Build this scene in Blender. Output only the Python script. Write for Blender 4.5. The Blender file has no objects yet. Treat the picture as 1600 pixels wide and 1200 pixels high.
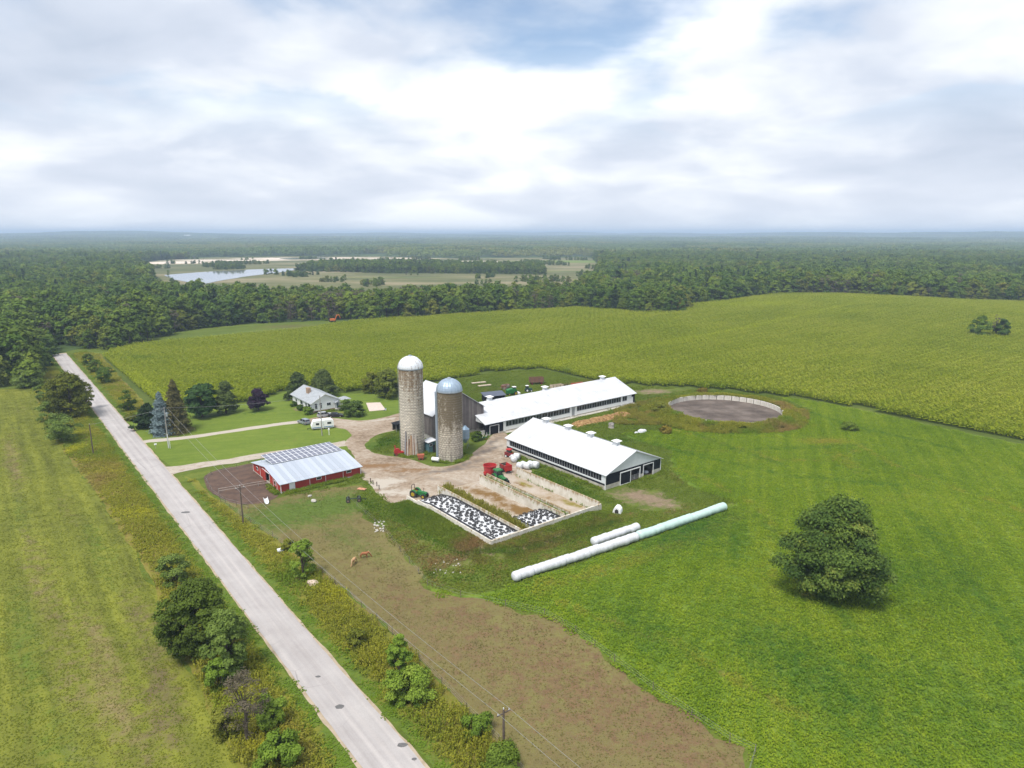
import bpy, math, random
import numpy as np
from mathutils import Vector, Matrix, geometry
R = math.radians
rng = np.random.default_rng(7)
random.seed(7)
scene = bpy.context.scene
COL = scene.collection

# ------------------------------------------------------------------ camera
CAM_H, FPX, HORIZON = 55.0, 1067.0, 365.0
PITCH = math.atan((600 - HORIZON) / FPX)
SP, CP = math.sin(PITCH), math.cos(PITCH)
cd = bpy.data.cameras.new('camera')
cam = bpy.data.objects.new('camera', cd)
COL.objects.link(cam)
cd.sensor_width = 36
cd.lens = 36 * FPX / 1600
cd.clip_start = 0.5
cd.clip_end = 60000
cam.location = (0, 0, CAM_H)
cam.rotation_euler = (math.pi / 2 - PITCH, 0, 0)
scene.camera = cam

# ------------------------------------------------------------------ sky, sun, exposure
SUN_EL, SUN_AZ = R(62), R(212)            # azimuth clockwise from +Y
SUN_STRENGTH, SUN_ANGLE = 2.2, R(18)
SKY_STRENGTH = 0.09
HAZE_DENSITY = 0.00019
scene.view_settings.view_transform = 'Standard'
scene.view_settings.look = 'None'
scene.view_settings.gamma = 1
scene.view_settings.exposure = 0.9
scene.view_settings.use_curve_mapping = False
scene.cycles.max_bounces = 5
scene.cycles.diffuse_bounces = 2
scene.cycles.glossy_bounces = 2
scene.cycles.transmission_bounces = 2
scene.cycles.volume_bounces = 0
scene.cycles.transparent_max_bounces = 6
scene.cycles.caustics_reflective = False
scene.cycles.caustics_refractive = False

world = bpy.data.worlds.new("World")
scene.world = world
world.use_nodes = True


def build_sky():
    nt = world.node_tree
    N, L = nt.nodes, nt.links
    N.clear()
    out = N.new('ShaderNodeOutputWorld')
    sky = N.new('ShaderNodeTexSky')
    sky.sky_type = 'NISHITA'
    sky.sun_disc = False
    sky.sun_elevation = SUN_EL
    sky.sun_rotation = SUN_AZ
    bg = N.new('ShaderNodeBackground')
    bg.inputs[1].default_value = SKY_STRENGTH
    L.new(sky.outputs[0], bg.inputs[0])
    tc = N.new('ShaderNodeTexCoord')
    sep = N.new('ShaderNodeSeparateXYZ')
    L.new(tc.outputs['Generated'], sep.inputs[0])

    def m(op, a, b=None, clamp=False):
        n = N.new('ShaderNodeMath')
        n.operation = op
        n.use_clamp = clamp
        for i, v in enumerate((a, b)):
            if v is None:
                continue
            if isinstance(v, (int, float)):
                n.inputs[i].default_value = v
            else:
                L.new(v, n.inputs[i])
        return n.outputs[0]
    zc = m('ADD', m('MAXIMUM', sep.outputs[2], 0.0), 0.24)
    cx = N.new('ShaderNodeCombineXYZ')
    L.new(m('DIVIDE', sep.outputs[0], zc), cx.inputs[0])
    L.new(m('DIVIDE', sep.outputs[1], zc), cx.inputs[1])

    def noise(scale, detail, rough, dist, off):
        mp = N.new('ShaderNodeMapping')
        mp.inputs['Location'].default_value = off
        L.new(cx.outputs[0], mp.inputs[0])
        n = N.new('ShaderNodeTexNoise')
        n.inputs['Scale'].default_value = scale
        n.inputs['Detail'].default_value = detail
        n.inputs['Roughness'].default_value = rough
        n.inputs['Distortion'].default_value = dist
        L.new(mp.outputs[0], n.inputs['Vector'])
        return n.outputs['Fac']
    big = noise(0.72, 3, 0.5, 0.2, CLOUD_OFF1)
    mid = noise(2.0, 8, 0.5, 0.25, CLOUD_OFF2)
    cov = noise(1.2, 6, 0.5, 0.2, CLOUD_OFF3)
    lum = m('ADD', m('MULTIPLY', big, 0.55), m('MULTIPLY', mid, 0.45))
    rmp = N.new('ShaderNodeValToRGB')
    e = rmp.color_ramp.elements
    e[0].position, e[0].color = 0.35, (0.365, 0.415, 0.50, 1)
    e[1].position, e[1].color = 0.60, (0.80, 0.81, 0.83, 1)
    k = e.new(0.46)
    k.color = (0.475, 0.515, 0.59, 1)
    k = e.new(0.53)
    k.color = (0.62, 0.645, 0.68, 1)
    L.new(lum, rmp.inputs[0])
    # the deck thins to a pale even band towards the horizon
    hz = N.new('ShaderNodeMapRange')
    hz.interpolation_type = 'SMOOTHSTEP'
    hz.inputs[1].default_value = 0.0
    hz.inputs[2].default_value = 0.13
    hz.inputs[3].default_value = 0.55
    hz.inputs[4].default_value = 0.0
    L.new(sep.outputs[2], hz.inputs[0])
    mixh = N.new('ShaderNodeMix')
    mixh.data_type = 'RGBA'
    L.new(hz.outputs[0], mixh.inputs[0])
    L.new(rmp.outputs[0], mixh.inputs[6])
    mixh.inputs[7].default_value = (0.60, 0.62, 0.665, 1)
    cb = N.new('ShaderNodeBackground')
    cb.inputs[1].default_value = CLOUD_GAIN
    L.new(mixh.outputs[2], cb.inputs[0])
    # cover: closed cloud with a few thin places where the blue shows
    cr = N.new('ShaderNodeMapRange')
    cr.interpolation_type = 'SMOOTHSTEP'
    cr.inputs[1].default_value = 0.36
    cr.inputs[2].default_value = 0.54
    cr.inputs[3].default_value = 0.06
    cr.inputs[4].default_value = 1.0
    L.new(cov, cr.inputs[0])
    # seen edge-on, low clouds close up and hide the gaps between them
    lo = N.new('ShaderNodeMapRange')
    lo.interpolation_type = 'SMOOTHSTEP'
    lo.inputs[1].default_value = 0.10
    lo.inputs[2].default_value = 0.27
    lo.inputs[3].default_value = 1.0
    lo.inputs[4].default_value = 0.0
    L.new(sep.outputs[2], lo.inputs[0])
    mx = N.new('ShaderNodeMixShader')
    L.new(m('MAXIMUM', cr.outputs[0], lo.outputs[0]), mx.inputs[0])
    L.new(bg.outputs[0], mx.inputs[1])
    L.new(cb.outputs[0], mx.inputs[2])
    L.new(mx.outputs[0], out.inputs[0])


CLOUD_OFF1, CLOUD_OFF2, CLOUD_OFF3 = (35.4, 25.7, 0.0), (45.69, 28.32, 0.0), (74.34, 29.7, 0.0)
CLOUD_GAIN = 0.86
build_sky()
sd = bpy.data.lights.new('sun', 'SUN')
sd.energy = SUN_STRENGTH
sd.angle = SUN_ANGLE
sd.color = (1.0, 0.96, 0.9)
sun = bpy.data.objects.new('sun', sd)
COL.objects.link(sun)
sun.rotation_euler = Vector((math.sin(SUN_AZ) * math.cos(SUN_EL), math.cos(SUN_AZ) * math.cos(SUN_EL), math.sin(SUN_EL))).to_track_quat('Z', 'Y').to_euler()
sun.location = (100, 100, 80)


# ------------------------------------------------------------------ places
def at(px, py, z=0.0):
    """the point at height z that the photograph shows at pixel (px, py)"""
    u, v = (px - 800) / FPX, (py - 600) / FPX
    d = (u, CP - v * SP, -SP - v * CP)
    t = (z - CAM_H) / d[2]
    return (d[0] * t, d[1] * t)


def ats(pts, z=0.0):
    return [at(x, y, z) for x, y in pts]


ANG = R(38.2)
AX, AY = math.cos(ANG), math.sin(ANG)


def F(a, b):
    """farm grid: a across the road, b along it"""
    return (a * AX - b * AY, a * AY + b * AX)


def smooth(e0, e1, x):
    t = np.clip((x - e0) / (e1 - e0), 0, 1)
    return t * t * (3 - 2 * t)


def T(x, y):
    x = np.asarray(x, float)
    y = np.asarray(y, float)
    h = 6.0 * np.exp(-((x - 262) / 92) ** 2 / 2 - ((y - 505) / 85) ** 2 / 2)
    h = h + 2.0 * np.exp(-((x - 60) / 60) ** 2 / 2 - ((y - 440) / 60) ** 2 / 2)
    h = h * smooth(240, 380, y)
    r = np.hypot(x, y)
    far = smooth(3500, 9500, r)
    hills = 26 + 18 * np.sin(x / 1400 + 1.3) * np.sin(y / 1700 + .4) + 11 * np.sin(x / 620 + y / 900) + 6 * np.sin(x / 290 - y / 700 + 2)
    return h + far * hills


def vnoise(x, y, scale, seed=0):
    """smooth value noise in numpy"""
    x = np.asarray(x, float) / scale + seed * 17.3
    y = np.asarray(y, float) / scale - seed * 9.1
    xi, yi = np.floor(x).astype(np.int64), np.floor(y).astype(np.int64)
    fx, fy = x - xi, y - yi
    fx, fy = fx * fx * (3 - 2 * fx), fy * fy * (3 - 2 * fy)

    def hsh(a, b):
        n = (a * 374761393 + b * 668265263 + seed * 1442695) & 0x7fffffff
        n = ((n ^ (n >> 13)) * 1274126177) & 0x7fffffff
        return ((n ^ (n >> 16)) & 0xffff) / 65535.0
    return (hsh(xi, yi) * (1 - fx) + hsh(xi + 1, yi) * fx) * (1 - fy) + (hsh(xi, yi + 1) * (1 - fx) + hsh(xi + 1, yi + 1) * fx) * fy


def inside(poly, x, y):
    x = np.asarray(x, float)
    y = np.asarray(y, float)
    c = np.zeros(x.shape, bool)
    n = len(poly)
    j = n - 1
    for i in range(n):
        xi, yi = poly[i]
        xj, yj = poly[j]
        if yi != yj:
            c ^= ((yi > y) != (yj > y)) & (x < (xj - xi) * (y - yi) / (yj - yi) + xi)
        j = i
    return c


def dist_line(pts, x, y):
    d = np.full(np.shape(x), 1e9)
    for (x0, y0), (x1, y1) in zip(pts[:-1], pts[1:]):
        dx, dy = x1 - x0, y1 - y0
        t = np.clip(((x - x0) * dx + (y - y0) * dy) / (dx * dx + dy * dy + 1e-9), 0, 1)
        d = np.minimum(d, np.hypot(x - x0 - t * dx, y - y0 - t * dy))
    return d


# ------------------------------------------------------------------ objects
def tag(o, label=None, cat=None, group=None, kind=None):
    if label:
        o['label'] = label
    if cat:
        o['category'] = cat
    if group:
        o['group'] = group
    if kind:
        o['kind'] = kind
    return o


def thing(name, label, cat, loc=(0, 0, 0), rz=0.0, group=None):
    o = bpy.data.objects.new(name, None)
    o.empty_display_size = 0.5
    COL.objects.link(o)
    o.location = loc if len(loc) == 3 else (loc[0], loc[1], 0)
    o.rotation_euler = (0, 0, rz)
    return tag(o, label, cat, group)


def copy_tree(o, parent=None):
    c = o.copy()
    COL.objects.link(c)
    if parent:
        c.parent = parent
    for ch in o.children:
        copy_tree(ch, c)
    return c


def put(o, label, loc, rz, group=None):
    c = copy_tree(o)
    c['label'] = label
    if group:
        c['group'] = group
    c.location = loc if len(loc) == 3 else (loc[0], loc[1], 0)
    c.rotation_euler = (0, 0, rz)
    return c


class MB:
    def __init__(s):
        s.v, s.f, s.m = [], [], []

    def add(s, vs, fs, mi=0):
        k = len(s.v)
        s.v += [tuple(p) for p in vs]
        for f in fs:
            s.f.append(tuple(i + k for i in f))
            s.m.append(mi)
        return s

    def box(s, cx, cy, z0, sx, sy, sz, rz=0.0, mi=0, taper=0.0):
        hx, hy = sx / 2, sy / 2
        c, n = math.cos(rz), math.sin(rz)
        vs = []
        for z, k in ((z0, 1.0), (z0 + sz, 1.0 - taper)):
            for x, y in ((-hx, -hy), (hx, -hy), (hx, hy), (-hx, hy)):
                x, y = x * k, y * k
                vs.append((cx + x * c - y * n, cy + x * n + y * c, z))
        return s.add(vs, [(3, 2, 1, 0), (4, 5, 6, 7), (0, 1, 5, 4), (1, 2, 6, 5), (2, 3, 7, 6), (3, 0, 4, 7)], mi)

    def b2(s, x0, y0, z0, x1, y1, z1, mi=0):
        return s.box((x0 + x1) / 2, (y0 + y1) / 2, z0, abs(x1 - x0), abs(y1 - y0), z1 - z0, 0, mi)

    def prism(s, poly, z0, z1, mi=0):
        n = len(poly)
        vs = [(x, y, z0) for x, y in poly] + [(x, y, z1) for x, y in poly]
        fs = [tuple(range(n - 1, -1, -1)), tuple(range(n, 2 * n))] + [(i, (i + 1) % n, n + (i + 1) % n, n + i) for i in range(n)]
        return s.add(vs, fs, mi)

    def xz(s, prof, y0, y1, mi=0, top=None, inset=0.0):
        """side outline (x, z) drawn out from y0 to y1; points above z=top come in by inset"""
        n = len(prof)
        vs = []
        for sgn, y in ((1, y0), (-1, y1)):
            for x, z in prof:
                k = inset * max(0, z - top) if top is not None else 0
                vs.append((x, y + sgn * k, z))
        fs = [tuple(range(n)), tuple(range(2 * n - 1, n - 1, -1))] + [(i, n + i, n + (i + 1) % n, (i + 1) % n) for i in range(n)]
        return s.add(vs, fs, mi)

    def yz(s, prof, x0, x1, mi=0):
        n = len(prof)
        vs = [(x0, y, z) for y, z in prof] + [(x1, y, z) for y, z in prof]
        fs = [tuple(range(n - 1, -1, -1)), tuple(range(n, 2 * n))] + [(i, (i + 1) % n, n + (i + 1) % n, n + i) for i in range(n)]
        return s.add(vs, fs, mi)

    def cyl(s, p0, p1, r0, r1=None, n=10, mi=0, caps=True):
        r1 = r0 if r1 is None else r1
        p0, p1 = Vector(p0), Vector(p1)
        d = (p1 - p0).normalized()
        a = d.orthogonal().normalized()
        b = d.cross(a)
        vs = []
        for p, r in ((p0, r0), (p1, r1)):
            for i in range(n):
                t = 2 * math.pi * i / n
                vs.append(p + a * (r * math.cos(t)) + b * (r * math.sin(t)))
        fs = [(i, (i + 1) % n, n + (i + 1) % n, n + i) for i in range(n)]
        if caps:
            fs += [tuple(range(n - 1, -1, -1)), tuple(range(n, 2 * n))]
        return s.add(vs, fs, mi)

    def path(s, pts, radii, n=6, mi=0):
        k = len(pts)
        vs = []
        for i, p in enumerate(pts):
            p = Vector(p)
            d = (Vector(pts[min(i + 1, k - 1)]) - Vector(pts[max(i - 1, 0)])).normalized()
            a = d.cross(Vector((0.31, 0.17, 0.93))).normalized()
            b = d.cross(a)
            r = radii[i] if hasattr(radii, '__len__') else radii
            for j in range(n):
                t = 2 * math.pi * j / n
                vs.append(p + a * (r * math.cos(t)) + b * (r * math.sin(t)))
        fs = []
        for i in range(k - 1):
            for j in range(n):
                fs.append((i * n + j, i * n + (j + 1) % n, (i + 1) * n + (j + 1) % n, (i + 1) * n + j))
        fs += [tuple(range(n - 1, -1, -1)), tuple(range((k - 1) * n, k * n))]
        return s.add(vs, fs, mi)

    def lathe(s, prof, n=24, c=(0, 0), mi=0, a0=0.0, a1=2 * math.pi):
        full = abs(a1 - a0 - 2 * math.pi) < 1e-6
        k = n if full else n + 1
        vs = []
        for r, z in prof:
            for i in range(k):
                t = a0 + (a1 - a0) * i / n
                vs.append((c[0] + r * math.cos(t), c[1] + r * math.sin(t), z))
        fs = []
        for j in range(len(prof) - 1):
            for i in range(n):
                i2 = (i + 1) % k
                fs.append((j * k + i, j * k + i2, (j + 1) * k + i2, (j + 1) * k + i))
        return s.add(vs, fs, mi)

    def ball(s, c, r, n=8, m=6, mi=0, sq=(1, 1, 1)):
        vs = [(c[0], c[1], c[2] - r * sq[2])]
        for j in range(1, m):
            p = math.pi * j / m
            for i in range(n):
                t = 2 * math.pi * i / n
                vs.append((c[0] + r * sq[0] * math.sin(p) * math.cos(t), c[1] + r * sq[1] * math.sin(p) * math.sin(t), c[2] - r * sq[2] * math.cos(p)))
        vs.append((c[0], c[1], c[2] + r * sq[2]))
        fs = [(0, 1 + (i + 1) % n, 1 + i) for i in range(n)]
        for j in range(m - 2):
            for i in range(n):
                fs.append((1 + j * n + i, 1 + j * n + (i + 1) % n, 1 + (j + 1) * n + (i + 1) % n, 1 + (j + 1) * n + i))
        e = len(vs) - 1
        fs += [(e, 1 + (m - 2) * n + i, 1 + (m - 2) * n + (i + 1) % n) for i in range(n)]
        return s.add(vs, fs, mi)

    def mesh(s, name, mats):
        me = bpy.data.meshes.new(name)
        me.from_pydata([tuple(p) for p in s.v], [], s.f)
        for mm in (mats if isinstance(mats, (list, tuple)) else [mats]):
            me.materials.append(mm)
        if any(s.m):
            me.polygons.foreach_set('material_index', s.m)
        me.update()
        return me

    def build(s, name, mats, parent=None, loc=None, smooth_ang=None):
        me = s.mesh(name, mats)
        if smooth_ang is not None:
            me.polygons.foreach_set('use_smooth', [True] * len(me.polygons))
            me.set_sharp_from_angle(angle=R(smooth_ang))
        return link(name, me, parent, loc)


def link(name, me, parent=None, loc=None, rz=0.0):
    o = bpy.data.objects.new(name, me)
    COL.objects.link(o)
    if parent:
        o.parent = parent
    if loc is not None:
        o.location = loc if len(loc) == 3 else (loc[0], loc[1], 0)
    if rz:
        o.rotation_euler = (0, 0, rz)
    return o


# ------------------------------------------------------------------ materials
MATS = {}


def new_mat(name):
    m = bpy.data.materials.new(name)
    m.use_nodes = True
    nt = m.node_tree
    return m, nt.nodes, nt.links, nt.nodes['Principled BSDF']


def mat(name, c, rough=0.7, c2=None, scale=4.0, amount=1.0, metal=0.0, bump=0.0, bscale=20.0, stretch=(1, 1, 1), spec=0.3, coords='Object', lo=0.35, hi=0.65, detail=5):
    if name in MATS:
        return MATS[name]
    m, N, L, b = new_mat(name)
    b.inputs['Roughness'].default_value = rough
    b.inputs['Metallic'].default_value = metal
    b.inputs['Specular IOR Level'].default_value = spec
    if c2 is None:
        c2 = tuple(x * 0.78 for x in c)
    tc = N.new('ShaderNodeTexCoord')
    mp = N.new('ShaderNodeMapping')
    mp.inputs['Scale'].default_value = stretch
    if coords == 'World':
        g = N.new('ShaderNodeNewGeometry')
        L.new(g.outputs['Position'], mp.inputs[0])
    else:
        L.new(tc.outputs[coords], mp.inputs[0])
    n = N.new('ShaderNodeTexNoise')
    n.inputs['Scale'].default_value = scale
    n.inputs['Detail'].default_value = detail
    n.inputs['Roughness'].default_value = 0.62
    L.new(mp.outputs[0], n.inputs['Vector'])
    r = N.new('ShaderNodeMapRange')
    r.inputs[1].default_value = lo
    r.inputs[2].default_value = hi
    r.inputs[4].default_value = amount
    L.new(n.outputs['Fac'], r.inputs[0])
    mx = N.new('ShaderNodeMix')
    mx.data_type = 'RGBA'
    L.new(r.outputs[0], mx.inputs[0])
    mx.inputs[6].default_value = (*c, 1)
    mx.inputs[7].default_value = (*c2, 1)
    L.new(mx.outputs[2], b.inputs['Base Color'])
    if bump:
        n2 = N.new('ShaderNodeTexNoise')
        n2.inputs['Scale'].default_value = bscale
        n2.inputs['Detail'].default_value = 4
        L.new(mp.outputs[0], n2.inputs['Vector'])
        bp = N.new('ShaderNodeBump')
        bp.inputs['Strength'].default_value = bump
        bp.inputs['Distance'].default_value = 0.05
        L.new(n2.outputs['Fac'], bp.inputs['Height'])
        L.new(bp.outputs[0], b.inputs['Normal'])
    MATS[name] = m
    return m


class NB:
    """small node builder for ground and foliage"""

    def __init__(s, name):
        s.mat, s.N, s.L, s.b = new_mat(name)
        s.b.inputs['Specular IOR Level'].default_value = 0.1
        s.b.inputs['Roughness'].default_value = 0.9
        s.pos = s.N.new('ShaderNodeNewGeometry').outputs['Position']

    def set(s, sock, v):
        if isinstance(v, (int, float)):
            sock.default_value = v
        elif isinstance(v, tuple):
            sock.default_value = (*v, 1) if len(v) == 3 and sock.type == 'RGBA' else v
        else:
            s.L.new(v, sock)

    def math(s, op, a, b=0.0, clamp=False):
        n = s.N.new('ShaderNodeMath')
        n.operation = op
        n.use_clamp = clamp
        s.set(n.inputs[0], a)
        s.set(n.inputs[1], b)
        return n.outputs[0]

    def noise(s, scale, detail=4, rough=0.6, rot=0.0, stretch=(1, 1, 1), vec=None, lo=None, hi=None):
        mp = s.N.new('ShaderNodeMapping')
        mp.vector_type = 'TEXTURE'
        mp.inputs['Rotation'].default_value = (0, 0, rot)
        mp.inputs['Scale'].default_value = stretch
        s.L.new(vec or s.pos, mp.inputs[0])
        n = s.N.new('ShaderNodeTexNoise')
        n.inputs['Scale'].default_value = scale
        n.inputs['Detail'].default_value = detail
        n.inputs['Roughness'].default_value = rough
        s.L.new(mp.outputs[0], n.inputs['Vector'])
        return n.outputs['Fac'] if lo is None else s.rng(n.outputs['Fac'], lo, hi)

    def rng(s, v, lo, hi, a=0.0, b=1.0):
        r = s.N.new('ShaderNodeMapRange')
        s.L.new(v, r.inputs[0])
        for i, x in ((1, lo), (2, hi), (3, a), (4, b)):
            r.inputs[i].default_value = x
        return r.outputs[0]

    def attr(s, name, kind='GEOMETRY'):
        n = s.N.new('ShaderNodeAttribute')
        n.attribute_type = kind
        n.attribute_name = name
        return n.outputs['Fac']

    def mix(s, f, a, b, mode='MIX'):
        m = s.N.new('ShaderNodeMix')
        m.data_type = 'RGBA'
        m.blend_type = mode
        s.set(m.inputs[0], f)
        s.set(m.inputs[6], a)
        s.set(m.inputs[7], b)
        return m.outputs[2]

    def ramp(s, v, stops):
        r = s.N.new('ShaderNodeValToRGB')
        e = r.color_ramp.elements
        while len(e) < len(stops):
            e.new(0.5)
        for k, (p, c) in zip(e, stops):
            k.position = p
            k.color = (*c, 1)
        s.L.new(v, r.inputs[0])
        return r.outputs[0]

    def bump(s, h, strength=0.5, dist=0.1):
        b = s.N.new('ShaderNodeBump')
        b.inputs['Strength'].default_value = strength
        b.inputs['Distance'].default_value = dist
        s.L.new(h, b.inputs['Height'])
        s.L.new(b.outputs[0], s.b.inputs['Normal'])

    def done(s, col):
        s.set(s.b.inputs['Base Color'], col)
        return s.mat

    def leafy(s, col, trans=0.35):
        s.set(s.b.inputs['Base Color'], col)
        t = s.N.new('ShaderNodeBsdfTranslucent')
        s.set(t.inputs[0], col)
        m = s.N.new('ShaderNodeMixShader')
        m.inputs[0].default_value = trans
        s.L.new(s.b.outputs[0], m.inputs[1])
        s.L.new(t.outputs[0], m.inputs[2])
        out = s.N['Material Output'] if 'Material Output' in s.N else s.N.new('ShaderNodeOutputMaterial')
        s.L.new(m.outputs[0], out.inputs[0])
        return s.mat


def ground_mat(name, c_lo, c_mid, c_hi, streak=None, dry=(0.19, 0.15, 0.06), bare=(0.24, 0.18, 0.11), streak_amt=0.5, fine=1.6, bumpy=0.6, lush=(0.05, 0.10, 0.012)):
    """grass ground: broad and fine mottling, optional streaks along a direction, 'dry', 'bare' and 'lush' masks"""
    k = NB(name)
    n1 = k.noise(0.035, 5, 0.6)
    n2 = k.noise(0.35, 5, 0.65)
    n3 = k.noise(fine, 4, 0.7)
    v = k.math('ADD', k.math('MULTIPLY', n1, 0.45), k.math('ADD', k.math('MULTIPLY', n2, 0.3), k.math('MULTIPLY', n3, 0.25)))
    if streak is not None:
        st = k.noise(0.5, 4, 0.6, rot=streak, stretch=(26, 1, 1))
        v = k.math('ADD', v, k.math('MULTIPLY', k.math('SUBTRACT', st, 0.5), streak_amt))
    col = k.ramp(v, [(0.36, c_lo), (0.5, c_mid), (0.64, c_hi)])
    for a, c in (('lush', lush), ('dry', dry), ('bare', bare)):
        f = k.math('ADD', k.attr(a), k.math('MULTIPLY', k.math('SUBTRACT', k.noise(0.6, 6, 0.7), 0.5), 1.6))
        f = k.math('MULTIPLY', k.rng(f, 0.35, 0.8), k.rng(k.attr(a), 0.0, 0.12))
        cc = k.mix(k.noise(1.3, 4, 0.7, lo=0.35, hi=0.65), c, tuple(x * 0.68 for x in c))
        col = k.mix(f, col, cc)
    k.bump(k.math('ADD', n3, k.noise(5.0, 3, 0.7)), bumpy, 0.12)
    return k.done(col)


# ------------------------------------------------------------------ ground sheets
def ragged(poly, amp, step=1.2, seed=1):
    """polygon outline resampled and worn by noise"""
    out = []
    n = len(poly)
    for i in range(n):
        (x0, y0), (x1, y1) = poly[i], poly[(i + 1) % n]
        d = math.hypot(x1 - x0, y1 - y0)
        k = max(1, int(d / step))
        for j in range(k):
            t = j / k
            out.append((x0 + (x1 - x0) * t, y0 + (y1 - y0) * t))
    a = np.array(out)
    if amp:
        nx = (vnoise(a[:, 0], a[:, 1], step * 4, seed) - .5) * 2 + (vnoise(a[:, 0], a[:, 1], step * 1.3, seed + 5) - .5)
        ny = (vnoise(a[:, 0], a[:, 1], step * 4, seed + 9) - .5) * 2 + (vnoise(a[:, 0], a[:, 1], step * 1.3, seed + 14) - .5)
        a = a + np.stack([nx, ny], 1) * amp
    return [tuple(p) for p in a]


def curve(pts, n=6):
    """closed Catmull-Rom through pts"""
    out = []
    m = len(pts)
    for i in range(m):
        p0, p1, p2, p3 = (np.array(pts[(i + k) % m], float) for k in (-1, 0, 1, 2))
        for j in range(n):
            t = j / n
            out.append(tuple(0.5 * (2 * p1 + (p2 - p0) * t + (2 * p0 - 5 * p1 + 4 * p2 - p3) * t * t + (3 * p1 - p0 - 3 * p2 + p3) * t ** 3)))
    return out


def blobs(x, y, items):
    """items: (px, py, long radius, short radius, angle deg, strength); strongest wins"""
    v = np.zeros(np.shape(x))
    for px, py, ra, rb, ang, s in items:
        cx, cy = at(px, py)
        c, n = math.cos(R(ang)), math.sin(R(ang))
        dx, dy = x - cx, y - cy
        q = ((dx * c + dy * n) / ra) ** 2 + ((-dx * n + dy * c) / rb) ** 2
        v = np.maximum(v, s * np.exp(-q))
    return v


def sheet(name, poly, z, spacing, material, masks=None, amp=0.0, step=1.2, kind='structure', label=None, zfun=None):
    b = ragged(poly, amp, step)
    nb = len(b)
    xs, ys = [p[0] for p in b], [p[1] for p in b]
    gx, gy = np.meshgrid(np.arange(min(xs), max(xs), spacing), np.arange(min(ys), max(ys), spacing))
    gx = gx.ravel() + 0.13 * spacing
    gy = gy.ravel() + 0.17 * spacing
    ok = inside(b, gx, gy)
    pts = [Vector(p) for p in b] + [Vector((x, y)) for x, y in zip(gx[ok], gy[ok])]
    vs, es, fs, _, _, _ = geometry.delaunay_2d_cdt(pts, [(i, (i + 1) % nb) for i in range(nb)], [], 1, 1e-4)
    V = np.array([(v[0], v[1]) for v in vs])
    Z = T(V[:, 0], V[:, 1]) + z
    if zfun is not None:
        Z = Z + zfun(V[:, 0], V[:, 1])
    me = bpy.data.meshes.new(name)
    me.from_pydata(np.column_stack([V, Z]).tolist(), [], [list(f) for f in fs])
    # all faces up
    nrm = np.zeros(len(me.polygons) * 3)
    me.polygons.foreach_get('normal', nrm)
    if nrm[2::3].mean() < 0:
        me.flip_normals()
    me.polygons.foreach_set('use_smooth', [True] * len(me.polygons))
    for nm, fn in (masks or {}).items():
        at_ = me.attributes.new(nm, 'FLOAT', 'POINT')
        at_.data.foreach_set('value', np.asarray(fn(V[:, 0], V[:, 1]), dtype=np.float32))
    me.materials.append(material)
    o = link(name, me)
    o['kind'] = kind
    if label:
        o['label'] = label
    return o


# ------------------------------------------------------------------ leaf meshes and scattering
def quads_mesh(name, P, rnd, material):
    """P: (n,4,3) quads"""
    n = len(P)
    me = bpy.data.meshes.new(name)
    me.vertices.add(n * 4)
    me.vertices.foreach_set('co', P.reshape(-1).astype(np.float32))
    me.loops.add(n * 4)
    me.loops.foreach_set('vertex_index', np.arange(n * 4, dtype=np.int32))
    me.polygons.add(n)
    me.polygons.foreach_set('loop_start', np.arange(0, n * 4, 4, dtype=np.int32))
    me.polygons.foreach_set('loop_total', np.full(n, 4, dtype=np.int32))
    me.update(calc_edges=True)
    a = me.attributes.new('rnd', 'FLOAT', 'POINT')
    a.data.foreach_set('value', np.repeat(rnd, 4).astype(np.float32))
    me.materials.append(material)
    return me


def leaf_quads(C, Nn, S, r, ratio=0.7):
    n = len(C)
    Nn = Nn / np.maximum(np.linalg.norm(Nn, axis=1, keepdims=True), 1e-6)
    q = r.normal(size=(n, 3))
    t = np.cross(Nn, q)
    t /= np.maximum(np.linalg.norm(t, axis=1, keepdims=True), 1e-6)
    b = np.cross(Nn, t)
    S = S[:, None]
    j = r.uniform(0.7, 1.2, size=(4, n, 1))
    return np.stack([C + t * S * j[0], C + b * S * ratio * j[1], C - t * S * j[2], C - b * S * ratio * j[3]], 1)


def unit(n, r):
    v = r.normal(size=(n, 3))
    return v / np.linalg.norm(v, axis=1, keepdims=True)


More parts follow.
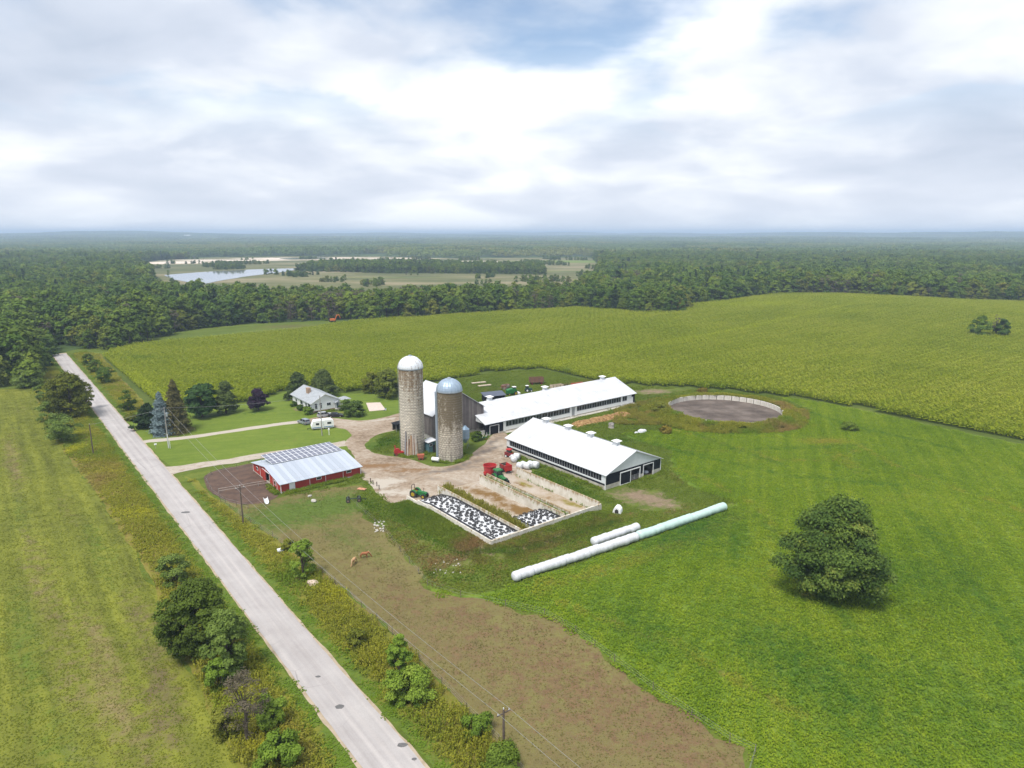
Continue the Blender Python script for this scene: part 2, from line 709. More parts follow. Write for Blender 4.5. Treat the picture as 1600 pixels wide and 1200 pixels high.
def crown_data(seed, h, rad, base, nclump, nleaf, size, shape='round', gap=0.0, dark=0.0):
    """quads of a broadleaf crown: leaf clumps gathered round boughs in an uneven envelope"""
    r = np.random.default_rng(seed)
    ch = h - base
    cen = []
    k = 0
    while len(cen) < nclump and k < 20000:
        k += 1
        u = r.uniform(0, 1)
        if shape == 'round':
            w = math.sqrt(max(0.0, 1 - (2 * u - 0.86) ** 2 / 1.32))
        elif shape == 'dome':
            w = math.sqrt(max(0.0, 1 - u ** 2.6)) * (0.82 + 0.18 * min(1, u * 3))
        elif shape == 'tall':
            w = math.sin(math.pi * min(1, 0.12 + 0.88 * u)) ** 0.65
        elif shape == 'cone':
            w = (1 - u) ** 0.7 + 0.06
        elif shape == 'egg':
            w = (math.sin(math.pi * (0.1 + 0.88 * u ** 0.8))) ** 0.6 * (1.05 - 0.35 * u)
        else:
            w = 1 - 0.4 * u
        a = r.uniform(0, 2 * math.pi)
        q = math.sqrt(r.uniform(0.2, 1))
        lob = 1 + 0.2 * math.sin(3 * a + seed) + 0.12 * math.sin(5 * a + seed * 2.1 + 4 * u)
        rr = rad * w * q * lob * 0.82
        c = (rr * math.cos(a), rr * math.sin(a), base + ch * (0.04 + 0.88 * u))
        if gap and any((c[0] - d[0]) ** 2 + (c[1] - d[1]) ** 2 + (c[2] - d[2]) ** 2 < (gap * rad) ** 2 for d in cen):
            continue
        cen.append(c)
    cen = np.array(cen)
    nc = len(cen)
    rc = r.uniform(0.19, 0.33, nc) * rad * (1.3 if shape == 'dome' else 1.25 if nc < 14 else 1.0 if nc < 40 else 0.74)
    idx = r.integers(0, nc, nleaf)
    d = unit(nleaf, r)
    d[:, 2] = np.where(d[:, 2] < -0.35, -d[:, 2] * 0.6, d[:, 2])
    C = cen[idx] + d * (rc[idx] * r.uniform(0.0, 1, nleaf) ** 0.4 * r.uniform(.85, 1.32, nleaf))[:, None] * np.array([1, 1, 0.82])
    mid = np.array([0, 0, base + ch * 0.42])
    out = C - mid
    out /= np.maximum(np.linalg.norm(out, axis=1, keepdims=True), 1e-6)
    Nn = d * 0.7 + out * 0.4 + np.array([0, 0, 0.3]) + r.normal(size=(nleaf, 3)) * 0.45
    S = size * r.uniform(0.6, 1.35, nleaf)
    crnd = r.uniform(0, 1, nc)
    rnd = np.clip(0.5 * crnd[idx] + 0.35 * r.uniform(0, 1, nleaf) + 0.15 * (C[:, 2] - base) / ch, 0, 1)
    return leaf_quads(C, Nn, S, r), rnd, cen


def conifer_data(seed, h, rad, base, nleaf, size, layers=14, droop=0.35, full=1.0):
    r = np.random.default_rng(seed)
    P, rn = [], []
    u = r.uniform(0, 1, nleaf) ** 1.35
    lay = np.floor(u * layers) / layers
    u2 = lay + (u * layers - np.floor(u * layers)) / layers * 0.8
    w = (1 - u2) ** 0.68 * rad * (1 + 0.16 * np.sin(u * layers * 2.4 + seed))
    nb = 11
    ab = r.integers(0, nb, nleaf) * (2 * math.pi / nb) + lay * 37.0 + r.normal(size=nleaf) * 0.17
    q = r.uniform(0.15, 1, nleaf) ** 0.6
    lob = (1 + 0.2 * np.sin(ab * 2 + seed) + 0.15 * np.sin(ab * 3 + lay * 40)) * r.uniform(0.78, 1.16, nleaf)
    rr = w * q * lob * full
    z = base + (h - base) * u2 - droop * rr * 0.5 + r.normal(size=nleaf) * 0.12
    C = np.stack([rr * np.cos(ab), rr * np.sin(ab), np.maximum(z, 0.15)], 1)
    Nn = np.stack([np.cos(ab) * 0.5, np.sin(ab) * 0.5, np.full(nleaf, 0.85)], 1) + r.normal(size=(nleaf, 3)) * 0.4
    S = size * r.uniform(0.6, 1.3, nleaf)
    rnd = np.clip(0.3 * q + 0.7 * r.uniform(0, 1, nleaf), 0, 1)
    return leaf_quads(C, Nn, S, r, 0.55), rnd


def trunk_mb(h, r0, cen=None, n=7, seed=0, mb=None, ox=0, oy=0):
    mb = mb or MB()
    rr = random.Random(seed)
    pts = [(ox + rr.uniform(-.04, .04) * h * t, oy + rr.uniform(-.04, .04) * h * t, h * t - (0.25 if t == 0 else 0)) for t in (0, .25, .5, .75, 1)]
    mb.path(pts, [r0 * 1.25, r0, r0 * .8, r0 * .55, r0 * .25], n)
    if cen is not None:
        for c in cen:
            t = rr.uniform(0.25, 0.7)
            b = Vector((ox, oy, h * t))
            e = Vector((ox + c[0], oy + c[1], c[2]))
            m_ = b.lerp(e, 0.5) + Vector((0, 0, -0.04 * h))
            mb.path([b, m_, e], [r0 * .42, r0 * .28, r0 * .1], 5)
    return mb


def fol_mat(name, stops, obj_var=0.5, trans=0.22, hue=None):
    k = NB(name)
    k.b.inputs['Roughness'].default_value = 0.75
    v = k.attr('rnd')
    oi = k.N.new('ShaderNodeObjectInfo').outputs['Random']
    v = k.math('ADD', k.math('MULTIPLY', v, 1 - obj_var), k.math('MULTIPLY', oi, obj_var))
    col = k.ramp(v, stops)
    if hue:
        oj = k.math('FRACT', k.math('MULTIPLY', oi, 7.31))
        f = k.rng(oj, hue[0], 1.0)
        col = k.mix(k.math('MULTIPLY', f, hue[2]), col, hue[1])
    return k.leafy(col, trans)


def scatter(name, pts, protos, rot, scl, idx, label, cat, attrs=None, kind='stuff', parent=None):
    """one object that instances prototype meshes on points (geometry nodes)"""
    pc = bpy.data.collections.new(name + '_source')
    for i, (nm, me) in enumerate(protos):
        o = bpy.data.objects.new('%s_%02d' % (nm, i), me)
        pc.objects.link(o)
    n = len(pts)
    me = bpy.data.meshes.new(name)
    me.vertices.add(n)
    me.vertices.foreach_set('co', np.asarray(pts, dtype=np.float32).reshape(-1))
    a = me.attributes.new('rot', 'FLOAT', 'POINT')
    a.data.foreach_set('value', np.asarray(rot, dtype=np.float32))
    a = me.attributes.new('scl', 'FLOAT_VECTOR', 'POINT')
    a.data.foreach_set('vector', np.asarray(scl, dtype=np.float32).reshape(-1))
    a = me.attributes.new('idx', 'INT', 'POINT')
    a.data.foreach_set('value', np.asarray(idx, dtype=np.int32))
    for k, v in (attrs or {}).items():
        a = me.attributes.new(k, 'FLOAT', 'POINT')
        a.data.foreach_set('value', np.asarray(v, dtype=np.float32))
    o = link(name, me, parent)
    ng = bpy.data.node_groups.new(name + '_nodes', 'GeometryNodeTree')
    ng.interface.new_socket('Geometry', in_out='INPUT', socket_type='NodeSocketGeometry')
    ng.interface.new_socket('Geometry', in_out='OUTPUT', socket_type='NodeSocketGeometry')
    N, L = ng.nodes, ng.links
    gi, go = N.new('NodeGroupInput'), N.new('NodeGroupOutput')
    ip = N.new('GeometryNodeInstanceOnPoints')
    ci = N.new('GeometryNodeCollectionInfo')
    ci.inputs['Collection'].default_value = pc
    ci.inputs['Separate Children'].default_value = True
    ci.inputs['Reset Children'].default_value = True

    def na(nm, ty):
        k = N.new('GeometryNodeInputNamedAttribute')
        k.data_type = ty
        k.inputs['Name'].default_value = nm
        return next(s_ for s_ in k.outputs if s_.enabled and s_.name == 'Attribute')
    cb = N.new('ShaderNodeCombineXYZ')
    L.new(na('rot', 'FLOAT'), cb.inputs[2])
    er = N.new('FunctionNodeEulerToRotation')
    L.new(cb.outputs[0], er.inputs[0])
    L.new(gi.outputs[0], ip.inputs['Points'])
    L.new(ci.outputs[0], ip.inputs['Instance'])
    ip.inputs['Pick Instance'].default_value = True
    L.new(na('idx', 'INT'), ip.inputs['Instance Index'])
    L.new(er.outputs[0], ip.inputs['Rotation'])
    L.new(na('scl', 'FLOAT_VECTOR'), ip.inputs['Scale'])
    L.new(ip.outputs[0], go.inputs[0])
    md = o.modifiers.new('scatter', 'NODES')
    md.node_group = ng
    return tag(o, label, cat, kind=kind)


def in_view(x, y, margin=0.06, near=35):
    return (np.abs(x) < y * (0.78 + margin) + 12) & (y > near)

# ================================================================== THE SETTING
ROAD_A = 28.3


def build_ground():
    k = NB('forest_floor')
    n = k.noise(0.01, 6, 0.6)
    k.done(k.ramp(n, [(0.35, (0.035, 0.06, 0.018)), (0.55, (0.06, 0.095, 0.025)), (0.7, (0.10, 0.125, 0.04))]))
    rr = [0] + list(np.geomspace(20, 16000, 64))
    na = 128
    vs, fs = [(0, 0, -0.4)], []
    for r in rr[1:]:
        for i in range(na):
            t = 2 * math.pi * i / na
            x, y = r * math.sin(t), r * math.cos(t)
            vs.append((x, y, float(T(x, y)) - 0.4))
    for i in range(na):
        fs.append((0, 1 + (i + 1) % na, 1 + i))
    for j in range(len(rr) - 2):
        for i in range(na):
            a, b = 1 + j * na, 1 + (j + 1) * na
            fs.append((a + i, a + (i + 1) % na, b + (i + 1) % na, b + i))
    me = bpy.data.meshes.new('ground')
    me.from_pydata(vs, [], fs)
    me.polygons.foreach_set('use_smooth', [True] * len(me.polygons))
    me.materials.append(k.mat)
    o = link('ground', me)
    o['kind'] = 'structure'


build_ground()

LEFT_EDGE = [(-10, 607), (50, 607), (70, 660), (100, 705), (140, 757), (155, 777), (172, 807), (200, 847), (233, 897), (250, 930), (267, 1000), (310, 1067), (340, 1133), (367, 1200), (400, 1270)]
FENCE_PX = [(345, 785), (392, 817), (505, 896), (613, 992), (655, 1033), (730, 1112), (780, 1162), (860, 1290)]
PASTURE_R = [(545, 780), (600, 830), (640, 880), (668, 915), (720, 933), (790, 948), (850, 962), (900, 990), (960, 1035), (1020, 1080), (1080, 1120), (1140, 1160), (1180, 1178)]
CORN_FRONT = [(236, 640), (330, 634), (395, 629), (445, 611), (530, 614), (560, 613), (620, 602), (700, 596), (769, 582), (799, 580), (842, 578), (872, 582), (895, 590), (930, 594), (993, 603), (1059, 606), (1146, 612), (1212, 619), (1268, 626), (1350, 639), (1450, 662), (1600, 693), (1800, 745)]
CORN_BACK = [(1800, 482), (1600, 478), (1425, 476), (1350, 471), (1250, 467), (1200, 469), (1150, 477), (1078, 484), (1060, 496), (1000, 496), (945, 491), (900, 486), (800, 491), (625, 499), (550, 505), (500, 512), (450, 520), (380, 525), (300, 532), (205, 542), (159, 554)]
CORN_LEFT = [(190, 592), (215, 618)]
NEAR_PX = [(-400, 607), (45, 606), (72, 590), (84, 552), (86, 540), (112, 540), (157, 552), (210, 540), (250, 529), (300, 515), (375, 507), (500, 501), (575, 501), (640, 499), (800, 490), (900, 486), (945, 492), (1000, 497), (1070, 498), (1078, 484), (1150, 477), (1200, 470), (1250, 468), (1290, 468), (1350, 472), (1425, 477), (1600, 479), (2000, 485), (2000, 1500), (-400, 1500)]
corn_poly = ats(CORN_FRONT) + ats(CORN_BACK) + ats(CORN_LEFT)
near_poly = ats(NEAR_PX)
hay_poly = ats([(690, 937), (760, 927), (800, 915), (880, 890), (1000, 848), (1120, 800), (1150, 784), (1095, 766), (1070, 750), (1050, 735), (1050, 705), (1000, 690), (975, 678), (1040, 672), (1060, 666), (1140, 676), (1245, 664), (1266, 640), (1215, 619.5), (1290, 630), (1350, 642), (1450, 664.5), (1600, 696), (1800, 748), (1800, 1300), (1200, 1300), (1182, 1180)] + PASTURE_R[::-1][1:-3])
pasture_poly = ats(PASTURE_R + [(1165, 1230), (1150, 1300)] + FENCE_PX[::-1] + [(385, 790), (430, 777), (470, 774), (520, 762), (560, 757), (566, 768)])
left_poly = ats([(-250, 607)] + LEFT_EDGE + [(-250, 1270)])
lawn_poly = ats([(200, 655), (214, 640), (250, 632), (330, 636), (395, 630), (445, 613), (560, 615), (625, 604), (650, 640), (623, 672), (586, 681), (569, 697), (545, 703), (464, 704), (380, 718), (300, 728), (266, 730), (238, 706), (212, 680)])
BUNK_A0, BUNK_A1, BUNK_B0, BUNK_B1 = 66.6, 93.6, 90.4, 119.2
TANK_C, TANK_R = (67.2, 209.0), 17.3


def path_poly(pts, w):
    """strip of width w (number or list) round a world polyline"""
    l, r = [], []
    n = len(pts)
    for i in range(n):
        x0, y0 = pts[max(0, i - 1)]
        x1, y1 = pts[min(n - 1, i + 1)]
        d = math.hypot(x1 - x0, y1 - y0)
        nx, ny = -(y1 - y0) / d, (x1 - x0) / d
        h = (w[i] if isinstance(w, list) else w) / 2
        x, y = pts[i]
        l.append((x + nx * h, y + ny * h))
        r.append((x - nx * h, y - ny * h))
    return l + r[::-1]


def sp(pts, n=5):
    """open Catmull-Rom"""
    p = [pts[0]] + list(pts) + [pts[-1]]
    out = []
    for i in range(1, len(p) - 2):
        p0, p1, p2, p3 = (np.array(q, float) for q in p[i - 1:i + 3])
        for j in range(n):
            t = j / n
            out.append(tuple(0.5 * (2 * p1 + (p2 - p0) * t + (2 * p0 - 5 * p1 + 4 * p2 - p3) * t * t + (3 * p1 - p0 - 3 * p2 + p3) * t ** 3)))
    out.append(tuple(pts[-1]))
    return out


house_lane = sp(ats([(196, 697), (230, 690), (262, 687), (320, 680), (400, 668), (470, 659), (520, 655)]))
barn_lane = sp(ats([(235, 741), (268, 735), (300, 729), (350, 722), (400, 714), (470, 704), (545, 692)]))
yard_poly = curve(ats([(548, 706), (541, 694), (548, 682), (541, 672), (520, 668), (468, 659), (478, 655), (502, 652), (540, 655), (570, 657), (600, 652), (640, 643), (660, 648), (655, 662), (623, 671), (592, 679), (573, 690), (571, 699), (586, 708), (612, 714), (645, 719), (668, 727), (694, 729), (722, 722), (743, 704), (762, 692), (768, 682), (785, 674), (800, 690), (798, 706), (806, 722), (830, 735), (818, 745), (760, 778), (700, 790), (645, 790), (607, 783), (590, 769), (576, 753), (563, 743)]), 4)
paddock_poly = curve(ats([(321, 747), (338, 736), (372, 728), (404, 726), (409, 744), (436, 770), (412, 784), (386, 787), (352, 782), (330, 768)]), 4)
yard_px_test = yard_poly


def bunk_hole(poly_):
    return poly_


GOLD = (0.27, 0.21, 0.045)


def M(items):
    return lambda x, y: blobs(x, y, items)


# meadow: the rough grass between everything
meadow_masks = {
    'dry': M([(420, 790, 14, 8, 30, .5), (505, 800, 10, 8, 0, .4), (770, 610, 16, 6, 20, .4), (900, 600, 24, 5, 38, .6), (700, 875, 16, 5, 38, .8), (760, 850, 16, 5, 38, .85), (640, 850, 12, 4, 120, .6), (850, 850, 12, 3, 38, .7), (900, 640, 22, 5, 38, .7), (1020, 640, 10, 8, 30, .55), (1100, 745, 10, 8, 0, .7), (1060, 800, 9, 4, 38, .5), (620, 830, 10, 4, 128, .45), (1140, 690, 30, 5, 10, .35), (200, 660, 10, 5, 128, .4), (930, 820, 14, 3, 38, .5), (450, 510, 30, 14, 10, .6), (350, 512, 30, 10, 20, .2)]),
    'bare': M([(1000, 775, 7, 5, 20, .95), (1035, 790, 7, 3.5, 20, .8), (965, 770, 4, 3, 20, .8), (1020, 612, 9, 5, 20, .95), (1060, 609, 8, 3, 5, .7), (660, 845, 3, 2, 0, .6), (690, 890, 6, 2, 20, .55), (500, 812, 4, 2, 100, .55), (593, 822, 2.5, 1.3, 100, .7), (490, 513, 20, 9, 20, .8), (430, 517, 16, 6, 10, .6), (580, 505, 14, 4, 10, .6), (760, 862, 7, 2.6, 38, .7), (800, 845, 10, 1.8, 38, .75), (720, 880, 8, 1.2, 38, .55), (930, 655, 18, 3, 38, .4), (742, 712, 8, 3, 60, .5), (600, 711, 6, 2, 40, .6), (640, 716, 6, 2, 20, .5), (905, 745, 6, 2, 128, .25), (690, 598, 6, 3, 0, .3), (860, 602, 12, 3, 38, .4)]),
    'lush': M([(560, 800, 9, 6, 120, .6), (480, 830, 12, 5, 120, .4), (880, 755, 14, 2.6, 128, .9), (590, 695, 7, 5, 40, .8), (610, 690, 6, 5, 40, .8), (720, 707, 6, 3, 40, .7), (640, 800, 8, 3, 128, .6), (960, 690, 10, 6, 38, .6), (300, 520, 40, 8, 20, .3)]),
}
G_MEADOW = ground_mat('meadow_grass', (0.068, 0.095, 0.014), (0.095, 0.131, 0.018), (0.136, 0.163, 0.027), streak=ANG, streak_amt=0.45, dry=(0.157, 0.125, 0.050), bare=(0.255, 0.189, 0.126), lush=(0.060, 0.116, 0.011))
sheet('meadow', ats([(-420, 612), (-420, 1500), (2100, 1500), (2100, 560), (2000, 486)] + NEAR_PX[-4:8:-1] + [(110, 548), (60, 560)]), 0.0, 5.0, G_MEADOW, meadow_masks)

hay_masks = {
    'dry': M([(1290, 690, 9, 4, 0, .8), (1230, 668, 14, 3, 10, .55), (1320, 720, 4, 14, 0, .5), (1180, 720, 20, 5, 20, .35), (1060, 850, 30, 1.6, 38, .7), (960, 880, 30, 1.2, 38, .6), (1200, 880, 16, 2, 70, .45), (1120, 705, 30, 1.0, -5, .5), (1480, 1010, 40, 6, 80, .3), (1130, 800, 16, 6, 60, .35), (1560, 840, 30, 8, 30, .25), (1400, 780, 25, 3, 30, .35)]),
    'bare': M([(1345, 945, 2.5, 1.5, 0, .7), (1300, 930, 3, 1.5, 0, .6)]),
    'lush': M([(1080, 830, 20, 7, 38, .8), (1150, 850, 14, 4, 60, .6), (1400, 900, 22, 14, 0, .5), (1260, 1050, 26, 10, 110, .65), (1000, 980, 20, 8, 120, .5), (1500, 1100, 20, 14, 60, .5), (1100, 740, 25, 6, 20, .4), (1260, 700, 30, 2, 5, .6)]),
}


def tracks(base, lines, w, s_):
    ls = [ats(l) for l in lines]

    def f(x, y):
        v = base(x, y)
        for l in ls:
            v = np.maximum(v, s_ * np.exp(-(dist_line(l, np.asarray(x, float), np.asarray(y, float)) / w) ** 2))
        return v
    return f


hay_masks['dry'] = tracks(hay_masks['dry'], [[(830, 915), (960, 880), (1080, 838), (1140, 806)], [(840, 922), (970, 887), (1092, 843), (1150, 812)], [(1053, 673), (1130, 694), (1212, 719), (1290, 722), (1340, 705)], [(1040, 727), (1110, 752), (1180, 790), (1230, 850), (1260, 930)], [(1330, 690), (1420, 740), (1600, 800)], [(880, 945), (1060, 1010), (1250, 1120)]], .9, .62)
hay_masks['lush'] = tracks(hay_masks['lush'], [[(1000, 690), (1100, 715), (1240, 745), (1420, 760)], [(1060, 668), (1140, 700), (1220, 725)], [(1200, 625), (1340, 668), (1500, 705)], [(1180, 800), (1330, 980), (1400, 1120)], [(1420, 800), (1560, 960), (1640, 1100)]], 1.6, .6)
meadow_masks['dry'] = tracks(meadow_masks['dry'], [[(560, 790), (620, 830), (680, 868), (760, 880), (880, 848), (1000, 800)], [(556, 800), (606, 842), (660, 882), (750, 896), (850, 872), (930, 842)], [(640, 905), (720, 915), (800, 898)]], .9, .6)
meadow_masks['lush'] = tracks(meadow_masks['lush'], [[(566, 782), (640, 824), (720, 866), (800, 866), (960, 815)], [(600, 850), (660, 896), (760, 905)]], 1.3, .7)
G_HAY = ground_mat('hay_grass', (0.076, 0.129, 0.015), (0.111, 0.174, 0.018), (0.169, 0.217, 0.026), streak=R(70), streak_amt=0.3, dry=(0.214, 0.187, 0.039), lush=(0.059, 0.127, 0.018), bare=(0.192, 0.121, 0.066))
sheet('hay_field', hay_poly, 0.02, 4.0, G_HAY, hay_masks, amp=0.8, step=1.5)

past_masks = {
    'dry': M([(900, 1080, 30, 14, 110, .5), (1050, 1150, 30, 12, 120, .55), (700, 1000, 25, 10, 128, .5), (800, 1000, 22, 10, 128, .45), (560, 850, 16, 6, 128, .3), (640, 930, 14, 8, 128, .4)]),
    'bare': M([(730, 960, 14, 6, 128, .55), (900, 1060, 22, 10, 120, .6), (1060, 1150, 16, 8, 120, .55), (560, 880, 16, 5, 128, .45), (620, 930, 12, 5, 128, .5), (820, 1090, 14, 6, 128, .5), (540, 830, 10, 3, 128, .4), (1000, 1110, 14, 7, 120, .5), (760, 1040, 14, 6, 128, .45)]),
    'lush': M([(470, 800, 20, 10, 30, .95), (520, 790, 14, 9, 40, .95), (540, 840, 16, 5, 125, .6), (600, 870, 9, 3, 110, .5), (640, 1090, 14, 3, 128, .5), (1130, 1160, 8, 3, 110, .5), (960, 1050, 30, 1.2, 120, .4)]),
}
G_PAST = ground_mat('pasture_turf', (0.135, 0.105, 0.048), (0.165, 0.14, 0.053), (0.185, 0.18, 0.056), dry=(0.20, 0.135, 0.07), bare=(0.185, 0.115, 0.062), lush=(0.105, 0.155, 0.026), bumpy=0.9, fine=1.1)
sheet('pasture', pasture_poly, 0.028, 3.0, G_PAST, past_masks, amp=1.5, step=1.3)

left_masks = {
    'dry': M([(60, 900, 40, 3, 128, .55), (170, 1060, 30, 2.4, 128, .75), (20, 720, 40, 2.4, 128, .7), (120, 1130, 30, 2, 128, .5), (110, 800, 26, 3, 128, .4), (30, 640, 20, 3, 128, .4)]),
    'bare': M([(250, 1080, 22, 2.8, 118, .85), (215, 960, 18, 2.2, 124, .75), (100, 1000, 24, 2.6, 126, .55), (40, 860, 26, 1.6, 128, .5), (10, 720, 22, 1.0, 128, .5), (230, 1030, 12, 2, 122, .5), (290, 1150, 12, 2, 118, .5)]),
    'lush': M([(40, 1000, 26, 3, 128, .6), (150, 850, 30, 3, 128, .5), (30, 800, 26, 3, 128, .5), (100, 1180, 16, 4, 128, .5), (90, 700, 26, 3, 128, .4)]),
}
G_LEFT = ground_mat('mown_hay', (0.105, 0.115, 0.02), (0.15, 0.165, 0.024), (0.205, 0.215, 0.03), streak=ANG + math.pi / 2, streak_amt=0.55, dry=(0.24, 0.19, 0.085), bare=(0.165, 0.135, 0.06), lush=(0.105, 0.17, 0.022))
sheet('mown_field', left_poly, 0.028, 4.0, G_LEFT, left_masks, amp=0.9, step=1.5)

B_LANE = 141.0
verge_r = [F(ROAD_A + 3.0, b) for b in (24, 60, 100, 122, 132)] + ats([(285, 742), (310, 752), (330, 775)]) + ats(FENCE_PX[:-1]) + ats([(840, 1290)])
verge_l = ats(LEFT_EDGE[1:]) + [F(ROAD_A - 2.9, b) for b in (26, 60, 120, 180, 240, 300, 350)] + ats([(78, 560), (60, 590)])
verge_masks = {
    'dry': lambda x, y: 0.75 * smooth(4.2, 7.0, np.abs((x * AX + y * AY) - ROAD_A)) * (0.35 + 0.65 * vnoise(x, y, 9, 4)),
    'bare': M([(600, 890, 2, 1, 0, .0)]),
    'lush': lambda x, y: 0.85 * (1 - smooth(4.3, 6.0, np.abs((x * AX + y * AY) - ROAD_A))),
}
G_VERGE = ground_mat('verge_grass', (0.10, 0.11, 0.02), (0.165, 0.165, 0.026), (0.225, 0.215, 0.034), dry=(0.225, 0.175, 0.045), lush=(0.11, 0.165, 0.024), streak=ANG + math.pi / 2, streak_amt=0.4)
sheet('roadside_verge', verge_r, 0.036, 2.5, G_VERGE, verge_masks, amp=0.4)
sheet('roadside_verge', verge_l, 0.036, 2.5, G_VERGE, verge_masks, amp=0.4)
verge_far = [F(ROAD_A + 3.0, b) for b in (180, 215, 250, 300, 350, 372)] + ats([(130, 549), (157, 553)]) + ats(CORN_LEFT) + ats([(234, 640), (214, 648), (205, 664), (206, 676)])
sheet('roadside_verge', verge_far, 0.036, 3.0, G_VERGE, verge_masks, amp=0.4)

lawn_masks = {'dry': M([(430, 690, 14, 4, 30, .4), (330, 705, 14, 3, 20, .35), (500, 655, 5, 2, 0, .6), (530, 645, 5, 2, 0, .8), (285, 672, 5, 3, 20, .5)]), 'bare': M([(505, 650, 4, 1.5, 30, .8), (462, 640, 4, 1.0, -60, .9), (520, 640, 4, 1.2, 40, .7)]), 'lush': M([(330, 650, 9, 4, 20, .7), (400, 645, 9, 3, 20, .7), (600, 625, 9, 4, 20, .6), (270, 670, 6, 4, 0, .6)])}
G_LAWN = ground_mat('lawn_grass', (0.09, 0.135, 0.018), (0.12, 0.17, 0.022), (0.155, 0.20, 0.03), dry=(0.2, 0.18, 0.05), lush=(0.06, 0.12, 0.014), streak=R(15), streak_amt=0.3, bumpy=0.3)
sheet('lawn', lawn_poly, 0.044, 3.0, G_LAWN, lawn_masks, amp=0.4)

# gravel, concrete and dirt
k = NB('gravel')
v1 = k.noise(0.09, 5, 0.6)
v2 = k.noise(0.9, 6, 0.7)
v = k.math('ADD', k.math('MULTIPLY', v1, 0.5), k.math('MULTIPLY', v2, 0.5))
c = k.ramp(v, [(0.38, (0.176, 0.127, 0.084)), (0.48, (0.286, 0.221, 0.160)), (0.58, (0.370, 0.312, 0.248)), (0.68, (0.445, 0.394, 0.336))])
wet = k.rng(k.math('ADD', k.attr('wet'), k.math('MULTIPLY', k.math('SUBTRACT', k.noise(0.45, 6, 0.7), 0.5), 1.2)), 0.35, 0.75)
c = k.mix(k.math('MULTIPLY', wet, 0.85), c, (0.126, 0.107, 0.092))
mud = k.rng(k.math('ADD', k.attr('mud'), k.math('MULTIPLY', k.math('SUBTRACT', k.noise(0.6, 6, 0.7), 0.5), 1.4)), 0.4, 0.75)
c = k.mix(mud, c, (0.210, 0.127, 0.064))
pale = k.rng(k.math('ADD', k.attr('pale'), k.math('MULTIPLY', k.math('SUBTRACT', k.noise(0.5, 6, 0.7), 0.5), 1.2)), 0.4, 0.7)
c = k.mix(pale, c, (0.420, 0.373, 0.312))
k.bump(k.noise(7, 3, 0.7), 0.4, 0.05)
G_GRAVEL = k.done(c)
yard_masks = {
    'wet': M([(700, 735, 9, 1.4, 20, .9), (760, 705, 9, 1.6, 50, .9), (730, 725, 10, 2, 45, .7), (690, 750, 9, 2, -20, .5), (770, 690, 6, 1.5, 60, .8), (640, 745, 8, 3, 10, .35), (600, 700, 10, .7, 110, .5), (730, 760, 6, 2, -40, .5)]),
    'mud': M([(590, 728, 9, 2.2, 10, .9), (640, 735, 10, 2, 5, .8), (575, 720, 5, 2, 60, .6), (620, 725, 9, 2, 10, .6), (600, 660, 10, 1, 20, .3), (710, 770, 5, 3, 0, .5), (740, 760, 5, 3, 0, .6), (690, 740, 8, 1.5, 10, .5), (560, 690, 5, 1.5, 100, .35)]),
    'pale': M([(600, 755, 6, 4, 20, .9), (640, 770, 7, 3, -10, .8), (610, 770, 6, 3, 0, .8), (606, 655, 9, 1.6, 25, .8), (580, 748, 5, 2, 0, .6), (810, 730, 4, 2, 0, .6), (570, 672, 6, 2, 40, .5), (780, 715, 5, 1.2, 60, .6)]),
}
sheet('house_lane', path_poly(house_lane, [7.0, 4.2] + [3.1] * (len(house_lane) - 2)), 0.052, 2.0, G_GRAVEL, {'pale': lambda x, y: 0.75 + 0 * x}, amp=0.35)
sheet('barn_lane', path_poly(barn_lane, [15, 13, 11, 9, 7.6, 6.4, 5.4, 4.9] + [4.5] * (len(barn_lane) - 8)), 0.052, 2.0, G_GRAVEL, {'pale': lambda x, y: 0.6 + 0 * x}, amp=0.4)
sheet('farmyard', yard_poly, 0.060, 1.5, G_GRAVEL, yard_masks, amp=0.5)
G_DIRT = mat('paddock_dirt', (0.125, 0.078, 0.055), 0.95, (0.075, 0.048, 0.036), 0.5, coords='World', bump=0.8, bscale=3)
sheet('dirt_paddock', paddock_poly, 0.06, 2.0, G_DIRT, amp=0.6)

# road with worn wheel tracks, gravel shoulders
k = NB('asphalt')
along = k.noise(0.9, 4, 0.6, rot=ANG + math.pi / 2, stretch=(30, 1, 1))
v = k.math('ADD', k.math('MULTIPLY', along, 0.55), k.math('MULTIPLY', k.noise(0.25, 6, 0.65), 0.45))
c = k.ramp(v, [(0.36, (0.32, 0.295, 0.285)), (0.5, (0.385, 0.36, 0.35)), (0.64, (0.45, 0.425, 0.41))])
dp = k.N.new('ShaderNodeVectorMath')
dp.operation = 'DOT_PRODUCT'
k.L.new(k.pos, dp.inputs[0])
dp.inputs[1].default_value = (AX, AY, 0)
ac = k.math('ABSOLUTE', k.math('SUBTRACT', dp.outputs['Value'], ROAD_A))
trk = k.math('SUBTRACT', 1.0, k.math('MULTIPLY', k.math('ABSOLUTE', k.math('SUBTRACT', k.math('ABSOLUTE', k.math('SUBTRACT', ac, 1.3)), .75)), 2.2), True)
c = k.mix(k.math('MULTIPLY', trk, k.rng(along, .35, .6, .1, .5)), c, (0.50, 0.46, 0.435))
ck = k.N.new('ShaderNodeTexVoronoi')
ck.feature = 'DISTANCE_TO_EDGE'
ck.inputs['Scale'].default_value = .16
k.L.new(k.pos, ck.inputs['Vector'])
c = k.mix(k.math('MULTIPLY', k.rng(ck.outputs['Distance'], .012, .0), k.noise(.05, 3, .5, lo=.5, hi=.6)), c, (0.25, 0.23, 0.22))
spk = k.noise(9, 3, 0.8)
c = k.mix(k.rng(spk, 0.35, 0.7, 0, 0.3), c, (0.24, 0.22, 0.215))
k.bump(k.noise(20, 3, 0.7), 0.25, 0.02)
k.b.inputs['Roughness'].default_value = 0.8
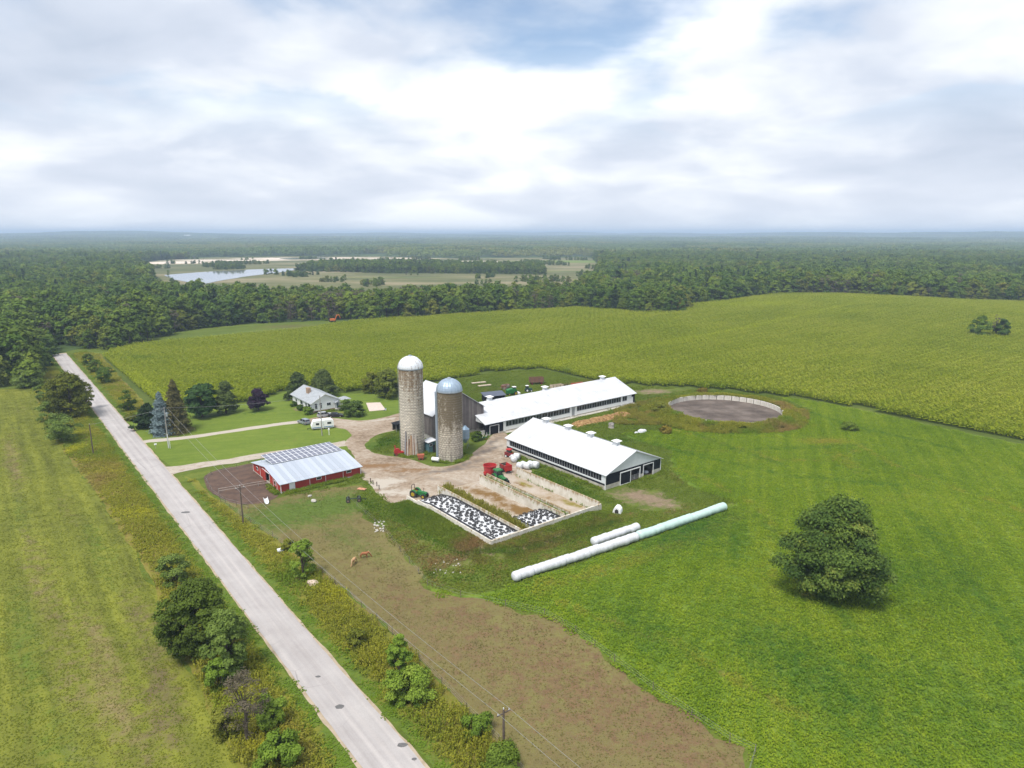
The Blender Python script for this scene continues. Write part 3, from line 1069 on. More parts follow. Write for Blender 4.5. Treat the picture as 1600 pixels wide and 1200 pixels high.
G_ROAD = k.done(c)
sheet('road_shoulder', path_poly([F(ROAD_A, b) for b in range(20, 385, 12)], 5.95), 0.045, 4.0, mat('shoulder_gravel', (0.42, 0.34, 0.25), 0.95, (0.30, 0.24, 0.16), 0.7, coords='World', bump=0.5, bscale=6), amp=0.16, step=0.9)
road_pts = [F(ROAD_A, b) for b in range(18, 386, 8)]
sheet('road', path_poly(road_pts, 5.3), 0.075, 4.0, G_ROAD, amp=0.09, step=0.8)
patch_m = mat('asphalt_patch', (0.10, 0.098, 0.10), 0.8, (0.15, 0.145, 0.14), 3)
for i, (px, py, ra, rb, lb) in enumerate([(290, 801, .95, .5, 'dark oval asphalt patch on the road near the red barn'), (531, 1105, .55, .42, 'round dark asphalt patch in the lower road'), (629, 1165, .62, .34, 'oblong dark asphalt patch nearest the photo bottom'), (497, 1058, .35, .2, 'smallest faint dark asphalt patch on the road'), (647, 1187, .3, .2, 'tiny dark asphalt spot just below the oblong patch')]):
    mb = MB()
    n = 14
    ring = [(ra * math.cos(2 * math.pi * j / n) * random.uniform(.85, 1.1), rb * math.sin(2 * math.pi * j / n) * random.uniform(.85, 1.1)) for j in range(n)]
    mb.prism(ring, 0, 0.02)
    x, y = at(px, py)
    o = mb.build('asphalt_patch', patch_m, None, (x, y, 0.074))
    o['kind'] = 'structure'

# corn ground
G_CORN = ground_mat('corn_understorey', (0.055, 0.075, 0.014), (0.075, 0.105, 0.018), (0.11, 0.135, 0.024))
sheet('corn_field', corn_poly, 0.03, 8.0, G_CORN, amp=0.8, step=3)

# water and marsh beyond the forest
lake_px = [(257, 431), (285, 428), (330, 425), (400, 421.5), (455, 420), (462, 422), (440, 425.5), (405, 430), (360, 437), (325, 443), (306, 446), (292, 441), (275, 437)]
pond_px = [[(226, 447), (244, 445), (262, 447), (250, 450), (232, 451)], [(438, 404), (490, 402.5), (520, 403.5), (500, 405), (455, 405.5)], [(760, 416), (790, 413.5), (815, 415), (800, 419), (770, 420)], [(480, 401), (515, 400.2), (520, 401.2), (490, 401.6)]]
marsh_poly = ats([(212, 413), (240, 407), (330, 403), (450, 400.5), (560, 400.5), (700, 404), (800, 403), (925, 402), (940, 415), (935, 440), (900, 462), (760, 470), (600, 473), (420, 474), (310, 474), (268, 466), (222, 452), (240, 436), (225, 424)])
k = NB('marsh')
v = k.noise(0.012, 6, 0.62, stretch=(2.5, 1, 1))
c = k.ramp(v, [(0.34, (0.07, 0.085, 0.03)), (0.46, (0.115, 0.12, 0.045)), (0.54, (0.165, 0.155, 0.07)), (0.62, (0.235, 0.20, 0.115))])
mudf = k.rng(k.math('ADD', k.attr('mud'), k.math('MULTIPLY', k.math('SUBTRACT', k.noise(0.02, 6, 0.7, stretch=(4, 1, 1)), 0.5), 1.5)), 0.45, 0.7)
c = k.mix(mudf, c, (0.66, 0.56, 0.46))
grn = k.rng(k.attr('green'), 0.1, 0.6)
c = k.mix(grn, c, (0.14, 0.19, 0.035))
k.done(c)
sheet('marsh', marsh_poly, 0.35, 25, k.mat, {
    'mud': M([(260, 411, 150, 70, 0, 1), (340, 407, 200, 80, 0, .8), (480, 404, 240, 100, 0, .85), (720, 410, 150, 90, 0, .9), (600, 404, 150, 80, 0, .75), (250, 447, 60, 30, 0, .8), (800, 415, 70, 40, 0, .8), (870, 420, 60, 14, 0, .5), (560, 406, 90, 14, 0, .5)]),
    'green': M([(890, 409, 120, 60, 0, .9), (600, 434, 120, 14, 0, .3), (860, 424, 80, 25, 0, .4)])}, amp=14, step=30)
wm = mat('lake_water', (0.24, 0.25, 0.26), 0.06, (0.28, 0.29, 0.29), 0.02, spec=0.9, coords='World')
sheet('lake', curve(ats(lake_px), 4), 0.6, 30, wm, amp=3, step=14)
for q in pond_px:
    sheet('pond', curve(ats(q), 4), 0.6, 30, wm, amp=3, step=14)
pale_field = ats([(1543, 437), (1541, 429), (1580, 427), (1800, 424), (1800, 440)])
sheet('distant_field', pale_field, 0.4, 30, mat('pale_crop', (0.17, 0.25, 0.10), 0.9, (0.21, 0.28, 0.12), 0.02, coords='World'), amp=4, step=20)
small_clear = [ats([(1222, 414), (1236, 411.5), (1250, 412), (1246, 414.5)]), ats([(940, 424), (985, 421), (1000, 423), (960, 426)])]
for q in small_clear:
    sheet('distant_field', q, 0.4, 30, mat('stubble', (0.36, 0.31, 0.19), 0.9, (0.28, 0.26, 0.14), 0.02, coords='World'), amp=4, step=20)

# ================================================================== CROPS AND GRASS (one mass each)


def tuft_mesh(name, seed, rad, n, blades, h, w, up, material, rows=None, tips=0.0):
    """plants in a soft-edged round patch (or in rows): leaf blades that spread outward and upward"""
    r = np.random.default_rng(seed)
    if rows:
        ys = (np.arange(rows) + 0.5) * rad / rows - rad / 2
        per = n // rows
        bx = np.concatenate([(np.arange(per) + 0.5) * rad / per - rad / 2 for _ in ys]) + r.normal(size=per * rows) * 0.07
        by = np.repeat(ys, per) + r.normal(size=per * rows) * 0.05
    else:
        a, q = r.uniform(0, 2 * math.pi, n), rad * np.sqrt(r.uniform(0, 1, n)) * r.uniform(0.75, 1.25, n)
        bx, by = q * np.cos(a), q * np.sin(a)
    m = len(bx)
    hh = h * r.uniform(0.55, 1.2, m)
    P, rn = [], []
    tr = r.uniform(0, 1, m)
    for b in range(blades):
        a = r.uniform(0, 2 * math.pi, m)
        d = np.stack([np.cos(a), np.sin(a), np.zeros(m)], 1)
        z = hh * (0.35 + 0.65 * (b + r.uniform(0, 1, m)) / blades)
        C = np.stack([bx, by, z], 1) + d * (w * r.uniform(0.1, 0.9, m))[:, None]
        Nn = d * (1 - up) + np.array([0, 0, up]) + r.normal(size=(m, 3)) * 0.28
        P.append(leaf_quads(C, Nn, w * r.uniform(0.6, 1.3, m), r, 0.6))
        rn.append(np.clip(0.45 * tr + 0.4 * r.uniform(0, 1, m) + 0.15 * (b + 1) / blades, 0, 1))
    if tips:
        a = r.uniform(0, 2 * math.pi, m)
        d = np.stack([np.cos(a), np.sin(a), np.zeros(m)], 1)
        C = np.stack([bx, by, hh * 1.06], 1)
        Nn = d + r.normal(size=(m, 3)) * 0.2 + np.array([0, 0, 0.5])
        P.append(leaf_quads(C, Nn, tips * r.uniform(0.6, 1.3, m), r, 0.6))
        rn.append(np.full(m, 1.0))
    return quads_mesh(name, np.concatenate(P), np.concatenate(rn), material)


def tuft_mat(name, stops, attrs=(), trans=0.4, rndw=0.35, streak=None, streak_amt=0.4, big=0.035):
    k = NB(name)
    n1 = k.noise(big, 5, 0.6)
    n2 = k.noise(0.35, 5, 0.65)
    v = k.math('ADD', k.math('MULTIPLY', n1, 0.45), k.math('MULTIPLY', n2, 0.3))
    v = k.math('ADD', v, k.math('MULTIPLY', k.attr('rnd'), rndw))
    if streak is not None:
        st = k.noise(0.5, 4, 0.6, rot=streak, stretch=(26, 1, 1))
        v = k.math('ADD', v, k.math('MULTIPLY', k.math('SUBTRACT', st, 0.5), streak_amt))
    col = k.ramp(v, stops)
    for a, c in attrs:
        f = k.math('ADD', k.attr(a, 'INSTANCER'), k.math('MULTIPLY', k.math('SUBTRACT', k.noise(0.6, 6, 0.7), 0.5), 1.2))
        f = k.math('MULTIPLY', k.rng(f, 0.3, 0.85), k.rng(k.attr(a, 'INSTANCER'), 0.0, 0.12))
        cc = k.mix(k.attr('rnd'), tuple(x * 0.8 for x in c), tuple(x * 1.2 for x in c))
        col = k.mix(f, col, cc)
    return k.leafy(col, trans)


def tile_points(poly, step, ang, margin=0.0, jitter=0.0, ymax=1e9, extra=None):
    xs = [p[0] for p in poly]
    ys = [p[1] for p in poly]
    cx, cy = (min(xs) + max(xs)) / 2, (min(ys) + max(ys)) / 2
    rad = math.hypot(max(xs) - min(xs), max(ys) - min(ys)) / 2 + step
    g = np.arange(-rad, rad, step)
    u, w = np.meshgrid(g, g)
    u, w = u.ravel(), w.ravel()
    c, n = math.cos(ang), math.sin(ang)
    x, y = cx + u * c - w * n, cy + u * n + w * c
    if jitter:
        x = x + rng.uniform(-jitter, jitter, len(x))
        y = y + rng.uniform(-jitter, jitter, len(y))
    ok = inside(poly, x, y) & in_view(x, y) & (y < ymax)
    if margin:
        ok &= dist_line(list(poly) + [poly[0]], x, y) > margin
    x, y = x[ok], y[ok]
    if extra is not None:
        kk = extra(x, y)
        x, y = x[kk], y[kk]
    return x, y


# corn
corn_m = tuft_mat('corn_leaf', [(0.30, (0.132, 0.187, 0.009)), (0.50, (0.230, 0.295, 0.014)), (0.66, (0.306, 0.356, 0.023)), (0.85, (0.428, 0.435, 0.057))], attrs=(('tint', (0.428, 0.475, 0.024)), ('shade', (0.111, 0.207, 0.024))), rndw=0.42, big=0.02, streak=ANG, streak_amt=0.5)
TC = 4.0
corn_protos = []
for s_ in range(3):
    corn_protos.append(('corn_patch', tuft_mesh('corn_patch', 50 + s_, TC, 65, 6, 2.2, 0.34, 0.62, corn_m, rows=5, tips=0.16)))
cxs, cys = tile_points(corn_poly, TC, ANG, margin=1.6)
la = cxs * AX + cys * AY
headland = la < (np.interp(cys, [0, 1000], [0, 0]) + 52)
crot = np.where(headland, ANG + math.pi / 2, ANG) + math.pi * rng.integers(0, 2, len(cxs))
streaks = [ats([(830, 585), (890, 570), (1000, 548), (1150, 523), (1250, 505), (1330, 490)]), ats([(1110, 575), (1300, 540), (1600, 500)]), ats([(600, 560), (800, 530), (1000, 515)]), ats(CORN_LEFT[::-1] + [(236, 640)])]
tint = np.zeros(len(cxs))
for pts_, w_, s_ in zip(streaks, (5, 4, 7, 7), (.5, .35, .25, .7)):
    tint = np.maximum(tint, s_ * np.exp(-(dist_line(pts_, cxs, cys) / w_) ** 2))
tint = np.maximum(tint, blobs(cxs, cys, [(1180, 487, 60, 25, 0, .55), (1300, 500, 60, 22, 0, .4), (780, 575, 18, 6, 0, .6), (1010, 595, 30, 5, 0, .5), (500, 540, 60, 20, 20, .2), (860, 570, 20, 8, 0, .4)]))
tint = np.maximum(tint, 0.4 * np.clip(vnoise(cxs, cys, 45, 3) * 1.6 - .8, 0, 1))
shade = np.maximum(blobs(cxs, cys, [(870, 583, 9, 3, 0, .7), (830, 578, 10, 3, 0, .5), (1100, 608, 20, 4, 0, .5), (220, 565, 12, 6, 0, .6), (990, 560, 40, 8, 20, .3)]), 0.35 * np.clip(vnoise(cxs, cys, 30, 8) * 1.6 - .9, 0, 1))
scatter('corn', np.column_stack([cxs, cys, T(cxs, cys) + 0.02]), corn_protos, crot, np.column_stack([np.ones(len(cxs)), np.ones(len(cxs)), 0.85 + 0.3 * vnoise(cxs, cys, 22, 2)]), rng.integers(0, 3, len(cxs)), 'yellow green standing corn filling the big field behind the farm', 'corn', {'tint': tint, 'shade': shade})

# hay crop, rough meadow, mown field, pasture tufts
hay_m = tuft_mat('hay_leaf', [(0.32, (0.125, 0.208, 0.014)), (0.52, (0.199, 0.300, 0.017)), (0.72, (0.305, 0.382, 0.029))], attrs=(('dry', (0.348, 0.323, 0.045)), ('lush', (0.086, 0.196, 0.025))), streak=R(70), streak_amt=0.5)
hay_p = [('hay_patch', tuft_mesh('hay_patch', 70 + i, 1.25, 75, 3, 0.28, 0.13, 0.7, hay_m)) for i in range(4)]
x, y = tile_points(hay_poly, 1.75, 0.3, margin=0.3, jitter=.5)
scatter('hay_crop', np.column_stack([x, y, T(x, y) + 0.02]), hay_p, rng.uniform(0, 6.28, len(x)), np.column_stack([np.ones(len(x))] * 2 + [0.7 + 0.6 * vnoise(x, y, 14, 6)]), rng.integers(0, 4, len(x)), 'bright green short crop covering the field right of the barns', 'grass', {'dry': hay_masks['dry'](x, y), 'lush': hay_masks['lush'](x, y)})

mow_m = tuft_mat('mown_leaf', [(0.32, (0.106, 0.125, 0.017)), (0.52, (0.160, 0.190, 0.021)), (0.74, (0.245, 0.261, 0.030))], attrs=(('dry', (0.245, 0.201, 0.076)), ('lush', (0.106, 0.184, 0.021))), streak=ANG + math.pi / 2, streak_amt=0.55)
mow_p = [('mown_patch', tuft_mesh('mown_patch', 80 + i, 1.3, 46, 2, 0.06, 0.10, 0.9, mow_m)) for i in range(3)]
x, y = tile_points(left_poly, 1.9, ANG, margin=0.2, jitter=.6)
scatter('mown_stubble', np.column_stack([x, y, T(x, y) + 0.03]), mow_p, rng.uniform(0, 6.28, len(x)), np.ones((len(x), 3)), rng.integers(0, 3, len(x)), 'yellow green mown stubble of the field left of the road', 'grass', {'dry': left_masks['dry'](x, y), 'lush': left_masks['lush'](x, y)})

mead_m = tuft_mat('meadow_leaf', [(0.32, (0.097, 0.144, 0.016)), (0.52, (0.150, 0.212, 0.021)), (0.74, (0.220, 0.267, 0.034))], attrs=(('dry', (0.26, 0.165, 0.065)), ('lush', (0.075, 0.158, 0.012))))
mead_p = [('meadow_patch', tuft_mesh('meadow_patch', 90 + i, 1.35, 60, 3, 0.22, 0.13, 0.68, mead_m)) for i in range(3)]
mead_area = ats([(560, 750), (650, 800), (700, 830), (1000, 700), (1060, 612), (900, 598), (640, 598), (620, 640), (700, 720), (790, 700), (800, 680), (1300, 625), (1300, 720), (1160, 800), (800, 940), (600, 860), (480, 790)])
yard_np = yard_poly


def open_meadow(x, y):
    ok = np.ones(len(x), bool)
    for q in (yard_poly, hay_poly, pasture_poly, lawn_poly, paddock_poly, corn_poly):
        ok &= ~inside(q, x, y)
        ok &= dist_line(list(q) + [q[0]], x, y) > 0.3
    a, b = x * AX + y * AY, -x * AY + y * AX

    def off(a0, a1, b0, b1):
        return ~((a > a0 - 1.2) & (a < a1 + 1.2) & (b > b0 - 1.2) & (b < b1 + 1.2))
    ok &= off(BUNK_A0, BUNK_A1, BUNK_B0, BUNK_B1 + 1) & off(103.5, 122, 98.5, 134) & off(105.8, 168, 147.5, 168) & off(91, 110, 151, 172) & off(46, 66, 140, 159) & off(BUNK_A0, 104, 119, 150)
    ok &= np.hypot(x - TANK_C[0], y - TANK_C[1]) > TANK_R + 1.5
    ok &= meadow_masks['bare'](x, y) < 0.45
    return ok


x, y = tile_points(ats([(330, 790), (560, 745), (640, 598), (700, 590), (800, 574), (880, 578), (1330, 620), (1340, 740), (1160, 810), (800, 950), (700, 945), (560, 850)]), 1.9, ANG, jitter=.5, extra=open_meadow)
scatter('meadow_grass', np.column_stack([x, y, T(x, y) + 0.01]), mead_p, rng.uniform(0, 6.28, len(x)), np.column_stack([np.ones(len(x))] * 2 + [0.6 + 0.9 * vnoise(x, y, 9, 6)]), rng.integers(0, 3, len(x)), 'rough green and brown grass around the bunkers and barns', 'grass', {'dry': meadow_masks['dry'](x, y), 'lush': meadow_masks['lush'](x, y)})

past_m = tuft_mat('pasture_leaf', [(0.32, (0.134, 0.121, 0.040)), (0.52, (0.179, 0.164, 0.050)), (0.74, (0.235, 0.201, 0.069))], attrs=(('lush', (0.112, 0.154, 0.026)),))
past_p = [('pasture_patch', tuft_mesh('pasture_patch', 100 + i, 1.6, 26, 3, 0.05, 0.09, 0.9, past_m)) for i in range(4)]
x, y = tile_points(pasture_poly, 2.2, 0.6, margin=0.3, jitter=1.0)
scatter('pasture_tufts', np.column_stack([x, y, T(x, y) + 0.03]), past_p, rng.uniform(0, 6.28, len(x)), np.column_stack([np.ones(len(x))] * 2 + [0.5 + 1.1 * vnoise(x, y, 7, 3)]), rng.integers(0, 4, len(x)), 'sparse grazed grass tufts on the brown pasture beside the road', 'grass', {'lush': past_masks['lush'](x, y)})

# verge weeds: tall grass, goldenrod, docks
weed_m = tuft_mat('weed_leaf', [(0.30, (0.135, 0.171, 0.019)), (0.48, (0.241, 0.259, 0.028)), (0.64, (0.346, 0.340, 0.040)), (0.85, (0.468, 0.422, 0.081))], attrs=(('green', (0.168, 0.264, 0.025)), ('brown', (0.335, 0.247, 0.081)), ('gold', (0.513, 0.493, 0.028))))
weed_p = [('weed_patch', tuft_mesh('weed_patch', 120 + i, 1.1, 55, 5, 0.6, 0.12, 0.55, weed_m)) for i in range(4)]


def weed_field(poly, name, label, step=1.5, ymax=400, extra=None, hs=1.0, green=0.0):
    x, y = tile_points(poly, step, ANG + .35, margin=0.7, jitter=0.45, ymax=ymax, extra=extra)
    a = x * AX + y * AY
    d = np.abs(a - ROAD_A)
    roadside = 1 - smooth(4.2, 6.0, d)
    hgt = (0.35 + 0.95 * vnoise(x, y, 6, 12)) * (1 - 0.7 * roadside) * hs
    near = 1 - smooth(80, 120, y)
    hgt = hgt * (1 + .8 * near * (1 - roadside))
    green = green + .3 * near
    g = np.clip(np.maximum(roadside * .9, 1.3 * vnoise(x, y, 11, 21) - .55 + green), 0, 1)
    br = np.clip(1.5 * vnoise(x, y, 13, 31) - .75, 0, 1) * (1 - roadside)
    gd = np.clip(1.6 * vnoise(x, y, 8, 41) - .85, 0, 1) * (1 - roadside)
    return scatter(name, np.column_stack([x, y, T(x, y) + 0.03]), weed_p, rng.uniform(0, 6.28, len(x)), np.column_stack([np.ones(len(x))] * 2 + [hgt]), rng.integers(0, 4, len(x)), label, 'weeds', {'green': g, 'brown': br, 'gold': gd})


weed_field(verge_l, 'roadside_weeds', 'golden and brown roadside weeds between mown field and road')
weed_field(verge_r, 'roadside_weeds', 'yellow green weeds and ditch grass between road and pasture')
weed_field(verge_far, 'roadside_weeds', 'weedy strip between the upper road and the corn', 1.9)

# ================================================================== FOREST
bark_m = mat('bark', (0.11, 0.085, 0.065), 0.95, (0.06, 0.048, 0.038), 3, bump=0.6, bscale=8)
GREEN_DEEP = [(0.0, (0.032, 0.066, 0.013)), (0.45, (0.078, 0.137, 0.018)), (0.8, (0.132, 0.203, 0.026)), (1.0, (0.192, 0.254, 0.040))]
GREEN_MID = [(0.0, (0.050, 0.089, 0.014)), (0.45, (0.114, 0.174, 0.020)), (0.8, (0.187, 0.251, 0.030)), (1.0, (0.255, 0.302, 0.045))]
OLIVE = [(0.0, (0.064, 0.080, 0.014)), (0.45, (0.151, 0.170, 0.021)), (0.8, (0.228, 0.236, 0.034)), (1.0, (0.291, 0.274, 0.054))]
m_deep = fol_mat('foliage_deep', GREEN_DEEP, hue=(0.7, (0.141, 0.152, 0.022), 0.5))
m_mid = fol_mat('foliage_mid', GREEN_MID, hue=(0.75, (0.215, 0.203, 0.026), 0.45))
m_olive = fol_mat('foliage_olive', OLIVE, hue=(0.88, (0.249, 0.135, 0.022), 0.55))
m_conif = fol_mat('foliage_conifer', [(0.0, (0.013, 0.030, 0.013)), (0.5, (0.029, 0.055, 0.018)), (1.0, (0.063, 0.092, 0.032))])
m_bare = fol_mat('twigs', [(0.0, (0.08, 0.066, 0.045)), (0.6, (0.135, 0.115, 0.075)), (1.0, (0.15, 0.16, 0.05))], trans=0.05)

FOREST_KINDS = []     # crown mesh, trunk mesh, joined mesh, label words


def add_kind(key, seed, h, rad, base, ncl, nl, size, shape, m, words, gap=0.2):
    if shape == 'conifer':
        q, rn = conifer_data(seed, h, rad, base, nl, size, layers=11)
        cen = None
    else:
        q, rn, cen = crown_data(seed, h, rad, base, ncl, nl, size, shape, gap)
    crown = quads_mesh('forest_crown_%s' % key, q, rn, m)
    tmb = trunk_mb(h * 0.8, 0.3, cen[:5] if cen is not None else None, 6, seed)
    trunk = tmb.mesh('forest_trunk_%s' % key, bark_m)
    bm_v = len(q) * 4
    joined = bpy.data.meshes.new('forest_tree_%s' % key)
    V = [tuple(p) for p in q.reshape(-1, 3)] + [tuple(p) for p in tmb.v]
    Fc = [(4 * i, 4 * i + 1, 4 * i + 2, 4 * i + 3) for i in range(len(q))] + [tuple(i + bm_v for i in f) for f in tmb.f]
    joined.from_pydata(V, [], Fc)
    joined.materials.append(m)
    joined.materials.append(bark_m)
    joined.polygons.foreach_set('material_index', [0] * len(q) + [1] * len(tmb.f))
    a = joined.attributes.new('rnd', 'FLOAT', 'POINT')
    a.data.foreach_set('value', np.concatenate([np.repeat(rn, 4), np.zeros(len(tmb.v))]).astype(np.float32))
    joined.update()
    FOREST_KINDS.append((crown, trunk, joined, words, rad))


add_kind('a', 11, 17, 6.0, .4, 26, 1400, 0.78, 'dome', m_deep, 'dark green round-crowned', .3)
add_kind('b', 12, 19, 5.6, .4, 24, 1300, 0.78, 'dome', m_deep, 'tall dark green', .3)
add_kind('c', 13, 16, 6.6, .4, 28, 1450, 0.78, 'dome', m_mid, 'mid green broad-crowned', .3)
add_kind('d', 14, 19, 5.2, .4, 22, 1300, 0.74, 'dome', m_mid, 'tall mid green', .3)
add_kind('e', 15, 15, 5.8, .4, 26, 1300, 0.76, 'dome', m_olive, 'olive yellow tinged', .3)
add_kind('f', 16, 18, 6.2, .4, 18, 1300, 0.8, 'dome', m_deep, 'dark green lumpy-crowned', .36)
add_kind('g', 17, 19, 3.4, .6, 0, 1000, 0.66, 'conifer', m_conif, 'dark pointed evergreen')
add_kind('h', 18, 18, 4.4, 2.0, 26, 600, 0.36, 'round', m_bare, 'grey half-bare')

open_polys = [marsh_poly, pale_field] + small_clear
strip_poly = ats([(462, 424), (500, 416), (560, 414.5), (700, 418), (848, 422), (852, 430), (760, 428), (600, 427)])


def build_forest():
    r = np.random.default_rng(31)
    g = 7.6
    gx, gy = np.meshgrid(np.arange(-1300, 1300, g), np.arange(150, 1560, g))
    x = (gx + r.uniform(-.46, .46, gx.shape) * g).ravel()
    y = (gy + r.uniform(-.46, .46, gy.shape) * g).ravel()
    ok = in_view(x, y, 0.05)
    x, y = x[ok], y[ok]
    ok = ~inside(near_poly, x, y)
    in_strip = inside(strip_poly, x, y)
    in_marsh = inside(marsh_poly, x, y) & ~in_strip
    lake_w = curve(ats(lake_px), 3)
    dots = in_marsh & ~inside(lake_w, x, y) & (vnoise(x, y, 60, 15) + .35 * vnoise(x, y, 16, 19) > 1.02)
    for q in open_polys:
        ok &= ~inside(q, x, y) | in_strip | dots
    a, b = x * AX + y * AY, -x * AY + y * AX
    ok &= ~((np.abs(a - ROAD_A) < 6.5) & (b < 372) & (b > 0))
    x, y = x[ok], y[ok]
    edge = dist_line(near_poly + [near_poly[0]], x, y)
    rad = np.hypot(x, y)
    # height: shrubby skirt at the edge, stand to stand differences
    sc = 0.78 + 0.34 * vnoise(x, y, 70, 5) + r.normal(size=len(x)) * 0.09
    sc *= 0.62 + 0.38 * smooth(0, 10, edge) * (0.75 + 0.5 * r.uniform(0, 1, len(x))) / 1.0
    sc = np.clip(sc, 0.38, 1.25)
    sc = np.where(inside(strip_poly, x, y), sc * .72, sc)
    sc = np.where((x > -.36 * y) & (x < .1 * y) & (y < 620), sc * .87, sc)
    sc = np.where(inside(marsh_poly, x, y) & ~inside(strip_poly, x, y), sc * .42, sc)
    left = x < -0.62 * y
    sc = np.where(left & (y < 330), sc * 0.92, sc)
    kind = np.zeros(len(x), int)
    z = vnoise(x, y, 55, 9)
    u = r.uniform(0, 1, len(x))
    for lo, hi, ks in ((0, .3, (0, 1, 5, 5, 2, 6)), (.3, .5, (0, 2, 1, 5, 3, 0)), (.5, .72, (2, 3, 0, 4, 1, 5)), (.72, 1.01, (4, 2, 3, 3, 0, 7))):
        mk = (z >= lo) & (z < hi)
        kind[mk] = np.array(ks)[(u[mk] * 6).astype(int)]
    kind[(u > 0.985)] = 7
    grey = (x > -160) & (x < -90) & (y > 430) & (y < 520) & (u > .45)
    kind[grey] = 7
    rot = r.uniform(0, 6.28, len(x))
    wide = r.uniform(0.92, 1.25, len(x))
    return x, y, edge, rad, sc, kind, rot, wide


fx, fy, fedge, frad, fsc, fkind, frot, fwide = build_forest()
fz = T(fx, fy) - 0.3
order = np.argsort(frad + 9.0 * fedge)
N_SINGLE = 240
single = order[:N_SINGLE]
rest = order[N_SINGLE:]
MARKS = [(-9.0, 'far left'), (-0.75, 'in the wood at the far left'), (-0.70, 'left of the bend of the road'), (-0.66, 'beside the top of the road'), (-0.58, 'right of the top of the road'), (-0.50, 'beyond the left corner of the corn'), (-0.42, 'behind the green clearing'), (-0.33, 'left of the orange excavator'), (-0.22, 'behind the orange excavator'), (-0.12, 'in line above the tall silo'), (0.0, 'in line above the short silo'), (0.08, 'left of the dark forest clump'), (0.16, 'in the dark forest clump by the corn'), (0.26, 'right of the dark forest clump'), (0.36, 'beyond the crest of the corn'), (0.48, 'beyond the right part of the corn'), (0.62, 'above the two trees in the corn'), (9.0, 'beyond the right end of the corn')]
lab = {}
for i in single:
    u_ = fx[i] / fy[i]
    j = next(q for q in range(1, len(MARKS)) if u_ < MARKS[q][0])
    row = 'front-row' if fedge[i] < 5.5 else ('second-row' if fedge[i] < 11 else 'back-row')
    lab.setdefault((MARKS[j][1] if j < len(MARKS) else MARKS[-1][1], row, int(fkind[i])), []).append(int(i))
for (place, row, kx), members in lab.items():
    crown, trunk, joined, words, _r = FOREST_KINDS[kx]
    members.sort(key=lambda q: fx[q] / fy[q])
    n_ = len(members)
    for q, i in enumerate(members):
        lead = '' if n_ == 1 else (('left ', 'right ')[q] if n_ == 2 else ('leftmost ', 'middle ', 'rightmost ')[q] if n_ == 3 else ('leftmost ' if q == 0 else 'rightmost ' if q == n_ - 1 else 'inner '))
        nm = 'conifer_tree' if kx == 6 else ('bare_tree' if kx == 7 else 'broadleaf_tree')
        t = thing(nm, lead + words + ' ' + row + ' tree ' + place, 'tree', (float(fx[i]), float(fy[i]), float(fz[i])), float(frot[i]), 'forest edge trees ' + place)
        s_ = float(fsc[i])
        t.scale = (s_ * float(fwide[i]), s_ * float(fwide[i]), s_)
        link('crown', crown, t)
        link('trunk', trunk, t)
scatter('forest', np.column_stack([fx[rest], fy[rest], fz[rest]]), [('forest_tree', kk[2]) for kk in FOREST_KINDS], frot[rest], np.column_stack([fsc[rest] * fwide[rest], fsc[rest] * fwide[rest], fsc[rest]]), fkind[rest], 'dense mixed forest stretching behind the corn and the road', 'forest')


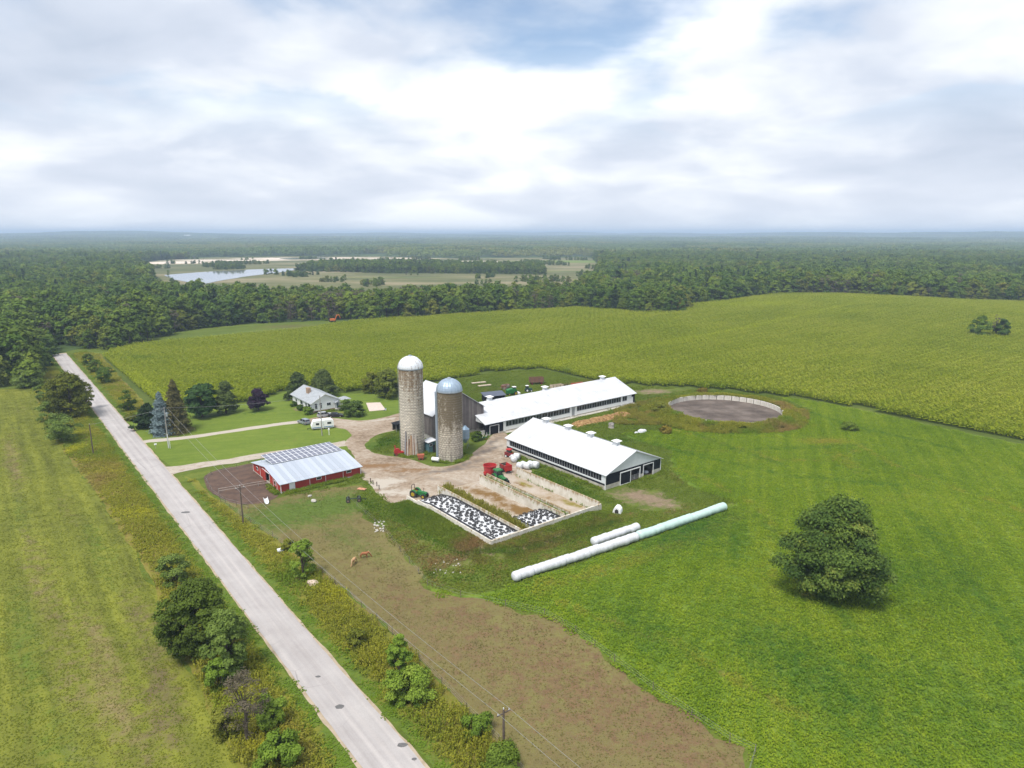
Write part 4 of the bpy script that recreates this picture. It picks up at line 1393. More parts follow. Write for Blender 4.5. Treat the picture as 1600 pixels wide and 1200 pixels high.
def build_far_forest():
    """woodland from 1.5 km to the horizon: patches of crowns"""
    protos = []
    mats_ = [fol_mat('woodland_a', [(0, (0.058, 0.101, 0.034)), (.5, (0.117, 0.177, 0.046)), (1, (0.184, 0.253, 0.069))]), fol_mat('woodland_b', [(0, (0.078, 0.121, 0.034)), (.5, (0.150, 0.208, 0.048)), (1, (0.232, 0.288, 0.075))]), fol_mat('woodland_c', [(0, (0.097, 0.127, 0.034)), (.5, (0.184, 0.208, 0.051)), (1, (0.261, 0.273, 0.081))])]
    for s_ in range(5):
        r = np.random.default_rng(200 + s_)
        nt = 80
        size = 88.0
        tx, ty = r.uniform(-size / 2, size / 2, nt), r.uniform(-size / 2, size / 2, nt)
        th = r.uniform(9, 21, nt)
        per = 34
        d = unit(nt * per, r)
        d[:, 2] = np.abs(d[:, 2]) * 1.1 - 0.25
        c = np.stack([tx, ty, th - 4.5], 1).repeat(per, 0)
        wid = r.uniform(4.2, 7.6, nt).repeat(per)
        C = c + d * np.stack([wid, wid, np.full(nt * per, 5.5)], 1)
        Nn = d + r.normal(size=(nt * per, 3)) * 0.3 + np.array([0, 0, .25])
        S = r.uniform(1.1, 2.1, nt * per)
        rn = np.clip(0.75 * r.uniform(0, 1, nt).repeat(per) + 0.25 * r.uniform(0, 1, nt * per), 0, 1)
        protos.append(('woodland_patch', quads_mesh('woodland_patch', leaf_quads(C, Nn, S, r), rn, mats_[(0, 1, 0, 2, 1)[s_]])))
    r = np.random.default_rng(77)
    P, Sc, Ix = [], [], []
    for r0, r1, step, sxy in ((1450, 4200, 74, 1.0), (4200, 14500, 150, 2.05)):
        gx, gy = np.meshgrid(np.arange(-r1, r1, step), np.arange(900, r1, step))
        x = (gx + r.uniform(-.3, .3, gx.shape) * step).ravel()
        y = (gy + r.uniform(-.3, .3, gy.shape) * step).ravel()
        q = np.hypot(x, y)
        ok = in_view(x, y, 0.06) & (y > (1520 if r0 < 2000 else 0)) & (q < r1) & (q >= (0 if r0 < 2000 else r0))
        x, y, q = x[ok], y[ok], q[ok]
        keep = np.ones(len(x), bool)
        for pq in open_polys:
            keep &= ~inside(pq, x, y) & (dist_line(list(pq) + [pq[0]], x, y) > 45)
        gaps = vnoise(x, y, 420, 3) + 0.45 * vnoise(x, y, 150, 6)
        keep &= gaps > 0.40
        x, y = x[keep], y[keep]
        P.append(np.column_stack([x, y, T(x, y) - 1.0]))
        zz = (0.75 + 0.5 * vnoise(x, y, 260, 4)) * (1 if sxy == 1 else 1.25)
        Sc.append(np.column_stack([np.full(len(x), sxy), np.full(len(x), sxy), zz]))
        zn = vnoise(x, y, 300, 12)
        ix = np.where(zn < .35, 0, np.where(zn < .55, 2, np.where(zn < .75, 1, 3)))
        fl = r.uniform(0, 1, len(x)) < 0.35
        ix[fl] = r.integers(0, 5, fl.sum())
        Ix.append(ix)
    P, Sc, Ix = np.concatenate(P), np.concatenate(Sc), np.concatenate(Ix)
    scatter('far_forest', P, protos, r.integers(0, 4, len(P)) * math.pi / 2, Sc, Ix, 'hazy woodland rolling away to the horizon', 'forest')


build_far_forest()

# ================================================================== BUILDINGS
white_roof = mat('white_metal_roof', (0.60, 0.61, 0.625), 0.5, (0.44, 0.45, 0.47), 0.6, stretch=(.5, .5, .5), amount=0.85, spec=0.35, lo=.4, hi=.72)
white_paint = mat('white_siding', (0.85, 0.85, 0.84), 0.6, (0.78, 0.78, 0.77), 2.0, amount=0.6)
grey_white = mat('pale_grey_siding', (0.70, 0.72, 0.73), 0.55, (0.63, 0.65, 0.66), 0.8)
black_metal = mat('black_siding', (0.011, 0.012, 0.016), 0.65, (0.016, 0.017, 0.021), 1.5, spec=.12)
dark_in = mat('dark_interior', (0.05, 0.045, 0.04), 0.95)
post_grey = mat('galvanised_post', (0.42, 0.43, 0.45), 0.5, metal=0.3)
opening_dark = mat('dark_opening', (0.018, 0.018, 0.022), 0.9, (0.03, 0.03, 0.034), 1.2, spec=.1)
concrete = mat('concrete', (0.52, 0.49, 0.43), 0.9, (0.36, 0.33, 0.27), 0.9, bump=0.3, bscale=6)
glass_dark = mat('window_glass', (0.03, 0.035, 0.04), 0.12, (0.04, 0.045, 0.05), 2, spec=0.7)
straw = mat('straw_floor', (0.20, 0.15, 0.09), 0.95, (0.12, 0.09, 0.055), 1.5)


def streaked(name, c, stain, amount=0.8, lo=0.48, hi=0.68, zs=0.12, base_var=0.8, rough=0.9, bump=0.3):
    """weathered wall: vertical runs of stain in object space"""
    k = NB(name)
    ob = k.N.new('ShaderNodeTexCoord').outputs['Object']
    v = k.noise(2.6, 5, 0.65, stretch=(1, 1, 1 / zs), vec=ob)
    f = k.rng(v, lo, hi, 0, amount)
    cc = k.mix(k.noise(0.9, 5, 0.6, vec=ob, lo=.35, hi=.65), c, tuple(x * base_var for x in c))
    k.bump(k.noise(9, 3, 0.7, vec=ob), bump, 0.04)
    k.b.inputs['Roughness'].default_value = rough
    return k.done(k.mix(f, cc, stain))


def bunker_wall_mat():
    k = NB('bunker_concrete')
    tc = k.N.new('ShaderNodeTexCoord').outputs['Object']
    sp_ = k.N.new('ShaderNodeSeparateXYZ')
    k.L.new(tc, sp_.inputs[0])
    run = k.noise(2.2, 5, 0.7, stretch=(1, 1, 9), vec=tc)
    down = k.rng(sp_.outputs[2], 0.9, 2.2)
    f = k.rng(k.math('ADD', run, k.math('MULTIPLY', k.math('SUBTRACT', down, 0.62), 0.42)), 0.5, 0.66, 0, .9)
    c = k.mix(k.noise(.8, 5, .6, vec=tc, lo=.35, hi=.65), (0.64, 0.61, 0.54), (0.52, 0.48, 0.40))
    return k.done(k.mix(f, c, (0.27, 0.19, 0.09)))


bunker_conc = bunker_wall_mat()


# ---- free-stall barn
def freestall():
    A, B, ZE, ZR = 18.5, 35.2, 3.5, 7.3
    t = thing('freestall_barn', 'white-roofed barn with black siding, open curtain side and four roof vents', 'barn', F(103.5, 98.5), ANG)
    mb = MB()
    mb.b2(0, 0, -.2, .25, B, .9).b2(A - .25, 0, -.2, A, B, .9).b2(.25, B - .25, -.2, A - .25, B, .9)
    mb.b2(.25, 0, -.2, 4.6, .25, 1.0).b2(11.1, 0, -.2, 12.4, .25, 1.15).b2(15.8, 0, -.2, A - .25, .25, 1.15)
    mb.build('foundation', concrete, t)
    MB().b2(.25, .25, -.1, A - .25, B - .25, .08).build('floor', straw, t)
    MB().b2(.03, .1, .9, .2, B - .1, 1.4).build('lower_siding', black_metal, t)
    MB().b2(-.03, .1, 1.4, .2, B - .1, 1.74).build('curtain', grey_white, t)
    MB().b2(.10, .5, 1.74, .16, B - .5, 3.3).build('opening_dark_sheet', opening_dark, t)  # near-black sheet across the opening; the interior's shade is put into its colour
    MB().b2(-.03, .1, 3.26, .2, B - .1, 3.46).build('eave_board', grey_white, t)
    pm = MB().b2(-.04, -.045, 0, .08, .045, 1.54).mesh('opening_post', post_grey)
    y = 1.15
    while y < B - 1.0:
        link('opening_post', pm, t, (0, y, 1.74))
        y += 0.86
    for yy in (.05, B - 1.15):
        MB().b2(-.05, yy, 1.38, .18, yy + 1.1, 3.44).build('end_panel', grey_white, t)
    # near gable wall
    mb = MB()
    mb.b2(.0, .02, 1.0, 4.55, .2, 3.5).b2(4.55, .02, 3.05, 15.9, .2, 3.5).b2(11.15, .02, 1.15, 12.35, .2, 3.05).b2(15.85, .02, 1.15, A, .2, 3.5)
    mb.build('end_siding', black_metal, t)
    mb = MB()
    mb.b2(0, B - .2, .9, A, B - .02, 3.5).b2(A - .2, .1, .9, A - .02, B - .1, 3.4)
    mb.build('rear_siding', black_metal, t)
    for y0, y1 in ((-.02, .14), (B - .14, B + .02)):
        MB().xz([(0, 3.5), (A / 2, ZR - .15), (A, 3.5)], y0, y1).build('gable', grey_white, t)
    # sliding door, half open
    d = MB().b2(4.75, -.12, .05, 8.0, -.04, 2.85).build('sliding_door', black_metal, t)
    mb = MB()
    mb.b2(4.6, -.16, .0, 4.78, -.03, 3.0).b2(7.95, -.16, 0, 8.1, -.03, 2.9).b2(4.6, -.17, 2.86, 11.3, -.03, 3.06).b2(11.1, -.16, 0, 11.28, -.03, 2.9).b2(4.78, -.15, .02, 7.95, -.03, .12)
    mb.build('door_frame', white_paint, d)
    g = MB()
    for z in (.45, .75, 1.05, 1.35):
        g.cyl((8.1, .1, z), (11.1, .1, z), .035, n=6)
    for x in (8.15, 9.6, 11.05):
        g.cyl((x, .1, .3), (x, .1, 1.45), .045, n=6)
    g.build('barn_gate', post_grey, t)
    mb = MB()
    mb.b2(12.3, -.1, 0, 12.46, .0, 3.1).b2(15.74, -.1, 0, 15.9, .0, 3.1).b2(12.3, -.11, 3.0, 15.9, .0, 3.16)
    mb.build('doorway_frame', white_paint, t)
    for x in (-.05, A - .12):
        MB().b2(x, -.06, -.1, x + .17, .08, 3.5).build('corner_trim', white_paint, t)
    r = MB().xz([(-.36, 3.48), (A / 2, ZR), (A + .36, 3.48), (A + .36, 3.36), (A / 2, ZR - .14), (-.36, 3.36)], -.5, B + .5).build('roof', white_roof, t)
    m = MB()
    y = .4
    while y < B:
        m.xz([(-.36, 3.47), (A / 2, ZR - .01), (A / 2, ZR + .035), (-.36, 3.515)], y, y + .05).xz([(A + .36, 3.47), (A / 2, ZR - .01), (A / 2, ZR + .035), (A + .36, 3.515)], y, y + .05)
        y += .92
    m.build('roof_ribs', white_roof, r)['kind'] = 'stuff'
    MB().xz([(A / 2 - .35, ZR - .12), (A / 2, ZR + .06), (A / 2 + .35, ZR - .12)], -.52, B + .52).build('ridge_cap', white_roof, r)
    for yy in (5.6, 14.0, 22.0, 30.4):
        v = MB().box(A / 2, yy, ZR - .35, 1.1, 1.1, 1.15).build('roof_vent', grey_white, t)
        MB().box(A / 2, yy, ZR + .86, 1.9, 1.9, .2, taper=.35).build('vent_cap', white_paint, v)
    # bales seen through the right doorway are things of their own
    return t


freestall()
wrap = mat('white_bale_wrap', (0.66, 0.67, 0.685), 0.4, (0.52, 0.53, 0.55), 3.0, bump=0.5, bscale=5, spec=0.5)
wrap_mint = mat('mint_bale_wrap', (0.50, 0.645, 0.595), 0.4, (0.43, 0.585, 0.53), 1.2, bump=0.5, bscale=5, spec=0.5)


# ---- long barn
def long_barn():
    A, B, ZE, ZR = 61.2, 19.4, 3.4, 7.3
    t = thing('long_barn', 'long white-roofed barn with a row of windows, joined to the grey wooden barn', 'barn', F(106.8, 147.7), ANG)
    mb = MB()
    mb.b2(0, 0, -.2, 1.6, .3, .45).b2(4.7, 0, -.2, A, .3, .5).b2(A - .3, .3, -.2, A, B, .5).b2(0, B - .3, -.2, A - .3, B, .5)
    mb.build('foundation', concrete, t)
    MB().b2(.3, .3, -.1, A - .3, B - .3, .1).build('floor', straw, t)
    MB().b2(6.6, -1.3, -.1, A, -.02, .12).build('apron', concrete, t)
    mb = MB()
    mb.b2(0, .02, .45, 1.6, .2, 3.4).b2(4.7, .02, .45, 6.3, .2, 3.4).b2(1.6, .02, 2.6, 4.7, .2, 3.4).b2(A - .9, .02, .5, A, .2, 3.4)
    mb.build('black_siding', black_metal, t)
    mb = MB()
    mb.b2(1.5, -.06, 0, 1.66, .05, 2.7).b2(4.62, -.06, 0, 4.8, .05, 2.7).b2(1.5, -.07, 2.58, 4.8, .05, 2.74)
    mb.build('door_frame', white_paint, t)
    MB().b2(1.66, .3, .1, 4.62, .36, 2.58).build('door_curtain', opening_dark, t)  # near-black sheet filling the doorway
    for x0, x1 in ((6.3, 7.2), (31.9, 32.7), (34.0, 34.8), (54.5, 55.2), (57.4, 58.2)):
        MB().b2(x0, -.05, .3, x1, .22, 3.4).build('white_post', white_paint, t)
    MB().b2(32.7, .12, .1, 34.0, .2, 3.3).build('grey_door', post_grey, t)
    for x0, x1 in ((7.2, 31.9), (34.8, 54.5), (55.2, 57.4), (58.2, A - 1.6)):
        MB().b2(x0, .0, .5, x1, .2, 1.52).build('lower_wall', white_paint, t)
        MB().b2(x0, .02, 3.1, x1, .2, 3.4).build('upper_wall', black_metal, t)
    MB().b2(58.2, .01, 1.52, A - 1.6, .2, 3.1).build('end_wall', white_paint, t)
    MB().b2(A - 1.6, -.03, .1, A - .9, .1, 2.4).build('side_door', white_paint, t)
    fr, pn = {}, {}
    for x0, n, w in ((7.2, 11, 24.7 / 11), (34.8, 9, 19.7 / 9), (55.2, 1, 2.2)):
        if w not in fr:
            mb = MB()
            mb.b2(.0, -.05, 0, .09, .1, 1.58).b2(w - .09, -.05, 0, w, .1, 1.58).b2(.09, -.05, 0, w - .09, .1, .09).b2(.09, -.05, 1.49, w - .09, .1, 1.58)
            mb.b2(w / 2 - .04, -.04, .09, w / 2 + .04, .08, 1.49)
            fr[w] = mb.mesh('window', post_grey)
            pn[w] = MB().b2(.09, .1, .09, w - .09, .14, 1.49).mesh('pane', glass_dark)
        for i in range(n):
            o = link('window', fr[w], t, (x0 + i * w, .02, 1.52))
            link('pane', pn[w], o)
    mb = MB()
    mb.b2(A - .2, .3, .5, A - .02, B - .3, 3.3).b2(.0, B - .2, .5, A, B - .02, 3.3)
    mb.build('rear_siding', black_metal, t)
    for x0, x1 in ((-.02, .14), (A - .14, A + .02)):
        MB().yz([(0, 3.4), (B / 2, ZR - .15), (B, 3.4)], x0, x1).build('gable', grey_white, t)
    r = MB().yz([(-.36, 3.42), (B / 2, ZR), (B + .36, 3.42), (B + .36, 3.30), (B / 2, ZR - .14), (-.36, 3.30)], 29.0, A + .6).build('roof', white_roof, t)
    MB().yz([(-.33, 3.40), (B / 2, ZR - .14), (B + .33, 3.40), (B + .33, 3.28), (B / 2, ZR - .28), (-.33, 3.28)], -.3, 28.998).build('lower_roof', white_roof, t)
    m = MB()
    x = 29.5
    while x < A:
        m.yz([(-.36, 3.41), (B / 2, ZR - .01), (B / 2, ZR + .035), (-.36, 3.455)], x, x + .05).yz([(B + .36, 3.41), (B / 2, ZR - .01), (B / 2, ZR + .035), (B + .36, 3.455)], x, x + .05)
        x += .92
    x = .4
    while x < 28.6:
        m.yz([(-.33, 3.39), (B / 2, ZR - .15), (B / 2, ZR - .105), (-.33, 3.435)], x, x + .05)
        x += .92
    m.build('roof_ribs', white_roof, r)['kind'] = 'stuff'
    MB().yz([(B / 2 - .35, ZR - .13), (B / 2, ZR + .06), (B / 2 + .35, ZR - .13)], 29.0, A + .62).build('ridge_cap', white_roof, r)
    for x in (9.0, 30.5, 56.0):
        v = MB().box(x, B / 2 + .4, ZR - .4, 1.1, 1.1, 1.2).build('roof_vent', grey_white, t)
        MB().box(x, B / 2 + .4, ZR + .8, 1.9, 1.9, .22, taper=.35).build('vent_cap', white_paint, v)
    return t


long_barn()

# ---- grey wooden bank barn
wood_grey = streaked('weathered_boards', (0.215, 0.185, 0.175), (0.10, 0.085, 0.08), 0.8, 0.45, 0.68, 0.06)
stone_w = mat('barn_stone', (0.48, 0.45, 0.42), 0.95, (0.26, 0.24, 0.22), 2.2, bump=0.8, bscale=4)


def bank_barn():
    A, B, ZE, ZR = 16.6, 17.0, 7.5, 13.0
    t = thing('bank_barn', 'old grey wooden barn with white roof behind the two silos', 'barn', F(92.9, 152.2), ANG)
    mb = MB()
    mb.b2(0, 0, -.2, A, .5, 2.2).b2(0, .5, -.2, .5, B - .5, 2.2).b2(A - .5, .5, -.2, A, B - .5, 2.2).b2(0, B - .5, -.2, A, B, 2.2)
    mb.build('stone_base', stone_w, t)

    def zr(x):
        return ZE + (ZR - ZE) * (1 - abs(x - A / 2) / (A / 2))
    rr = random.Random(3)
    wcol = [streaked('board_grey_%d' % i, c, (0.09, 0.078, 0.075), 0.7, 0.46, 0.7, 0.06) for i, c in enumerate(((0.20, 0.172, 0.165), (0.235, 0.205, 0.195), (0.17, 0.145, 0.14), (0.255, 0.225, 0.21)))]
    # gable boards, one by one
    n = 52
    w = A / n
    for yy, out in ((0.02, -1), (B - .02, 1)):
        for i in range(n):
            x0, x1 = i * w + .012, (i + 1) * w - .012
            d = rr.uniform(.0, .05)
            zl = (1.3 if rr.random() < .8 else 1.0) + rr.uniform(-.15, .1)
            y0, y1 = (yy - .06 - d, yy + .02) if out < 0 else (yy - .02, yy + .06 + d)
            m = MB()
            m.add([(x0, y0, zl), (x1, y0, zl), (x1, y1, zl), (x0, y1, zl), (x0, y0, zr(x0) - .1), (x1, y0, zr(x1) - .1), (x1, y1, zr(x1) - .1), (x0, y1, zr(x0) - .1)],
                  [(3, 2, 1, 0), (4, 5, 6, 7), (0, 1, 5, 4), (1, 2, 6, 5), (2, 3, 7, 6), (3, 0, 4, 7)])
            m.build('board', wcol[rr.randrange(4)], t)
            if out > 0 and i > 20:
                break
    MB().xz([(0.05, 1.0), (0.05, ZE), (A / 2, ZR - .2), (A - .05, ZE), (A - .05, 1.0)], .05, .12).build('wall_sheathing', dark_in, t)
    MB().xz([(0.05, 1.0), (0.05, ZE), (A / 2, ZR - .2), (A - .05, ZE), (A - .05, 1.0)], B - .12, B - .05).build('wall_sheathing', wood_grey, t)
    m = MB()
    for xx in (0, A):
        for i in range(48):
            y0, y1 = i * B / 48 + .012, (i + 1) * B / 48 - .012
            d = rr.uniform(0, .05)
            if xx == 0:
                m.b2(-.06 - d, y0, 1.3 + rr.uniform(-.1, .1), .02, y1, ZE - .1)
            else:
                m.b2(A - .02, y0, 1.3, A + .06 + d, y1, ZE - .1)
    o = m.build('side_boards', wood_grey, t)
    o['kind'] = 'stuff'
    MB().b2(.03, .1, 1.0, .1, B - .1, ZE - .1).b2(A - .1, .1, 1.0, A - .03, B - .1, ZE - .1).build('side_sheathing', dark_in, t)
    r = MB().xz([(-.5, ZE - .30), (A / 2, ZR), (A + .5, ZE - .30), (A + .5, ZE - .42), (A / 2, ZR - .14), (-.5, ZE - .42)], -.35, B + .35).build('roof', white_roof, t)
    MB().xz([(A / 2 - .3, ZR - .14), (A / 2, ZR + .05), (A / 2 + .3, ZR - .14)], -.37, B + .37).build('ridge_cap', white_roof, r)
    return t


bank_barn()


# ---- silos
def stave_mat(name, c_clean, c_dirty, top_dirt, brk):
    k = NB(name)
    ob = k.N.new('ShaderNodeTexCoord').outputs['Object']
    sp_ = k.N.new('ShaderNodeSeparateXYZ')
    k.L.new(ob, sp_.inputs[0])
    ang = k.math('ARCTAN2', sp_.outputs[1], sp_.outputs[0])
    cb = k.N.new('ShaderNodeCombineXYZ')
    k.L.new(k.math('MULTIPLY', ang, 3.05), cb.inputs[0])
    k.L.new(sp_.outputs[2], cb.inputs[1])
    bt = k.N.new('ShaderNodeTexBrick')
    bt.inputs['Scale'].default_value = 1.0
    bt.inputs['Brick Width'].default_value = brk[0] * 1.25
    bt.inputs['Row Height'].default_value = brk[1]
    bt.inputs['Mortar Size'].default_value = 0.07
    bt.inputs['Mortar Smooth'].default_value = 0.4
    bt.inputs['Bias'].default_value = 0.0
    bt.inputs['Color1'].default_value = (*c_clean, 1)
    bt.inputs['Color2'].default_value = (*[x * 0.72 for x in c_clean], 1)
    bt.inputs['Mortar'].default_value = (*[x * 0.38 for x in c_clean], 1)
    k.L.new(cb.outputs[0], bt.inputs['Vector'])
    run = k.noise(1.1, 6, 0.7, stretch=(1, 1, 7), vec=ob)
    z = k.rng(sp_.outputs[2], *top_dirt)
    spots = k.noise(1.7, 6, 0.72, vec=ob)
    f = k.math('MULTIPLY', k.rng(k.math('ADD', k.math('MULTIPLY', k.math('ADD', run, spots), 0.5), k.math('MULTIPLY', k.math('SUBTRACT', z, 0.5), 0.30)), 0.49, 0.62), 0.9)
    foot = k.math('MULTIPLY', k.rng(sp_.outputs[2], 6.5, 1.0), k.rng(k.noise(2.4, 5, .7, stretch=(1, 1, 12), vec=ob), .45, .6))
    blot = k.rng(k.noise(0.5, 5, 0.7, vec=ob), 0.42, 0.7, 0.0, 0.4)
    c = k.mix(blot, bt.outputs['Color'], tuple(x * 0.6 for x in c_clean))
    c = k.mix(f, c, c_dirty)
    c = k.mix(k.math('MULTIPLY', foot, .75), c, (0.16, 0.14, 0.125))
    k.bump(bt.outputs['Fac'], -0.6, 0.05)
    return k.done(c)


def dome_mat(name, c, stain, lo, hi):
    k = NB(name)
    ob = k.N.new('ShaderNodeTexCoord').outputs['Object']
    v = k.noise(1.6, 5, 0.65, stretch=(1, 1, 3.5), vec=ob)
    k.b.inputs['Metallic'].default_value = 0.35
    k.b.inputs['Roughness'].default_value = 0.42
    return k.done(k.mix(k.rng(v, lo, hi), c, stain))


galv = mat('galvanised_steel', (0.42, 0.46, 0.50), 0.42, (0.33, 0.37, 0.41), 1.5, metal=0.4)
hoop_m = mat('silo_hoop', (0.17, 0.145, 0.125), 0.7, (0.24, 0.20, 0.16), 1.0)


def silo(label, ab_, rad, hgt, dome_h, wall_m, dome_m, cap_m, hoop_step, ladder_ang, chute_ang, chute_m, chute_top):
    x, y = ab_
    t = thing('silo', label, 'silo', (x, y, 0), 0)
    mb = MB()
    mb.lathe([(rad, -.3), (rad, hgt), (rad - .25, hgt), (rad - .25, hgt - .4)], 48)
    mb.build('wall', wall_m, t, smooth_ang=40)
    hp = MB().lathe([(rad, -.035), (rad + .035, -.025), (rad + .035, .025), (rad, .035)], 40).mesh('hoop', hoop_m)
    z = .5
    while z < hgt - .2:
        link('hoop', hp, t, (0, 0, z))
        z += hoop_step
    # domed metal roof in gores
    mb = MB()
    n = 28
    k = 9
    for i in range(n):
        a0, a1 = 2 * math.pi * i / n, 2 * math.pi * (i + 1) / n
        vs = []
        for j in range(k + 1):
            p = math.pi / 2 * j / k
            rr = (rad + .12) * math.cos(p)
            zz = dome_h * math.sin(p)
            for q, a in enumerate((a0, (a0 + a1) / 2, a1)):
                kk = 1.0 if q == 1 else 1.012
                vs.append((rr * kk * math.cos(a), rr * kk * math.sin(a), zz * kk))
        fs = []
        for j in range(k):
            for q in (0, 1):
                fs.append((j * 3 + q, j * 3 + q + 1, j * 3 + q + 4, j * 3 + q + 3))
        mb.add(vs, fs)
    d = mb.build('dome', dome_m, t, (0, 0, hgt - .05))
    MB().lathe([(rad + .16, -.12), (rad + .16, .14), (rad + .05, .16)], 40).build('dome_rim', cap_m, d)
    MB().lathe([(.55, 0), (.5, .18), (.25, .3), (0, .34)], 14).build('dome_cap', cap_m, d, (0, 0, dome_h - .06))
    # hatch on the roof edge
    c, s = math.cos(chute_ang), math.sin(chute_ang)
    m = MB()
    m.box((rad - .5) * c, (rad - .5) * s, .2, 1.1, 1.0, 1.15, chute_ang, taper=.3)
    m.build('roof_hatch', cap_m, d)
    # chute: half pipe up the wall
    m = MB()
    cx, cy = (rad + .02) * c, (rad + .02) * s
    m.lathe([(.5, 0.6), (.5, chute_top), (.0, chute_top + .25)], 14, (cx, cy))
    m.build('chute', chute_m, t, smooth_ang=50)
    # ladder
    m = MB()
    c, s = math.cos(ladder_ang), math.sin(ladder_ang)
    for o in (-.22, .22):
        px, py = (rad + .16) * c - s * o, (rad + .16) * s + c * o
        m.cyl((px, py, 1.2), (px, py, hgt + .6), .03, n=5)
    zz = 1.4
    while zz < hgt:
        m.cyl(((rad + .16) * c + s * .22, (rad + .16) * s - c * .22, zz), ((rad + .16) * c - s * .22, (rad + .16) * s + c * .22, zz), .02, n=4)
        zz += .45
    m.build('ladder', galv, t)
    return t


s1m = stave_mat('staves_pale', (0.80, 0.73, 0.60), (0.19, 0.125, 0.065), (4, 26), (0.62, 0.36))
s2m = stave_mat('staves_brown', (0.68, 0.61, 0.49), (0.125, 0.095, 0.05), (1, 11), (0.62, 0.52))
d1m = dome_mat('dome_rusty', (0.78, 0.79, 0.80), (0.30, 0.22, 0.16), 0.52, 0.66)
d2m = dome_mat('dome_blue', (0.36, 0.44, 0.53), (0.26, 0.33, 0.41), 0.4, 0.7)
SILO1 = silo('tall pale concrete stave silo with rust-streaked white dome', (-25.5, 168.2), 3.05, 22.2, 3.0, s1m, d1m, galv, .74, R(188), R(96), galv, 21.6)
SILO2 = silo('shorter brown-stained stave silo with blue-grey metal dome', (-15.4, 163.4), 3.1, 17.5, 3.0, s2m, d2m, galv, .62, R(205), R(192), mat('chute_blue', (0.32, 0.38, 0.44), 0.5, metal=.3), 17.2)
# pale and rusty runs down the tall silo's foot: old boards leaning on it
lean = thing('leaning_boards', 'weathered boards and tin sheets leaning on the foot of the tall silo', 'boards', (-25.5, 168.2, 0), 0)
bm_cols = [mat('board_tan', (0.42, 0.31, 0.2), .9, (.3, .2, .12), 2), mat('board_pale', (0.5, 0.46, 0.4), .9, (.36, .32, .27), 2), mat('tin_rust', (0.30, 0.17, 0.10), .8, (.2, .12, .08), 2), mat('tin_grey', (.25, .25, .26), .6, (.18, .17, .17), 2)]
for i, ang in enumerate(np.linspace(-118, -62, 13)):
    a = R(ang)
    hh = random.uniform(2.5, 6.4)
    c, s = math.cos(a), math.sin(a)
    m = MB()
    r0, r1 = 3.05 + .45 + random.uniform(0, .2), 3.05 + .09
    w = .15
    tx, ty = -s, c
    vs = []
    for rr_, z in ((r0, 0), (r1, hh)):
        for o, q in ((-w, 0), (w, 0), (w, .06), (-w, .06)):
            vs.append((c * (rr_ + q) + tx * o, s * (rr_ + q) + ty * o, z))
    m.add(vs, [(3, 2, 1, 0), (4, 5, 6, 7), (0, 1, 5, 4), (1, 2, 6, 5), (2, 3, 7, 6), (3, 0, 4, 7)])
    m.build('board', bm_cols[random.randrange(4)], lean)


# ---- red barn with solar panels
red_wood = streaked('red_siding', (0.42, 0.058, 0.042), (0.27, 0.045, 0.036), 0.6, 0.5, 0.75, 0.08)
tin_roof = mat('tin_roof', (0.41, 0.45, 0.51), 0.5, (0.47, 0.52, 0.58), 0.7, metal=0.15, spec=.4)
pv = mat('solar_cell', (0.13, 0.135, 0.18), 0.3, (0.165, 0.17, 0.215), 1.2, spec=.6)
pv_frame = mat('panel_frame', (0.74, 0.76, 0.79), 0.5)


